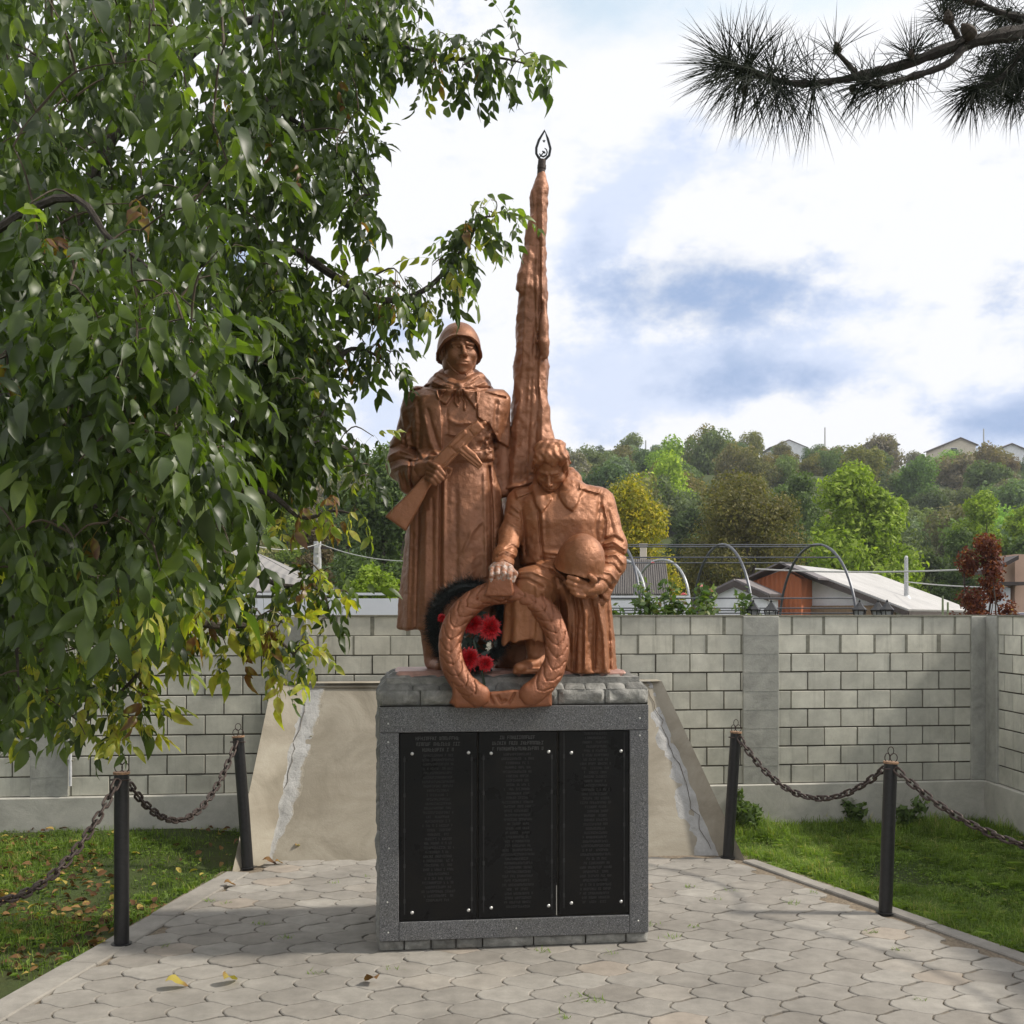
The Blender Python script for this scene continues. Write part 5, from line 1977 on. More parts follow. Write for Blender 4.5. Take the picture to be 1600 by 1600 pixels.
def build_grass():
    rg = np.random.RandomState(31)
    V = []; T = []; va = []
    def scatter(n, x0, x1, y0, y1, hmin, hmax, wid, density, vb, broad=0.0):
        x = x0 + (x1 - x0) * rg.rand(n); y = y0 + (y1 - y0) * rg.rand(n)
        k = ~inside_pave(x, y, -.02) & (y < wallfront(x) - .03) & (x < XC - .03)
        # keep clear of the slab
        k &= ~((x > -2.2) & (x < 1.75) & (y > 8.6))
        nz = fbm(x, y, x * 0 + 1.0, 1.3, 3)
        k &= (rg.rand(n) < density(x, y, nz))
        x, y, nz = x[k], y[k], nz[k]; n = len(x)
        n3 = fbm(x, y, x * 0 + 4.0, 5.0, 3)
        h = (hmin + (hmax - hmin) * rg.rand(n)) * np.clip(1 + .35 * nz + .7 * n3, .25, 2.2)
        a = rg.rand(n) * 6.283; lean = .25 + .75 * rg.rand(n)
        dx, dy = np.cos(a), np.sin(a)
        w = wid * (.6 + .8 * rg.rand(n))
        b = np.stack([x, y, gh(x, y)], 1)
        sd = np.stack([-dy, dx, 0 * dx], 1) * w[:, None]
        o1 = np.stack([dx * lean * h * .35, dy * lean * h * .35, h * .62], 1)
        o2 = np.stack([dx * lean * h, dy * lean * h, h * (1 - .25 * lean)], 1)
        if broad:
            o1 = np.stack([dx * h * .5, dy * h * .5, h * .35 + 0 * h], 1); o2 = np.stack([dx * h, dy * h, h * .30], 1)
            VV = np.stack([b, b + o1 * .9 - sd * 2.4, b + o2, b + o1 * .9 + sd * 2.4], 1)
            base = sum(len(q) for q in V)
            V.append(VV.reshape(-1, 3)); f = base + np.arange(n)[:, None] * 4 + np.array([[0, 1, 2, 3]])
            T.append(np.concatenate([f[:, [0, 1, 2]], f[:, [0, 2, 3]]]))
            va.append(np.repeat(np.clip(vb + .18 * rg.randn(n) + .12 * nz, 0, .93), 4))
        else:
            VV = np.stack([b - sd, b + sd, b + o1 + sd * .7, b + o1 - sd * .7, b + o2], 1)
            base = sum(len(q) for q in V)
            V.append(VV.reshape(-1, 3)); f = base + np.arange(n)[:, None] * 5
            T.append(np.concatenate([f + [[0, 1, 2]], f + [[0, 2, 3]], f + [[3, 2, 4]]]))
            va.append(np.repeat(np.clip(vb + .2 * rg.randn(n) + .1 * nz + .22 * n3, 0, 1), 5))
    # right lawn: dense
    right = lambda x, y, nz: np.clip(.85 + .5 * nz, .2, 1)
    scatter(150000, 1.7, 4.8, 5.4, 11.0, .03, .085, .0022, right, .48)
    scatter(20000, 1.7, 4.8, 5.4, 11.0, .05, .11, .0075, right, .6, broad=1)
    scatter(9000, 1.7, 4.8, 9.9, 11.0, .06, .14, .003, right, .5)
    # left lawn: thin, with bare patches
    left = lambda x, y, nz: np.clip(.16 + .8 * nz + .12 * (y - 7), .03, 1)
    scatter(120000, -6.5, -1.9, 4.6, 10.4, .02, .06, .0022, left, .36)
    scatter(16000, -6.5, -1.9, 4.6, 10.4, .03, .07, .006, left, .4, broad=1)
    o = np_mesh('grass', np.concatenate(V), np.concatenate(T), M_GRASS, False, np.concatenate(va))
    tag(o, kind='stuff', label='short green lawn grass and clover on both sides of the paving')
    # tufts in the paving joints
    V = []; T = []; va = []
    pts = [(405, 1444), (445, 1466), (262, 1449 + 30), (1078, 1386), (1118, 1405), (1240, 1412), (1050, 1465), (1360, 1457), (1148, 1392), (1270, 1396), (615, 1515), (490, 1521), (520, 1380), (570, 1370),
           (1400, 1484), (1020, 1445), (880, 1590), (905, 1555), (930, 1565), (1440, 1562), (355, 1412), (330, 1408), (960, 1490), (850, 1487), (1085, 1448)]
    for (a, b) in pts:
        c = G(a, b)
        for _ in range(rg.randint(8, 22)):
            q = c + np.array((rg.randn() * .03, rg.randn() * .02, 0)); h = .012 + .028 * rg.rand(); an = rg.rand() * 6.28
            d = np.array((math.cos(an), math.sin(an), 0)); s = np.array((-d[1], d[0], 0)) * .003
            n0 = len(V); V += [q - s, q + s, q + d * h + UP * h * .7]; T.append((n0, n0 + 1, n0 + 2)); va += [.5 + .2 * rg.rand()] * 3
    o = np_mesh('joint_weeds', np.array(V), np.array(T), M_GRASS, False, np.array(va))
    tag(o, kind='stuff', label='tiny green weeds sprouting from the paving joints')


build_grass()

M_DRY = mat_leaf('dry_leaf', [(0, (.05, .025, .014)), (.4, (.13, .065, .03)), (.75, (.26, .15, .06)), (1, (.42, .34, .08))], .2, .7, spec=.2)


def leaf_shape(l, w, n=5, curl=.3, fold=.25):
    """one leaflet along +x, verts (3 per station) and quads"""
    V = []; Fs = []
    for i in range(n + 1):
        t = i / n
        ww = w * (math.sin(math.pi * min(t * 1.0, 1) ** .8) ** .8 if 0 < t < 1 else 0.03)
        z = -curl * l * t * t
        x = l * t * (1 - .15 * curl * t)
        wv = .22 * ww * math.sin(t * 9 + curl * 20)
        V += [(x, -ww, z + fold * ww + wv), (x, 0, z), (x, ww, z + fold * ww - wv)]
    for i in range(n):
        b = i * 3
        Fs += [(b, b + 3, b + 4, b + 1), (b + 1, b + 4, b + 5, b + 2)]
    return np.array(V), np.array(Fs)


def build_litter():
    rg = np.random.RandomState(41)
    V0, F0 = leaf_shape(1, .28, 4, .25, .5)
    N = 2600
    V = []; Fs = []; va = []
    n = 0
    while n < N:
        x = -6 + 4.2 * rg.rand(); y = 4.8 + 5.2 * rg.rand()
        if inside_pave(x, y, -.02) or rg.rand() > np.clip(.25 + .5 * (8.0 - y) / 3 + .8 * float(fbm(np.array(x), np.array(y), np.array(3.0), 1.1, 2)), .05, 1): continue
        M = np.array((Matrix.Rotation(rg.rand() * 6.28, 3, 'Z') @ Matrix.Rotation(rg.randn() * .5, 3, 'X') @ Matrix.Rotation(rg.randn() * .35, 3, 'Y')))
        s = .03 + .06 * rg.rand()
        V.append((V0 * s) @ M.T + (x, y, float(gh(x, y)) + .022)); Fs.append(F0 + n * len(V0)); va.append(np.full(len(V0), rg.rand()))
        n += 1
    o = np_mesh('leaf_litter', np.concatenate(V), np.concatenate(Fs), M_DRY, True, np.concatenate(va))
    tag(o, kind='stuff', label='scattered brown fallen leaves on the left lawn')
    # single leaves on the paving
    for (px, py, s, c, ry, lab) in [(258, 1546, .125, .93, .3, 'flat yellow green fallen leaf nearest the lower left of the paving'), (350, 1543, .13, .9, 1.2, 'crumpled yellow fallen leaf with a brown tip on the paving'),
                                    (588, 1542, .12, .55, 2.2, 'brown and yellow fallen leaf in front of the pedestal'), (350, 1387, .10, .5, .6, 'orange brown fallen leaf on the left kerb'),
                                    (410, 1352, .12, .35, .1, 'dark brown fallen leaf at the foot of the leaning slab'), (462, 1326, .07, .8, 1.2, 'small yellow leaf resting low on the leaning slab'),
                                    (483, 1154, .05, .75, .4, 'tiny yellow leaf stuck high on the leaning slab'), (430, 1352, .08, .6, .7, 'small tan fallen leaf beside the left rear bollard')]:
        V0, F0 = leaf_shape(s, s * .3, 7, .35, .45)
        V0[:, 2] += .06 * s * np.sin(V0[:, 0] / s * 7) + .05 * s * np.sin(V0[:, 1] / s * 15)
        M = np.array(Matrix.Rotation(ry, 3, 'Z') @ Matrix.Rotation(.25, 3, 'X'))
        V0 = V0 @ M.T
        if py < 1330:
            t = (1346 - py) / (1346 - 1064)
            d = 8.86 + .84 * t + .03
            c0 = P(px, py, d - .02)
        else:
            c0 = G(px, py)
        V0[:, 2] -= V0[:, 2].min() - .003
        va = np.clip(c + .25 * np.sin(V0[:, 0] / s * 5), 0, 1)
        o = np_mesh('fallen_leaf', V0, F0, M_DRY, True, va, None, tuple(c0))
        tag(o, lab, 'leaf')


build_litter()


# ------------------------------------------------------------------ trees made of many small leaves
def crown_mesh(name, seed, n, lobes, leaf, mat, flat=1.0, parent=None, loc=None, elong=1.8, hang=0.0, tri=False, vb=.5, spread=.30, yellow=0.0):
    """lobes: (x, y, z, r); leaves stand in uneven shells round each lobe"""
    rg = np.random.RandomState(seed)
    L = np.array(lobes, float)
    w = L[:, 3] ** 2; w = w / w.sum()
    k = rg.choice(len(L), n, p=w)
    d = rg.randn(n, 3); d /= np.linalg.norm(d, axis=1)[:, None]
    rad = 1 - np.abs(rg.randn(n)) * spread
    rad = np.clip(rad, .1, 1.15)
    # clumps: push radius by noise in direction space so the outline is ragged
    nz = fbm(d[:, 0] + L[k, 0], d[:, 1] + L[k, 1], d[:, 2] + L[k, 2] + seed, 2.6, 3)
    keep = nz > -.55
    rad = rad * (1 + .22 * nz)
    p = L[k, :3] + d * (L[k, 3] * rad)[:, None] * np.array((1, 1, flat))
    p, d, nz, k = p[keep], d[keep], nz[keep], k[keep]; n = len(p)
    nr = d + rg.randn(n, 3) * .7; nr[:, 2] += .3
    nr /= np.linalg.norm(nr, axis=1)[:, None]
    t = np.cross(nr, rg.randn(n, 3)); t[:, 2] -= hang; t /= np.linalg.norm(t, axis=1)[:, None]
    b = np.cross(nr, t); b /= np.linalg.norm(b, axis=1)[:, None]
    s = leaf * (.55 + .9 * rg.rand(n))[:, None]
    V = np.stack([p - t * s * elong * .5, p + b * s * .5, p + t * s * elong * .5, p - b * s * .5], 1).reshape(-1, 3)
    Q = np.arange(n)[:, None] * 4 + np.array([[0, 1, 2, 3]])
    va = np.clip(vb + .17 * rg.randn(n) + .15 * nz + yellow * (rg.rand(n) < .08), 0, 1)
    return np_mesh(name, V, Q, mat, False, np.repeat(va, 4), parent, loc)


def trunk_mesh(name, seed, h, r, lobes, mat, parent=None):
    rg = np.random.RandomState(seed)
    m = MB()
    top = np.array((rg.randn() * .1 * h * .3, rg.randn() * .1 * h * .3, h))
    m.tube(smoothline([(0, 0, -.4), (.02 * h, 0, h * .3), tuple(top * .6 + (0, 0, .05)), tuple(top)], 4), list(np.linspace(r * 1.15, r * .35, 13)), 8)
    for (x, y, z, rr) in lobes:
        s0 = np.array((0, 0, h * (.25 + .5 * rg.rand())))
        m.tube(smoothline([s0, (s0 + np.array((x, y, z))) / 2 + rg.randn(3) * .05 * h, (x, y, z)], 3), list(np.linspace(r * .45, r * .08, 7)), 5)
    return m.build(name, mat, parent, True, fixn=False)


GREENS = {
    'dark': [(0, (.030, .046, .018)), (.5, (.062, .092, .034)), (1, (.12, .155, .06))],
    'mid': [(0, (.040, .066, .020)), (.5, (.085, .130, .040)), (1, (.16, .22, .07))],
    'bright': [(0, (.085, .130, .014)), (.5, (.20, .28, .030)), (1, (.36, .44, .07))],
    'olive': [(0, (.058, .058, .022)), (.5, (.125, .120, .042)), (1, (.24, .19, .07))],
    'yellow': [(0, (.085, .100, .014)), (.45, (.22, .22, .02)), (1, (.55, .40, .03))],
    'brown': [(0, (.065, .054, .030)), (.5, (.135, .105, .058)), (1, (.22, .16, .09))],
    'blue': [(0, (.050, .078, .045)), (.5, (.115, .165, .085)), (1, (.20, .27, .14))],
    'red': [(0, (.04, .010, .008)), (.5, (.12, .028, .015)), (.85, (.22, .07, .022)), (1, (.40, .26, .20))],
    'grey': [(0, (.075, .068, .052)), (.5, (.13, .115, .092)), (1, (.20, .175, .14))],
}
ML = {k: mat_leaf('foliage_' + k, v, .32, .6, .0, .2) for k, v in GREENS.items()}
MLR = {k: mat_leaf('far_foliage_' + k, [(p, tuple(x * 1.15 + y for x, y in zip(c, (.026, .028, .018)))) for p, c in v], .28, .8, .55, .1) for k, v in GREENS.items()}  # hill copies lifted and paled: distance haze put into the leaf colour
M_TR = simple('far_bark', (.07, .055, .04), .9, nscale=6, namt=.4)


def lobes_for(seed, r, h0, h1, n, wide=1.0):
    rg = np.random.RandomState(seed)
    out = []
    for i in range(n):
        a = rg.rand() * 6.283; t = rg.rand()
        z = h0 + (h1 - h0) * t
        # egg-shaped envelope
        e = r * wide * (1 - .75 * (t - .35) ** 2 * 2) * .62 * math.sqrt(rg.rand())
        out.append((e * 1.12 * math.cos(a), e * 1.12 * math.sin(a), z, r * (.22 + .22 * rg.rand())))
    return out


def build_tree(name, px, d, ptop, width_px, kind, n, leaf, label, cat='tree', seed=1, lob=14, base=.25, group=None, hang=0.2, elong=1.8, wide=1.0, trunk=True, pbot=None):
    x = (px - CX) / F * d; zt = CAMH - (ptop - CY) / F * d
    zb = float(gh(x, d))
    r = width_px / 2 / F * d
    root = empty(name, (x, d, zb)); tag(root, label, cat, group)
    h = zt - zb
    lb = lobes_for(seed, r, h * base + r * .25, h - r * .34, int(lob * 1.7), wide * 1.18)
    lb.append((r * .05, 0, h - r * .30, r * .28))
    crown_mesh('crown', seed, int(n * 4.6), lb, leaf * .36, ML[kind], 1.0, root, hang=hang, elong=elong, spread=.5)
    if trunk: trunk_mesh('trunk', seed, h * .7, max(.05, r * .07), lb[:8], M_TR, root)
    return root


# the trees one can tell apart, beyond the wall
build_tree('leafy_tree', 985, 34, 742, 180, 'yellow', 7000, .17, 'yellowing tree right behind the kneeling soldier', seed=11, lob=16)
build_tree('leafy_tree', 1165, 37, 735, 250, 'olive', 14000, .15, 'tall olive brown thinning tree behind the hoops of the arbour', seed=12, lob=22)
build_tree('leafy_tree', 1328, 42, 716, 225, 'bright', 13000, .24, 'tall bright green tree in the middle behind the white house', seed=13, lob=20, elong=2.4, base=.15)
build_tree('leafy_tree', 1398, 46, 775, 120, 'bright', 5500, .24, 'smaller bright green tree right of the tallest bright one', seed=14, lob=12, elong=2.4, base=.1)
build_tree('leafy_tree', 1535, 52, 764, 130, 'bright', 6000, .26, 'light yellow green round tree beyond the copper leaved tree', seed=15, lob=12)
build_tree('leafy_tree', 1600, 50, 790, 130, 'bright', 5000, .26, 'light green tree cut by the right edge of the view', seed=16, lob=12)
build_tree('leafy_tree', 1500, 44, 822, 130, 'mid', 6000, .2, 'dark green tree left of the copper leaved tree', seed=17, lob=12, base=.05)
build_tree('leafy_tree', 1600, 42, 832, 120, 'mid', 5000, .2, 'dark green tree behind the roof at the right edge', seed=18, lob=12, base=.05)
build_tree('leafy_tree', 1450, 46, 860, 110, 'dark', 4500, .2, 'low dark tree behind the end of the grey roof', seed=19, lob=12, base=.0)
build_tree('copper_leaved_tree', 1532, 15.5, 832, 104, 'red', 3600, .085, 'narrow tree with copper red leaves above the right end of the wall', seed=20, lob=22, base=.12, wide=1.15, elong=1.5)
build_tree('leafy_tree', 600, 30, 690, 190, 'mid', 12000, .16, 'big green tree standing left of the helmeted soldier', seed=21, lob=22, elong=2.2, base=.1)
build_tree('leafy_tree', 690, 33, 720, 190, 'mid', 7000, .17, 'green tree hidden mostly by the helmeted soldier', seed=22, lob=16, base=.1)
build_tree('leafy_tree', 505, 32, 808, 110, 'brown', 4200, .15, 'low brown bush left of the big green tree', 'bush', seed=23, lob=12, base=.1)
build_tree('leafy_tree', 575, 22, 878, 130, 'bright', 4200, .11, 'light green shrub showing over the white fence beside the soldier', 'shrub', seed=24, lob=14, base=.3, elong=2.4)
build_tree('leafy_tree', 500, 23, 890, 70, 'bright', 2200, .11, 'small light green shrub beside the concrete pole', 'shrub', seed=25, lob=9, base=.3)
build_tree('leafy_tree', 450, 60, 765, 90, 'bright', 3500, .3, 'pale green tree beyond the grey hipped roof', seed=26, lob=10)
build_tree('leafy_tree', 540, 58, 760, 120, 'mid', 4500, .28, 'green tree behind the low brown bush', seed=27, lob=10, base=.1)
build_tree('leafy_tree', 1245, 62, 738, 0 + 120, 'mid', 4200, .28, 'mid green tree showing between the olive and the bright tree', seed=28, lob=12)
build_tree('leafy_tree', 1080, 58, 790, 90, 'dark', 3200, .26, 'dark tree between the yellow and the olive tree', seed=29, lob=10, base=.0)
build_tree('leafy_tree', 905, 30, 800, 80, 'olive', 2600, .16, 'olive tree hidden mostly by the kneeling soldier', seed=30, lob=10, base=.05)

# hillside bushes: a few kinds, each one copied
protos = {}
pr = np.random.RandomState(77)
for kind, (n, cnt) in {'dark': (2, 1900), 'mid': (2, 1900), 'blue': (1, 1900), 'olive': (2, 1900), 'brown': (1, 1500), 'grey': (1, 1500), 'bright': (1, 1900)}.items():
    for q in range(n):
        lb = lobes_for(100 + q + len(protos) * 3, 1.0, .35, 1.15, 9, 1.0) + [(0, 0, .3, .55)]
        protos[(kind, q)] = (lb, cnt * 3, 200 + q + len(protos) * 5)
_pm = {}


def hill_bush(px, d, r, kind, q, label, group, cat='tree'):
    x = (px - CX) / F * d
    key = (kind, q)
    if key not in _pm:
        lb, cnt, sd = protos[key]
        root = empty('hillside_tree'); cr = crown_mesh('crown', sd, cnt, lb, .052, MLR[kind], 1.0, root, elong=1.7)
        tr = trunk_mesh('trunk', sd, .9, .05, lb[:4], M_TR, root)
        _pm[key] = (root, cr, tr)
        used = root
    else:
        src = _pm[key]
        used = src[0].copy(); COL.objects.link(used)
        for ch in src[1:]:
            c = ch.copy(); COL.objects.link(c); c.parent = used
    used.location = (x, d, float(gh(x, d)) - .1 * r)
    used.scale = (r * (1 + .2 * pr.randn() * .5), r, r * (.9 + .35 * pr.rand()))
    used.rotation_euler = (0, 0, pr.rand() * 6.28)
    tag(used, label, cat, group)
    return used


kinds = ['dark', 'dark', 'mid', 'mid', 'blue', 'olive', 'olive', 'brown', 'grey', 'bright']
kname = {'dark': 'dark', 'mid': 'green', 'blue': 'greyish green', 'olive': 'olive green', 'brown': 'brownish', 'grey': 'bare grey brown', 'bright': 'light green'}
count = 0
bands = [(50, 9, 2.4), (60, 9, 2.6), (70, 10, 2.7), (81, 10, 2.8), (92, 11, 2.9), (104, 12, 3.0), (116, 13, 3.0), (128, 14, 3.0), (134, 16, 2.3), (142, 16, 2.1), (150, 17, 1.7)]
for bi, (d0, nb, r0) in enumerate(bands):
    segs = [(395, 660), (870, 1760)]
    tot = sum(b - a for a, b in segs)
    n = int(tot / (r0 * 1.25 / d0 * F) * 1.02) + 1
    for i in range(n):
        t = (i + .5 + .35 * pr.randn()) / n * tot
        px = 395 + t if t < 265 else 870 + (t - 265)
        d = d0 + pr.randn() * 3.5
        k = kinds[pr.randint(len(kinds))]
        if bi < 3 and k in ('brown', 'grey') : k = 'dark'
        q = pr.randint(2) if (k, 1) in protos else 0
        if d > 88 and (1180 < px < 1285) or d > 134 and (1190 < px < 1275 or 1345 < px < 1410 or 1470 < px < 1530 or 1400 < px < 1470): continue
        if d > 118 and 1400 < px < 1470 and pr.rand() < .8: continue          # the grassy gap near the houses
        zone = 'foot' if bi < 3 else ('middle' if bi < 7 else 'top')
        side = 'at left' if px < 700 else 'at right'
        hill_bush(px, d, r0 * (.62 + .6 * pr.rand()), k, q, 'one of many like %s trees at the %s of the hill %s' % (kname[k], zone, side), '%s trees at the %s of the hill %s' % (kname[k], zone, side))
        count += 1
for i in range(16):
    px = 1185 + 100 * pr.rand(); d = 92 + 56 * pr.rand()
    hill_bush(px, d, 1.5 + .5 * pr.rand(), ('mid', 'dark', 'olive')[i % 3], 0, 'one of several like low %s bushes below the first hilltop house' % kname[('mid', 'dark', 'olive')[i % 3]], 'low %s bushes below the first hilltop house' % kname[('mid', 'dark', 'olive')[i % 3]], 'bush')
for i in range(12):
    px = (1345 + 60 * pr.rand()) if i % 2 else (1475 + 60 * pr.rand()); d = 138 + 14 * pr.rand()
    hill_bush(px, d, 1.3 + .5 * pr.rand(), ('mid', 'olive')[i % 2], 1, 'one of several like low bushes below the hilltop houses at right', 'low bushes below the hilltop houses at right', 'bush')
# crest trees one can pick out against the sky
for (px, r, k, lab) in [(985, 2.9, 'mid', 'dark tree on the skyline just right of the kneeling soldier'), (1112, 2.1, 'dark', 'small round dark tree on the skyline left of the first hilltop house'), (1303, 1.6, 'dark', 'small tree on the skyline right of the first hilltop house'),
                        (1333, 2.2, 'grey', 'thin greyish tree left of the second hilltop roof'), (1425, 2.9, 'grey', 'broad grey tree right of the second hilltop roof'),
                        (1556, 3.2, 'olive', 'large dull tree between the two hilltop houses at the right'), (1490, 3.2, 'mid', 'green tree below the third hilltop house'),
                        (940, 2.2, 'dark', 'dark tree on the skyline behind the shoulder of the kneeling soldier'), (1060, 1.8, 'olive', 'olive tree on the skyline above the yellow tree'), (1158, 1.7, 'grey', 'nearly bare tree beside the first hilltop house')]:
    hill_bush(px, 153, r, k, 0, lab, None)

# grassy bank near the hilltop houses is part of the ground


# ------------------------------------------------------------------ buildings
M_WHITE = simple('white_render', (.72, .73, .76), .85, nscale=3, namt=.12)
M_CREAM = simple('cream_render', (.62, .55, .45), .85, nscale=3, namt=.12)
M_SALMON = simple('salmon_render', (.55, .37, .28), .85, nscale=3, namt=.1)
M_FASC = simple('dark_fascia', (.06, .045, .04), .6, nscale=10)
M_GLASS = simple('dark_window_glass', (.03, .04, .05), .1, nscale=4)
M_SHEET = simple('light_grey_sheet', (.40, .39, .38), .7, 0, nscale=1.5, namt=.15)


def mat_striped(name, c0, c1, scale, axis=0, bump=.6):
    t = NT(name)
    sp = t.n.new('ShaderNodeSeparateXYZ'); t.link(t.tc.outputs['Object'], sp.inputs[0])
    s = t.math('SINE', t.math('MULTIPLY', sp.outputs[axis], scale))
    f = t.math('MULTIPLY', t.math('ADD', s, 1.0), .5)
    n = t.noise(2, 6, .6)
    c = t.mix(t.ramp(n, [(.3, .0), (.8, .5)]), c0, c1)
    return t.fin(c, .8, 0, t.bump(f, bump, .04))


M_SLATE = mat_striped('corrugated_slate', (.20, .195, .19), (.13, .12, .115), 38)
M_SLATEL = mat_striped('pale_corrugated_roof', (.25, .24, .23), (.19, .18, .17), 30)
M_REDWOOD = mat_striped('red_brown_boards', (.46, .14, .05), (.33, .10, .045), 48)
M_HROOF = mat_striped('far_roof', (.21, .19, .185), (.28, .25, .24), 12)


def gable_house(apex, ridge, right, halfw, drop, length, wallmat, roofmat, label, oh=.25, zbase=-1.4, windows=(), name='house', cat='house', gablemat=None, hip=0.0):
    """apex: ridge point over the near gable; ridge: unit vector going back; right: unit vector to the right eave"""
    apex = np.array(apex, float); ridge = np.array(ridge, float); right = np.array(right, float)
    root = empty(name, (apex[0], apex[1], zbase), math.atan2(right[1], right[0])); tag(root, label, cat)
    # local frame: x = right, y = ridge (exactly perpendicular), z
    za = apex[2] - zbase; ze = za - drop
    hw, L = halfw, length
    m = MB()
    pts = [(-hw, 0, -.5), (hw, 0, -.5), (hw, 0, ze), (0, 0, za - .06), (-hw, 0, ze)]
    m.prism(pts, (0, L, 0)); m.build('wall', wallmat, root)
    sl = math.hypot(hw, drop)
    for sg in (-1, 1):
        m = MB()
        dx, dz = sg * hw / sl, -drop / sl
        nx, nz = drop / sl * sg, hw / sl
        a = np.array((0, -oh, za)); e = a + np.array((dx, 0, dz)) * (sl + oh)
        th = .05
        q = [a + (0, hip, 0), e, e + (0, L + 2 * oh, 0), a + (0, L + 2 * oh - hip, 0)]
        m.prism([np.array(p) + np.array((nx, 0, nz)) * .01 for p in q], np.array((nx, 0, nz)) * th)
        rf = m.build('roof', roofmat, root)
        m = MB()
        f = [a + np.array((nx, 0, nz)) * .0, e]
        m.prism([f[0] - (0, .02, 0), f[1] - (0, .02, 0), f[1] - (0, .02, .14), f[0] - (0, .02, .16)], (0, -.03, 0))
        m.prism([e + (0, 0, 0), e + (0, L + 2 * oh, 0), e + (0, L + 2 * oh, -.10), e + (0, 0, -.10)], (sg * .03, 0, 0))
        m.build('fascia', M_FASC, rf)
    if gablemat:
        m = MB()
        m.prism([(-hw * .5, -.03, za - drop * .52), (hw * .5, -.03, za - drop * .52), (0, -.03, za - .08)], (0, -.05, 0)); m.build('gable_boards', gablemat, root)
    for (face_, u, z, w, h) in windows:
        m = MB(); f = MB()
        if face_ == 'f':
            f.box((u, -.02, z), (w / 2 + .06, .03, h / 2 + .06)); m.box((u, -.055, z), (w / 2, .008, h / 2)); 
        else:
            f.box((hw + .02, u, z), (.03, w / 2 + .06, h / 2 + .06)); m.box((hw + .055, u, z), (.008, w / 2, h / 2))
        fo = f.build('window', M_WHITE, root); m.build('pane', M_GLASS, fo)
    return root


def build_white_house():
    ap = P(1243, 886, 30.0)
    rd = np.array((.56, .8285, 0)); rt = np.array((.8285, -.56, 0))
    root = gable_house(ap, rd, rt, 2.8, 1.12, 7.6, M_WHITE, M_SHEET, 'white low house with a pale grey roof and orange brown boarded gable', oh=.3, zbase=-1.4,
                       windows=(('s', 2.4, 3.05, .9, .8), ('s', 5.0, 3.05, 1.0, .8)))
    # boarded balcony front
    za = ap[2] + 1.4
    m = MB()
    m.prism([(-.95, -.9, za - 1.42), (.48, -.9, za - 1.42), (.48, -.9, za - .36), (.0, -.9, za - .1), (-.95, -.9, za - .42)], (0, .86, 0)); m.build('boarded_front', M_REDWOOD, root)
    m = MB()
    m.prism([(0, -1.25, za + .05), (1.05, -1.25, za - .40), (1.05, -.35, za - .40), (0, -.35, za + .05)], (0, 0, .05)); 
    m.prism([(0, -1.25, za + .05), (-1.1, -1.25, za - .42), (-1.1, -.35, za - .42), (0, -.35, za + .05)], (0, 0, .05)); 
    m.build('porch_roof', simple('brown_grey_sheet', (.13, .115, .12), .6, nscale=3), root)
    m = MB(); m.box((1.5, -.08, za - 1.25), (1.2, .06, .18)); m.build('low_boards', simple('tan_boards', (.22, .15, .09), .8), root)
    for y in (.2, 3.6):
        m = MB(); m.tube([(2.95, y, za - 1.15), (2.97, y, za - 3.5)], .05, 8); m.build('downpipe', simple('red_brown_pipe', (.14, .05, .035), .5), root)
    # the lower annex in front, left
    ap2 = P(1150, 908, 28.6)
    r2 = gable_house(ap2, rd, rt, .85, .36, .8, M_WHITE, simple('annex_roof', (.17, .15, .15), .7, nscale=3), 'small white annex with a low grey gable left of the boarded gable', oh=.1, zbase=-1.2, name='annex')


build_white_house()
gable_house(P(1015, 874, 24.0), np.array((0.0, 1, 0)), np.array((1.0, 0, 0)), 1.0, .5, .1, M_WHITE, M_SLATE, 'x', name='tmp') if False else None


def build_slat_roof_house():
    # a long roof slope facing the camera, ridge across the view
    d = 23.0
    a = P(930, 876, d + 1.6); b = P(1040, 878, d + 1.6); c = P(1046, 932, d); e = P(925, 932, d)
    zb = -1.3
    base = np.array((a[0] + .7, d + 1.2, zb))
    root = empty('slate_roofed_house', tuple(base)); tag(root, 'long low house with a dark corrugated roof just right of the kneeling soldier', 'house')
    m = MB(); m.prism([a - base, b - base, c - base, e - base], (0, .03, .05)); rf = m.build('roof', M_SLATE, root)
    m = MB()      # battens standing over the roof
    for i in range(34):
        t = (i + .5) / 34
        p = e * (1 - t) + c * t - base; q = a * (1 - t) + b * t - base
        m.tube([p + (0, -.05, .05), q + (0, -.05, .05)], .018, 4)
    m.build('roof_rib', simple('roof_rib_grey', (.10, .09, .085), .8), rf)
    m = MB(); w0 = e - base; w1 = c - base
    m.box(((w0[0] + w1[0]) / 2, 1.0, (w0[2] - .5) / 2 + .25), ((w1[0] - w0[0]) / 2 - .1, .9, (w0[2] + .4) / 2)); m.build('wall', M_WHITE, root)
    m = MB(); ch = P(1006, 876, d + 1.6) - base
    m.box(ch + (0, .1, .06), (.07, .07, .28), bev=.01); m.box(ch + (0, .1, .36), (.09, .09, .03)); m.build('chimney', M_CREAM, rf)


build_slat_roof_house()


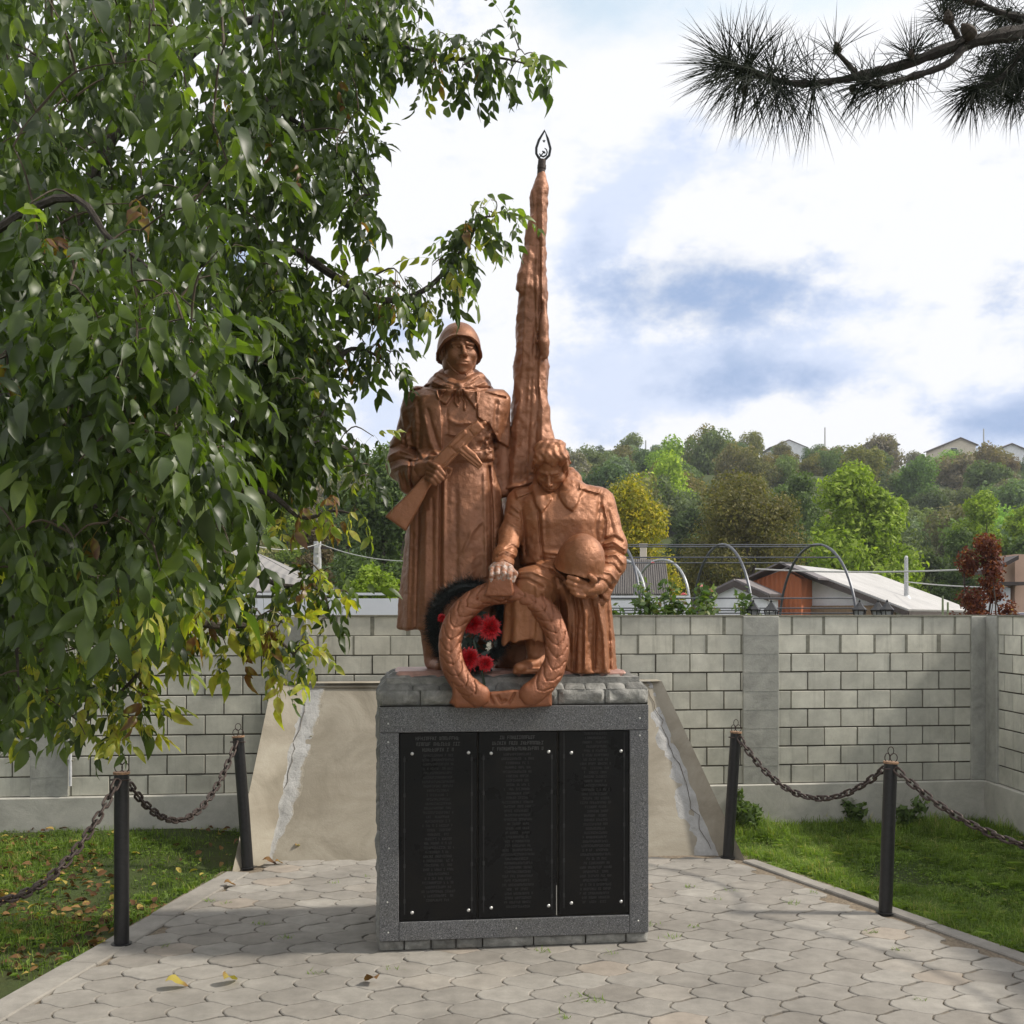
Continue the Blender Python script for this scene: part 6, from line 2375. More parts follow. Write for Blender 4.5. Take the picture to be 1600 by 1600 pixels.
def build_left_house():
    d = 26.0
    r0 = P(318, 852, d + 2); r1 = P(398, 866, d + 2.4)
    e0 = P(225, 930, d); e1 = P(508, 926, d)
    zb = -1.3; base = np.array(((e0[0] + e1[0]) / 2, d + 2, zb))
    root = empty('hipped_roof_house', tuple(base)); tag(root, 'house with a grey slate hipped roof behind the walnut tree and the white fence', 'house')
    m = MB(); m.prism([e0 - base, e1 - base, r1 - base, r0 - base], (0, .04, .05)); m.build('roof', M_SLATEL, root)
    bk = np.array((0, 5.0, 0))
    m = MB(); m.prism([e1 - base, e1 - base + bk, r1 - base], (.03, 0, .05)); m.build('roof', M_SLATEL, root)
    m = MB(); m.prism([e1 - base + bk, e0 - base + bk, r0 - base, r1 - base], (0, .03, .04)); m.build('roof', M_SLATEL, root)
    m = MB(); a = e0 - base; b = e1 - base
    m.box(((a[0] + b[0]) / 2, .9, (a[2] - .3) / 2), ((b[0] - a[0]) / 2 - .3, 1.8, (a[2] + .2) / 2)); m.build('wall', M_WHITE, root)
    # corrugated lean-to slope at the left
    m = MB(); q = [P(300, 905, d - .6) - base, P(352, 908, d - .6) - base, P(345, 848, d + .6) - base, P(330, 846, d + .6) - base]
    m.prism(q, (0, .03, .05)); m.build('lean_to_roof', M_SLATE, root)


build_left_house()


def build_right_house():
    x0 = (1577 - CX) / F * 19
    zt = CAMH - (866 - CY) / F * 19
    root = empty('salmon_house', (x0 + 2.5, 19.3, .0)); tag(root, 'salmon pink house with a brown eave at the right edge of the view', 'house')
    m = MB(); m.box((0, 0, zt / 2 - .3), (2.5 - .1, .3, zt / 2 + .3)); m.build('wall', M_SALMON, root)
    m = MB()
    a = P(1550, 896, 18.6) - np.array(root.location); b = P(1592, 874, 18.6) - np.array(root.location)
    m.prism([a, b, b + (0, .8, 0), a + (0, .8, 0)], (0, 0, .07)); m.build('roof', M_FASC, root)
    c = P(1568, 912, 18.8) - np.array(root.location)
    m = MB(); m.box(c + (.1, .2, 0), (.22, .3, .03)); m.build('balcony_ledge', M_FASC, root)
    m = MB(); m.box(c + (.2, .8, -.4), (.02, .5, .35)); m.box(c + (.12, .25, -.45), (.1, .03, .38)); m.build('door_frame', M_WHITE, root)


build_right_house()

# hilltop houses
for (px, pt, wpx, d, wall, lab, hipv) in [(1232, 684, 66, 158, M_WHITE, 'white walled hilltop house with a grey brown hipped roof', 2.2), (1378, 680, 60, 160, M_HROOF, 'hilltop house whose grey pyramid roof shows between thin trees', 2.2),
                                          (1500, 681, 60, 160, M_CREAM, 'hilltop house with a pale gable end and grey roof', 0), (1580, 690, 64, 163, M_WHITE, 'hilltop house with a sloping roof at the right edge', 0),
                                          (1094, 706, 28, 158, M_FASC, 'small dark shed on the skyline far left of the hilltop houses', 0), (1305, 702, 26, 160, M_WHITE, 'tiny low pale house roof on the skyline among the trees', 1.0)]:
    ap = P(px, pt + 3, d); w = wpx * .82 / 2 / F * d
    gable_house(ap, np.array((0, 1.0, 0)), np.array((1.0, 0, 0)), w, w * .42, 7, wall, M_HROOF, lab, oh=.3, zbase=float(gh(ap[0], d)) - 1, hip=hipv, windows=(('f', -w * .4, ap[2] - float(gh(ap[0], d)) + 1 - w * .42 - 1.0, .9, .9),))


# poles, masts and wires
def build_pole(name, px, py0, py1, d, r, mat, label, cat, extra=None):
    b = P(px, py1, d); t = P(px, py0, d)
    root = empty(name, tuple(b)); tag(root, label, cat)
    m = MB(); m.tube([(0, 0, 0), t - b], [r * 1.25, r], 8); m.build('shaft', mat, root, True)
    if extra: extra(root, t - b)
    return root


M_POLE = simple('pale_concrete_pole', (.42, .42, .42), .8)
def notches(root, top):
    m = MB()
    for i in range(9): m.box((0, -.10, top[2] * (i + .5) / 9.5), (.05, .02, top[2] / 32))
    m.build('recess', M_CONC, root)
    m = MB(); m.box((0, 0, top[2] - .15), (.32, .03, .03)); m.build('crossarm', M_RUST, root)
build_pole('concrete_pole', 496, 846, 985, 26, .09, M_POLE, 'pale concrete power pole rising above the white fence at the left', 'pole', notches)
def cowl(root, top):
    m = MB(); m.tube([top, top + (0, 0, .05)], [.05, .03], 10); m.build('cap', M_SCREW, root)
    m = MB(); m.tube([(0, 0, -.05), (0, 0, .06)], [.16, .08], 10); m.build('flashing', M_SCREW, root)
build_pole('vent_pipe', 1416, 871, 934, 31.5, .055, simple('galvanised_pipe', (.42, .43, .44), .5, .4), 'grey vent pipe standing on the pale roof of the white house', 'pipe', cowl)
for (px, y0, d, lab) in [(1289, 668, 155, 'tall thin mast on the skyline near the first hilltop house'), (1145, 686, 155, 'short thin pole on the skyline left of the first hilltop house'), (1009, 688, 155, 'thin pole on the skyline above the yellow tree'),
                         (1537, 670, 156, 'thin pole beside the large dull tree on the skyline')]:
    build_pole('distant_pole', px, y0, 712, d, .09, M_POLE, lab, 'pole')
for (px, y0, d, lab) in [(1473, 931, 27, 'left thin green stake right of the white house'), (1481, 941, 27, 'right thin green stake right of the white house')]:
    build_pole('garden_stake', px, y0, 975, d, .025, simple('stake_green', (.2, .24, .13), .8), lab, 'stake')


def build_wire(a, b, sag, r, label, mat):
    a = np.array(a); b = np.array(b)
    m = MB(); pts = [a + (b - a) * t - UP * sag * 4 * t * (1 - t) - (a + b) / 2 for t in np.linspace(0, 1, 24)]
    m.tube(pts, r, 5)
    o = m.build('overhead_wire', mat, None, True, tuple((a + b) / 2)); tag(o, label, 'wire')


M_WIRE = simple('pale_cable', (.42, .42, .40), .6)
M_WIRED = simple('dark_cable', (.12, .12, .11), .6)
build_wire(P(1180, 889, 29), P(1640, 882, 24), .12, .022, 'pale cable crossing above the roof of the white house', M_WIRE)
build_wire(P(1416, 909, 31), P(1640, 918, 22), .06, .016, 'lower thin cable from the vent pipe towards the copper leaved tree', M_WIRE)
build_wire(P(496, 848, 26), P(700, 873, 23), .2, .010, 'thin cable from the concrete pole behind the soldier', M_WIRE)
build_wire(P(496, 850, 26), P(330, 825, 20), .25, .010, 'thin cable from the concrete pole into the walnut tree', M_WIRE)


# white metal fence behind the block wall
def build_fence(pxa, pxb, d, pt, label):
    a = P(pxa, pt, d); b = P(pxb, pt, d); zb = .0
    root = empty('white_panel_fence', ((a[0] + b[0]) / 2, d, zb)); tag(root, label, 'fence')
    L = b[0] - a[0]; n = max(1, int(L / 1.1)); w = L / n
    for i in range(n):
        m = MB(); m.box((-L / 2 + (i + .5) * w, .0, a[2] / 2 - .02), (w / 2 - .012, .015, a[2] / 2 - .02), bev=.004); m.build('panel', M_FEN, root)
    for i in range(n + 1):
        m = MB(); m.box((-L / 2 + i * w, -.005, a[2] / 2), (.03, .028, a[2] / 2), bev=.004); m.build('post', M_FEN, root)
    m = MB(); m.box((0, 0, a[2] + .015), (L / 2 + .03, .03, .015)); m.build('top_rail', M_FEN, root)


M_FEN = simple('white_metal_panel', (.84, .85, .88), .55, nscale=1.5, namt=.06)
build_fence(380, 660, 13.4, 930, 'white metal panel fence behind the block wall left of the soldiers')
build_fence(930, 1075, 16.0, 934, 'white metal panel fence behind the rose arbour')


# ------------------------------------------------------------------ arbour of bent tubes
M_TUBE = simple('grey_tube', (.10, .105, .12), .45, .4)
def build_arbour():
    root = empty('hoop_arbour', (2.7, 14.2, 0)); tag(root, 'tunnel arbour of bent grey tubes and wires behind the wall', 'arbour')
    rl = np.array(root.location)
    M = 30
    fr = [np.array((x, 13.0, 0)) for x in (.28, 1.56, 2.90, 4.14)]
    bkk = [np.array((x - .34, 15.5, 0)) for x in (.28, 1.56, 2.90, 4.14)]
    arcs = []
    for f, b in zip(fr, bkk):
        c = (f + b) / 2; hv = (f - b) / 2
        pts = [f, f + UP * .9]
        for t in np.linspace(0, math.pi, M): pts.append(c + hv * math.cos(t) + UP * (1.55 + 1.38 * math.sin(t) ** .85))
        pts += [b + UP * .9, b]
        arcs.append(pts)
        m = MB(); m.tube([p - rl for p in pts], .018, 8); m.build('hoop', M_TUBE, root, True)
    for idx in (4, 9, 13, 16, 20, 26):
        m = MB(); m.tube([a[2 + idx] - rl for a in arcs] + [arcs[-1][2 + idx] + (.02, 0, 0) - rl], .010, 6); m.build('rail', M_TUBE, root, True)
    for z in (2.03, 2.09):
        m = MB(); m.tube([fr[0] + UP * z - rl, fr[-1] + UP * z - rl], .008, 5); m.build('rail', M_TUBE, root, True)
    r2 = empty('hoop_arbour', (2.2, 18.5, 0)); tag(r2, 'smaller pale hoop frame further back behind the roses', 'arbour')
    for (pa, pb) in (((1078, 960), (990, 960)), ((1010, 960), (930, 960))):
        f = P(pa[0], 962, 17.6); b = P(pb[0], 962, 19.4); c = (f + b) / 2; hv = (f - b) / 2
        pts = [f - UP * 2] + [c + hv * math.cos(t) + UP * (-.05 + 1.0 * math.sin(t) ** .7) for t in np.linspace(0, math.pi, M)] + [b - UP * 2]
        m = MB(); m.tube([p - np.array(r2.location) for p in pts], .022, 8); m.build('hoop', simple('pale_tube', (.36, .37, .38), .4, .3), r2, True)


build_arbour()


# ------------------------------------------------------------------ roses and lanterns behind the wall
M_ROSEL = mat_leaf('rose_leaf', [(0, (.03, .06, .015)), (.5, (.08, .14, .03)), (.8, (.16, .20, .05)), (1, (.24, .09, .05))], .3, .5)
M_PINK = simple('pink_petal', (.72, .30, .27), .5, nscale=30)
M_PINKR = simple('rose_red_petal', (.62, .12, .14), .5, nscale=30)
def rose(root, c, r, mat):
    m = MB(); rg = np.random.RandomState(int(abs(c[0]) * 1000) % 999)
    for i in range(22):
        a = i * 2.4; k = i / 22; rr = r * (.25 + .75 * k)
        o = np.array((math.cos(a), math.sin(a) , 0)); tilt = (1 - k) * 1.1
        p0 = np.array(c) + o * rr * .2; p1 = np.array(c) + o * rr * .75 * math.cos(tilt * .5) + UP * r * .6 * (1 - k * .8); 
        s = np.cross(o, UP) * rr * .5
        p2 = np.array(c) + o * rr + UP * r * .5 * (1 - k)
        b = [p0 - s * .3, p0 + s * .3, p1 + s, p2, p1 - s]
        m.add(b, [(0, 1, 2, 4), (4, 2, 3)])
    m.build('rose_bloom', mat, root, True, fixn=False)
def rose_bush(px, d, top, width, label, n, blooms, seed, kind=None):
    x = (px - CX) / F * d; zt = CAMH - (top - CY) / F * d; r = width / 2 / F * d
    root = empty('rose_bush', (x, d, 0)); tag(root, label, 'rose bush')
    rg = np.random.RandomState(seed); m = MB(); tips = []
    for i in range(9):
        t = np.array((r * rg.randn() * .5, r * rg.randn() * .4, zt * (.82 + .18 * rg.rand())))
        tips.append(t); m.tube(smoothline([(rg.randn() * .05, rg.randn() * .05, 0), t * (.6, .6, .5) + rg.randn(3) * .04, t], 4), [.010] * 4 + [.006] * 5, 5)
    m.build('stem', simple('rose_stem', (.10, .12, .05), .7), root, True, fixn=False)
    lb = [(t[0], t[1], t[2] - .08 * k, .10 + .04 * rg.rand()) for t in tips for k in (0, 2.4)]
    crown_mesh('foliage', seed, n, lb, .045, kind or M_ROSEL, 1.0, root, spread=.5)
    for (bx, by, r_, mt) in blooms: rose(root, P(bx, by, d - .15) - np.array(root.location), r_, mt)


rose_bush(1010, 12.6, 902, 60, 'slender climbing rose with reddish leaves beside the first hoop', 340, [(1020, 880, .03, M_PINKR)], 51)
rose_bush(1085, 12.4, 912, 100, 'rose bush with a pink and a rose red bloom above the wall', 900, [(1098, 917, .045, M_PINK), (1068, 930, .05, M_PINKR)], 52)
rose_bush(1050, 12.3, 936, 60, 'low rose bush left of the two large blooms', 420, [], 53)
rose_bush(1165, 12.3, 930, 50, 'low rose bush with dark reddish leaves left of the lanterns', 300, [], 54)
rose_bush(960, 12.5, 945, 50, 'low rose bush beside the kneeling soldier', 260, [], 55)


def build_lantern(px, d, label, s=1.0):
    x = (px - CX) / F * d; zt = CAMH - (936 - CY) / F * d
    root = empty('garden_lantern', (x, d, 0)); tag(root, label, 'lantern', 'black lanterns on posts behind the wall')
    h = .30 * s; z0 = zt - h
    m = MB(); m.tube([(0, 0, 0), (0, 0, z0)], .03, 10); m.build('post', M_BLACK, root, True)
    m = MB(); m.lathe((0, 0, z0 + h * .55), [(.085 * s, 0), (.088 * s, .012), (.05 * s, .05 * s), (.025 * s, .085 * s), (.012 * s, .1 * s), (.014 * s, .115 * s), (.004, .13 * s)], 6); m.build('hood', M_BLACK, root)
    m = MB()
    for k in range(6):
        a = k * math.pi / 3
        m.tube([(.04 * s * math.cos(a), .04 * s * math.sin(a), z0), (.075 * s * math.cos(a), .075 * s * math.sin(a), z0 + h * .56)], .006, 4)
    m.lathe((0, 0, z0 - .02), [(.02, 0), (.05 * s, .012), (.045 * s, .024)], 6)
    m.build('cage', M_BLACK, root)
    m = MB(); m.lathe((0, 0, z0), [(.032 * s, .004), (.066 * s, h * .54)], 6); m.build('glass', simple('lantern_glass', (.30, .31, .31), .15), root)


build_lantern(1177, 12.2, 'leftmost black garden lantern behind a hoop leg', .95)
build_lantern(1205, 12.0, 'black garden lantern in front of the orange brown boards')
build_lantern(1343, 12.0, 'black garden lantern beside the foot of the right hoop', .95)
build_lantern(1372, 12.2, 'black garden lantern left of the rightmost lantern')
build_lantern(1386, 12.0, 'rightmost black garden lantern by the eave of the white house', .95)


# ------------------------------------------------------------------ the blue car whose roof shows over the wall
def build_car():
    x0 = 7.05; d = 15.2
    root = empty('parked_car', (x0 + .85, d + .3, float(gh(x0 + .8, d)))); tag(root, 'dark blue car just showing its roof above the right end of the wall', 'car')
    body = simple('blue_car_paint', (.02, .06, .22), .25, .3, nscale=5, namt=.1)
    g = .62 - (.0)
    m = MB()
    def sec(y, w, z0, z1): return [(-w, y, z0), (w, y, z0), (w, y, z1), (-w, y, z1)]
    st = [(-2.1, .74, .35, .75), (-1.9, .82, .25, .86), (-.9, .85, .22, .95), (1.2, .85, .22, .98), (1.9, .82, .25, .95), (2.1, .74, .35, .85)]
    V = np.array([p for s_ in st for p in sec(*s_)]); Fs = []
    for i in range(5):
        for k in range(4):
            k2 = (k + 1) % 4; Fs.append((i * 4 + k, i * 4 + k2, (i + 1) * 4 + k2, (i + 1) * 4 + k))
    Fs += [(0, 1, 2, 3), (23, 22, 21, 20)]
    m.add(V, Fs); m.build('body', body, root, True)
    m = MB(); st = [(-1.05, .74, .93, .95), (-.45, .66, .93, 1.40), (.1, .64, .93, 1.47), (.9, .64, .93, 1.46), (1.6, .70, .93, 1.0)]
    V = np.array([p for s_ in st for p in sec(*s_)]); Fs = []
    for i in range(4):
        for k in range(4):
            k2 = (k + 1) % 4; Fs.append((i * 4 + k, i * 4 + k2, (i + 1) * 4 + k2, (i + 1) * 4 + k))
    m.add(V, Fs); m.build('windows', M_GLASS, root, True)
    m = MB(); m.box((0, .35, 1.49), (.62, .62, .022), bev=.02); m.build('roof_panel', body, root)
    m = MB(); m.tube([(-.55, -.2, 1.53), (-.55, .95, 1.53)], .014, 6); m.build('roof_rail', M_SCREW, root)
    m = MB(); m.tube([(.55, -.2, 1.53), (.55, .95, 1.53)], .014, 6); m.build('roof_rail', M_SCREW, root)
    for sx in (-1, 1):
        for y in (-1.3, 1.35):
            m = MB(); m.tube([(sx * .68, y, .31), (sx * .86, y, .31)], .31, 20); w = m.build('wheel', M_BLACK, root, True)
            m = MB(); m.tube([(sx * .85, y, .31), (sx * .87, y, .31)], .19, 12); m.build('rim', M_SCREW, w, True)
    m = MB(); m.box((-.55, -2.1, .66), (.14, .03, .06), bev=.01); m.build('headlight', M_SCREW, root)
    m = MB(); m.box((.55, -2.1, .66), (.14, .03, .06), bev=.01); m.build('headlight', M_SCREW, root)


build_car()


# ------------------------------------------------------------------ the walnut tree
M_WALNUT = mat_leaf('walnut_leaf', [(0, (.026, .044, .011)), (.35, (.052, .080, .020)), (.6, (.095, .135, .034)), (.8, (.17, .22, .04)), (.9, (.36, .34, .05)), (1, (.13, .055, .025))], .42, .42, spec=.55, tint=(1.9, 2.2, .45))


def compound_leaf(seed, nl=7, full=1.0):
    rg = np.random.RandomState(seed)
    V = []; Fs = []; n = 0
    L = .22
    # rachis: outwards then hanging
    def rach(t): return np.array((L * t * (1 - .12 * t), 0, .05 * L * (1 - t) - L * .55 * t * t))
    specs = [(1.0, 0)]
    for q in range((nl - 1) // 2): 
        for s in (-1, 1): specs.append((.88 - .27 * q, s))
    for (t, s) in specs:
        l = (.105 if s == 0 else .092 - .012 * (.88 - t) / .27) * (.70 + .5 * rg.rand()); w = l * (.235 + .065 * rg.rand())
        v, f = leaf_shape(l, w, 5, .15 + .75 * rg.rand(), .15 + .45 * rg.rand())
        R = Matrix.Rotation(s * (1.15 + .25 * rg.randn() * .6), 3, 'Z') @ Matrix.Rotation(.30 + .45 * rg.rand(), 3, 'Y') @ Matrix.Rotation(rg.randn() * .5, 3, 'X')
        v = v @ np.array(R).T
        v[:, 2] -= np.hypot(v[:, 0], v[:, 1]) * (.15 + .5 * rg.rand())
        V.append(v + rach(t)); Fs.append(f + n); n += len(v)
    # rachis strip
    pts = [rach(t) for t in np.linspace(0, 1, 5)]
    b = n
    for p in pts: V.append(np.array([p + (0, -.0012, 0), p + (0, .0012, 0)])); n += 2
    Fs.append(np.array([(b + 2 * i, b + 2 * i + 1, b + 2 * i + 3, b + 2 * i + 2) for i in range(4)]))
    return np.concatenate(V), np.concatenate(Fs)


def inpoly(x, y, poly):
    return bool(poly_sd(np.array([float(x)]), np.array([float(y)]), poly)[0] < 0)


def build_walnut():
    root = empty('walnut_tree', (-4.3, 6.4, 0)); rl = np.array(root.location)
    tag(root, 'large walnut tree with hanging leaves filling the left side', 'tree')
    rg = np.random.RandomState(8)
    # wood skeleton: (points, start radius, end radius)
    B = []
    def br(pts, r0, r1): 
        q = smoothline([np.array(p) for p in pts], 6); B.append((q, r0, r1)); return q
    T0 = np.array((-4.3, 6.4, 0))
    fork = np.array((-4.0, 6.3, 1.9))
    br([T0 - UP * .2, (-4.25, 6.4, 1.0), fork], .24, .19)
    l1 = br([fork, P(60, 470, 6.4), P(165, 230, 6.5), P(250, 60, 6.6), P(300, -150, 6.8)], .07, .03)
    l2 = br([fork, P(20, 640, 6.4), P(200, 500, 6.6), P(330, 400, 6.6), P(440, 385, 6.6), P(520, 430, 6.55), P(590, 468, 6.5), P(660, 455, 6.5), P(715, 400, 6.5), P(750, 345, 6.5), P(772, 338, 6.5)], .045, .004)
    l3 = br([P(165, 230, 6.5), P(330, 60, 6.3), P(480, 20, 6.3), P(560, 55, 6.3), P(640, 76, 6.3), P(710, 92, 6.3), P(775, 90, 6.3), P(832, 102, 6.3)], .028, .004)
    l4 = br([fork, P(60, 820, 5.6), P(230, 780, 5.6), P(400, 765, 5.8), P(470, 808, 5.9), P(520, 798, 5.9), P(560, 805, 5.9)], .030, .004)
    l5 = br([P(230, 780, 5.6), P(360, 870, 5.6), P(430, 912, 5.7), P(500, 922, 5.7), P(518, 975, 5.7)], .025, .003)
    l6 = br([P(60, 820, 5.6), P(180, 930, 5.2), P(320, 975, 5.3), P(390, 978, 5.4), P(435, 1000, 5.4), P(470, 1035, 5.4)], .03, .003)
    l7 = br([P(180, 930, 5.2), P(225, 1020, 5.1), P(200, 1070, 5.1), P(125, 1125, 5.1)], .02, .003)
    l8 = br([P(330, 400, 6.1), P(420, 560, 6.2), P(500, 575, 6.4), P(550, 545, 6.6), P(595, 560, 6.7), P(618, 590, 6.8)], .03, .003)
    l9 = br([P(200, 500, 5.9), P(330, 620, 5.8), P(440, 680, 6.0), P(540, 700, 6.2), P(560, 745, 6.2)], .03, .003)
    l10 = br([fork, (-3.6, 5.0, 2.8), P(60, 620, 3.9), P(160, 660, 3.7), P(240, 760, 3.6)], .03, .003)
    l11 = br([(-3.6, 5.0, 2.8), P(40, 330, 4.3), P(180, 380, 4.2), P(300, 480, 4.2)], .025, .003)
    l12 = br([(-3.6, 5.0, 2.8), P(-20, 860, 4.2), P(20, 980, 4.0), P(30, 1080, 4.0)], .02, .003)
    l13 = br([P(330, 60, 6.3), P(420, 160, 6.2), P(520, 230, 6.2), P(590, 320, 6.2)], .025, .003)
    l14 = br([P(480, 20, 6.3), P(600, -30, 6.3), P(650, 20, 6.3)], .02, .003)
    nodes = np.concatenate([np.array(q[3:]) for q, _, _ in B])
    # twig tips: (point, yellow amount)
    tips = []
    mass = [(-60, -60), (640, -60), (655, 40), (600, 150), (625, 200), (585, 290), (610, 350), (575, 390), (500, 400), (455, 350), (420, 380), (440, 470), (500, 480), (600, 440), (690, 470),
            (640, 520), (560, 500), (520, 560), (470, 600), (560, 690), (500, 735), (455, 740), (440, 800), (395, 850), (400, 900), (320, 935), (360, 985), (245, 1030), (215, 1080), (140, 1100), (95, 1150), (-60, 1150)]
    n = 0
    while n < 930:
        px, py = -60 + 760 * rg.rand(), -60 + 1260 * rg.rand()
        if poly_sd(np.array([px + 8.0]), np.array([py + 22.0]), mass)[0] > -12: continue
        d = 4.0 + 3.6 * rg.rand() ** .8
        if px > 380: d = 5.6 + 1.9 * rg.rand()
        if py > 850: d = 4.3 + 2.2 * rg.rand()
        # small windows of sky inside the crown
        if math.hypot((px - 225) / 40, (py - 205) / 30) < 1: continue
        if math.hypot((px - 130) / 40, (py - 190) / 30) < .8: continue
        y = np.clip((py - 820) / 260, 0, 1) * np.clip((px - 60) / 200, .1, 1)
        tips.append((P(px, py - 18, d), y * .8)); n += 1
    n = 0
    while n < 230:
        px, py = 380 + 150 * rg.rand(), 420 + 330 * rg.rand()
        if px > 500 - abs(py - 600) * .12: continue
        tips.append((P(px, py - 20, 5.8 + 1.6 * rg.rand()), .03)); n += 1
    n = 0
    while n < 150:      # close leaves low and left
        px, py = -60 + 420 * rg.rand(), 380 + 520 * rg.rand()
        if px > 330 - (py - 640) ** 2 / 900: continue
        tips.append((P(px, py, 3.4 + .9 * rg.rand()), 0)); n += 1
    # along the thin outer branches
    for q, lo, hi, cnt, yy, jit in ((l2, .50, 1, 56, .14, .06), (l3, .35, 1, 64, .08, .07), (l4, .6, 1, 7, .8, .03), (l5, .25, 1, 26, .3, .06), (l6, .30, 1, 34, .62, .07), (l7, .1, 1, 34, .6, .09), (l8, .3, 1, 24, .08, .07),
                                    (l9, .3, 1, 18, .15, .07), (l13, .3, 1, 16, 0, .08), (l14, .3, 1, 10, 0, .08), (l12, .4, 1, 20, 0, .10)):
        for k in range(cnt):
            t = lo + (hi - lo) * (k + rg.rand()) / cnt
            p = q[min(len(q) - 1, int(t * (len(q) - 1)))]
            tips.append((p + rg.randn(3) * jit + UP * .02, yy + 10))
    # twigs join each tip to the nearest wood
    tw = MB()
    for q, r0, r1 in B:
        tw.tube([p - rl for p in q], list(np.linspace(r0, r1, len(q)) ), 8 if r0 > .04 else 6)
    wood = tw.build('trunk_and_limbs', M_BARK, root, True, fixn=False)
    tw = MB()
    order = sorted(range(len(tips)), key=lambda i: np.min(np.linalg.norm(nodes - tips[i][0], axis=1)))
    extra = []
    allnodes = list(nodes)
    arr = np.array(allnodes)
    for c, i in enumerate(order):
        p = tips[i][0]
        dd = np.linalg.norm(arr - p, axis=1); j = int(np.argmin(dd)); a = arr[j]
        if dd[j] < .03: continue
        mid = (a + p) / 2 + np.array((0, 0, .12 * dd[j])) + rg.randn(3) * .05 * dd[j]
        s = smoothline([a, mid, p], 3)
        tw.tube([x - rl for x in s], list(np.linspace(min(.011, .004 + .006 * dd[j]), .0022, len(s))), 4, cap=False)
        extra += s[1:]
        if c % 12 == 0: arr = np.concatenate([arr, np.array(extra)]); extra = []
    tw.build('twigs', M_TWIG, root, True, fixn=False)
    # leaves
    tmpl = [compound_leaf(60 + k, (7, 7, 5, 7, 5, 7)[k]) for k in range(6)]
    V = []; Fs = []; va = []; n = 0
    for (p, yel) in tips:
        thin = yel >= 10; yel = yel % 10
        k0 = rg.randint(1, 4) if thin else (rg.randint(3, 5) if yel < .3 else rg.randint(2, 4))
        a0 = rg.rand() * 6.28
        for q in range(k0):
            v, f = tmpl[rg.randint(6)]
            s = .70 + .50 * rg.rand()
            if thin: s *= .84
            a = a0 + q * 6.28 / k0 + rg.randn() * .4
            M = Matrix.Rotation(a, 3, 'Z') @ Matrix.Rotation(rg.randn() * .5 + .25, 3, 'Y') @ Matrix.Rotation(rg.randn() * .3, 3, 'X')
            V.append((v * s) @ np.array(M).T + p - rl); Fs.append(f + n); n += len(v)
            u = rg.rand()
            if u < yel: c = .80 + .12 * rg.rand()
            elif u < yel + .008 + yel * .10: c = 1.0
            else: c = np.clip(.36 + .17 * rg.randn(), 0, .74)
            vv = c + .035 * rg.randn(len(v))
            va.append(np.clip(vv, 0, 1))
    np_mesh('foliage', np.concatenate(V), np.concatenate(Fs), M_WALNUT, True, np.concatenate(va), root)
    # green walnuts
    nut = simple('green_husk', (.06, .11, .03), .6, nscale=60)
    for (px, py, d) in [(532, 140, 6.1), (548, 148, 6.05), (545, 158, 6.1), (95, 103, 5.6), (495, 8, 6.0), (330, 105, 5.6), (356, 204, 5.4), (392, 415, 5.2), (158, 560, 4.4), (450, 22, 6.0)]:
        c = P(px, py, d) - rl
        m = MB(); prof = [(.0001, -.026), (.012, -.023), (.020, -.014), (.0235, 0), (.021, .013), (.013, .023), (.003, .027)]
        m.lathe((0, 0, 0), prof, 12); m.tube([(0, 0, .025), (.004, 0, .05)], .002, 5)
        m.build('walnut', nut, root, True, tuple(c))
    return len(tips)


build_walnut()


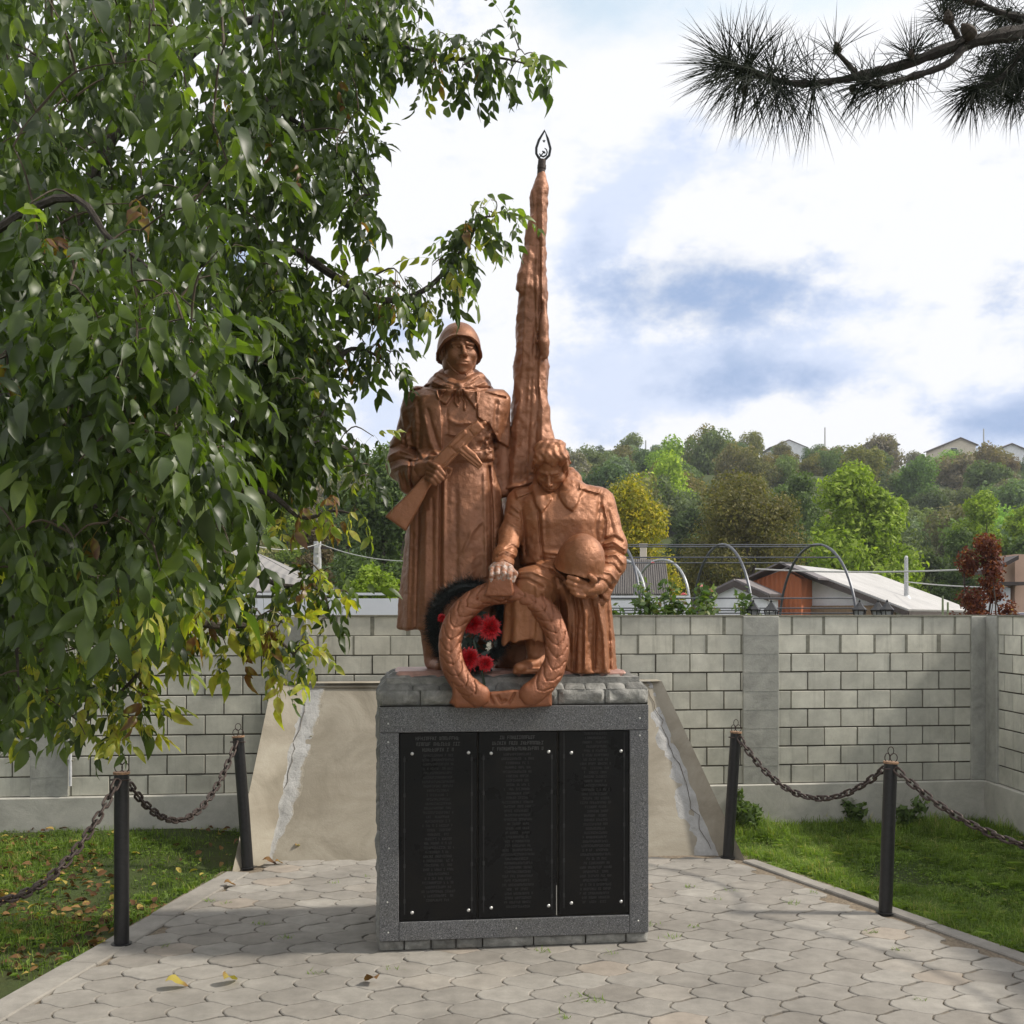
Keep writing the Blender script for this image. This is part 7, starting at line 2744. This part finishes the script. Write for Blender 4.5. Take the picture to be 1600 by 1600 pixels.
# ------------------------------------------------------------------ the pine whose branches reach in at the upper right
def build_pine():
    root = empty('pine_tree', (3.6, 3.4, 0)); rl = np.array(root.location)
    tag(root, 'dark pine branches with long needles reaching in at the upper right', 'tree')
    rg = np.random.RandomState(14)
    D = 3.0
    B = []
    def br(pts, r0, r1): q = smoothline([np.array(p) for p in pts], 8); B.append((q, r0, r1)); return q
    br([(3.6, 3.4, -.2), (3.62, 3.4, 2.0), (3.55, 3.4, 4.2), (3.6, 3.4, 6.5)], .17, .08)
    b1 = br([(3.6, 3.4, 3.9), P(1900, 0, 3.25), P(1640, 38, 3.1), P(1600, 49, 3.05), P(1506, 68, D), P(1412, 101, D), P(1337, 120, D), P(1255, 131, 2.98), P(1180, 116, 2.95), P(1139, 98, 2.95)], .034, .005)
    b2 = br([P(1510, 68, D), P(1480, 100, 2.97), P(1412, 124, 2.96), P(1375, 133, 2.95), P(1345, 128, 2.94)], .012, .006)
    b3 = br([P(1640, 60, 3.1), P(1600, 80, 3.1), P(1560, 125, 3.1), P(1520, 138, 3.08)], .014, .007)
    b4 = br([P(1660, 10, 3.15), P(1600, 30, 3.15), P(1530, 6, 3.15), P(1500, -10, 3.15)], .016, .007)
    b5 = br([P(1335, 112, D), P(1320, 95, 2.97), P(1308, 82, 2.96)], .009, .005)
    b6 = br([P(1500, 66, D), P(1490, 45, 3.0), P(1478, 30, 3.0)], .010, .006)
    b7 = br([P(1640, 90, 3.3), P(1600, 130, 3.35), P(1570, 110, 3.4)], .012, .006)
    m = MB()
    for q, a, b in B: m.tube([p - rl for p in q], list(np.linspace(a ** .5, b ** .5, len(q)) ** 2 * (1 + .12 * rg.randn(len(q)) if a < .1 else 1)), 8)
    m.build('branches', simple('pine_bark', (.030, .024, .020), .9, nscale=40, namt=.5, bump=.8, bd=.01), root, True, fixn=False)
    # needles
    V = []; T = []
    def tuft(p, axis, n, l, spread=1.0, back=.2):
        n = int(n * .72); l = l * 1.08
        axis = np.array(axis, float); axis /= np.linalg.norm(axis)
        for i in range(n):
            o = rg.randn(3); o /= np.linalg.norm(o)
            o = o + axis * (.9 / spread) ; o[2] -= .16
            o /= np.linalg.norm(o)
            if rg.rand() > .15 and (o @ axis) < -back: continue
            ll = l * (.7 + .4 * rg.rand())
            s = np.cross(o, (0, 1, 0)); s /= (np.linalg.norm(s) + 1e-6); s *= .00095
            b = p + rg.randn(3) * .008 - rl
            w = np.array((0, .0009, 0)); mid = b + o * ll * .55 - UP * .003; e = b + o * ll - UP * .012
            k = len(V)
            V.extend([b - s, b + s, mid + s, mid - s, e, b + w, mid + w])
            T.extend([(k, k + 1, k + 2), (k, k + 2, k + 3), (k + 3, k + 2, k + 4), (k, k + 5, k + 6), (k, k + 6, k + 3), (k + 1, k + 2, k + 6), (k + 1, k + 6, k + 5)])
    def along(q, t0, t1, n, per, l, spread=1.6):
        for i in range(n):
            t = t0 + (t1 - t0) * (i + .5) / n
            j = min(len(q) - 2, int(t * (len(q) - 1)))
            p = q[j] + (q[j + 1] - q[j]) * ((t * (len(q) - 1)) % 1)
            ax = q[min(j + 2, len(q) - 1)] - q[j]
            tuft(p, ax, per, l, spread, .5)
    along(b1, .86, 1.0, 12, 24, .17, 1.5)
    tuft(b1[-1], (-1, 0, .25), 120, .17, 1.1, .1)
    along(b1, .70, .86, 10, 18, .15, 1.8)
    tuft(b5[-1], (-.3, 0, 1), 34, .125, .9)
    along(b2, .4, 1.0, 9, 34, .12, 2.0)
    tuft(b2[-1], (-1, 0, .1), 60, .12, 1.2)
    tuft(P(1425, 88, 2.98), (-.1, 0, 1), 110, .12, .9)
    tuft(b3[-1], (-.4, 0, -1), 170, .125, 1.2)
    along(b3, .3, 1.0, 8, 40, .12, 2.0)
    tuft(b6[-1], (-.3, -.2, .8), 130, .12, 1.4)
    tuft(b4[-1], (-1, 0, .1), 120, .125, 1.5)
    along(b4, .3, 1.0, 10, 40, .12, 2.0)
    tuft(b7[-1], (-.6, 0, -.3), 120, .12, 1.8)
    along(b7, .2, 1.0, 8, 60, .12, 2.4)
    along(b1, .32, .5, 8, 26, .12, 2.4)
    for (px, py) in [(1590, 120), (1615, 100), (1585, 150), (1625, 140), (1560, 80), (1600, 70), (1550, 120), (1610, 30), (1575, 20)]: tuft(P(px, py, 3.2 + .2 * rg.rand()), (-.2, 0, -.6), 130, .12, 2.0)
    # sparse upright needles on the main branch
    for (px, py, n_) in [(1225, 128, 40), (1270, 128, 26), (1170, 105, 60), (1205, 120, 50)]:
        tuft(P(px, py, 2.96), (0, 0, 1), n_, .165, .7)
        tuft(P(px, py, 2.96), (0, 0, -1), int(n_ * 1.6), .185, .8)
    t = NT('pine_needle'); n_ = t.noise(8, 3, .5)
    t.fin(t.ramp(n_, [(.3, (.006, .009, .006)), (.7, (.020, .027, .014))]), .75, 0, None, .15)
    np_mesh('needles', np.array(V), np.array(T), t.m, False, None, root)
    # cones and buds
    cm = simple('pine_cone', (.045, .032, .022), .8, nscale=50)
    for (px, py, s, ax) in [(1484, 38, .9, (-.2, 0, 1)), (1310, 85, .75, (-.2, 0, 1)), (1522, 60, 1.2, (-.6, -.3, .4)), (1163, 132, .7, (.1, 0, -1)), (1525, 3, .8, (-1, 0, .2)), (1424, 92, .6, (0, 0, 1)), (1378, 128, .6, (-1, 0, 0)), (1330, 132, .6, (.3, 0, -1))]:
        m = MB(); a = np.array(ax, float); a /= np.linalg.norm(a)
        q = np.array(Vector(a).to_track_quat('Z', 'Y').to_matrix())
        c = P(px, py, 2.97) - rl
        m.lathe((0, 0, 0), [(.004, 0), (.013 * s, .006 * s), (.016 * s, .018 * s), (.012 * s, .034 * s), (.003, .046 * s)], 10, q)
        for i in range(40):
            ph = i * 2.4; z = i / 40 * .04 * s; r = (.017 - .010 * i / 40) * s
            o = np.array((math.cos(ph), math.sin(ph), .5)); pp = np.array((r * math.cos(ph), r * math.sin(ph), z))
            w = np.array((-math.sin(ph), math.cos(ph), 0)) * .004 * s
            m.add((np.array([pp - w, pp + w, pp + o * .006 * s]) @ q.T), [(0, 1, 2)])
        m.build('cone', cm, root, False, tuple(c), fixn=False)


build_pine()


# ------------------------------------------------------------------ weeds along the foot of the wall
def build_weed(px, py, h, label, seed):
    c = G(px, py, -.03); root = empty('leafy_weed', tuple(c)); tag(root, label, 'weed')
    rg = np.random.RandomState(seed); m = MB(); lb = []
    for i in range(5):
        t = np.array((rg.randn() * .1, rg.randn() * .06, h * (.5 + .5 * rg.rand()))); m.tube(smoothline([(0, 0, 0), t * (.4, .4, .6), t], 3), .004, 4)
        lb += [(t[0] * k, t[1] * k, t[2] * k, .05 + .03 * rg.rand()) for k in (.5, .75, 1.0)]
    m.build('stem', M_GRASS, root, fixn=False)
    crown_mesh('leaves', seed, 260, lb, .035, ML['mid'], 1.0, root, spread=.5, elong=2.2)


build_weed(1155, 1292, .34, 'leafy weed at the wall foot just right of the leaning slab', 1)
build_weed(1335, 1288, .26, 'upright weed against the wall foot between the right bollards', 2)
build_weed(1412, 1296, .36, 'dark leafy weed growing behind the nearest right bollard', 3)
build_weed(1168, 1300, .24, 'small weed beside the right rear bollard', 4)


# ------------------------------------------------------------------ thin air haze over the whole place
def build_haze():
    m = MB(); m.box((0, 120, 13.5), (260, 150, 18.5))
    t = bpy.data.materials.new('haze'); t.use_nodes = True
    nt = t.node_tree; nt.nodes.clear()
    o = nt.nodes.new('ShaderNodeOutputMaterial'); v = nt.nodes.new('ShaderNodeVolumePrincipled')
    v.inputs['Color'].default_value = (.86, .91, 1.0, 1)
    v.inputs['Density'].default_value = .00055
    v.inputs['Anisotropy'].default_value = .3
    nt.links.new(v.outputs[0], o.inputs['Volume'])
    tag(m.build('haze', t), kind='stuff', label='faint pale haze in the air over the hillside')


build_haze()
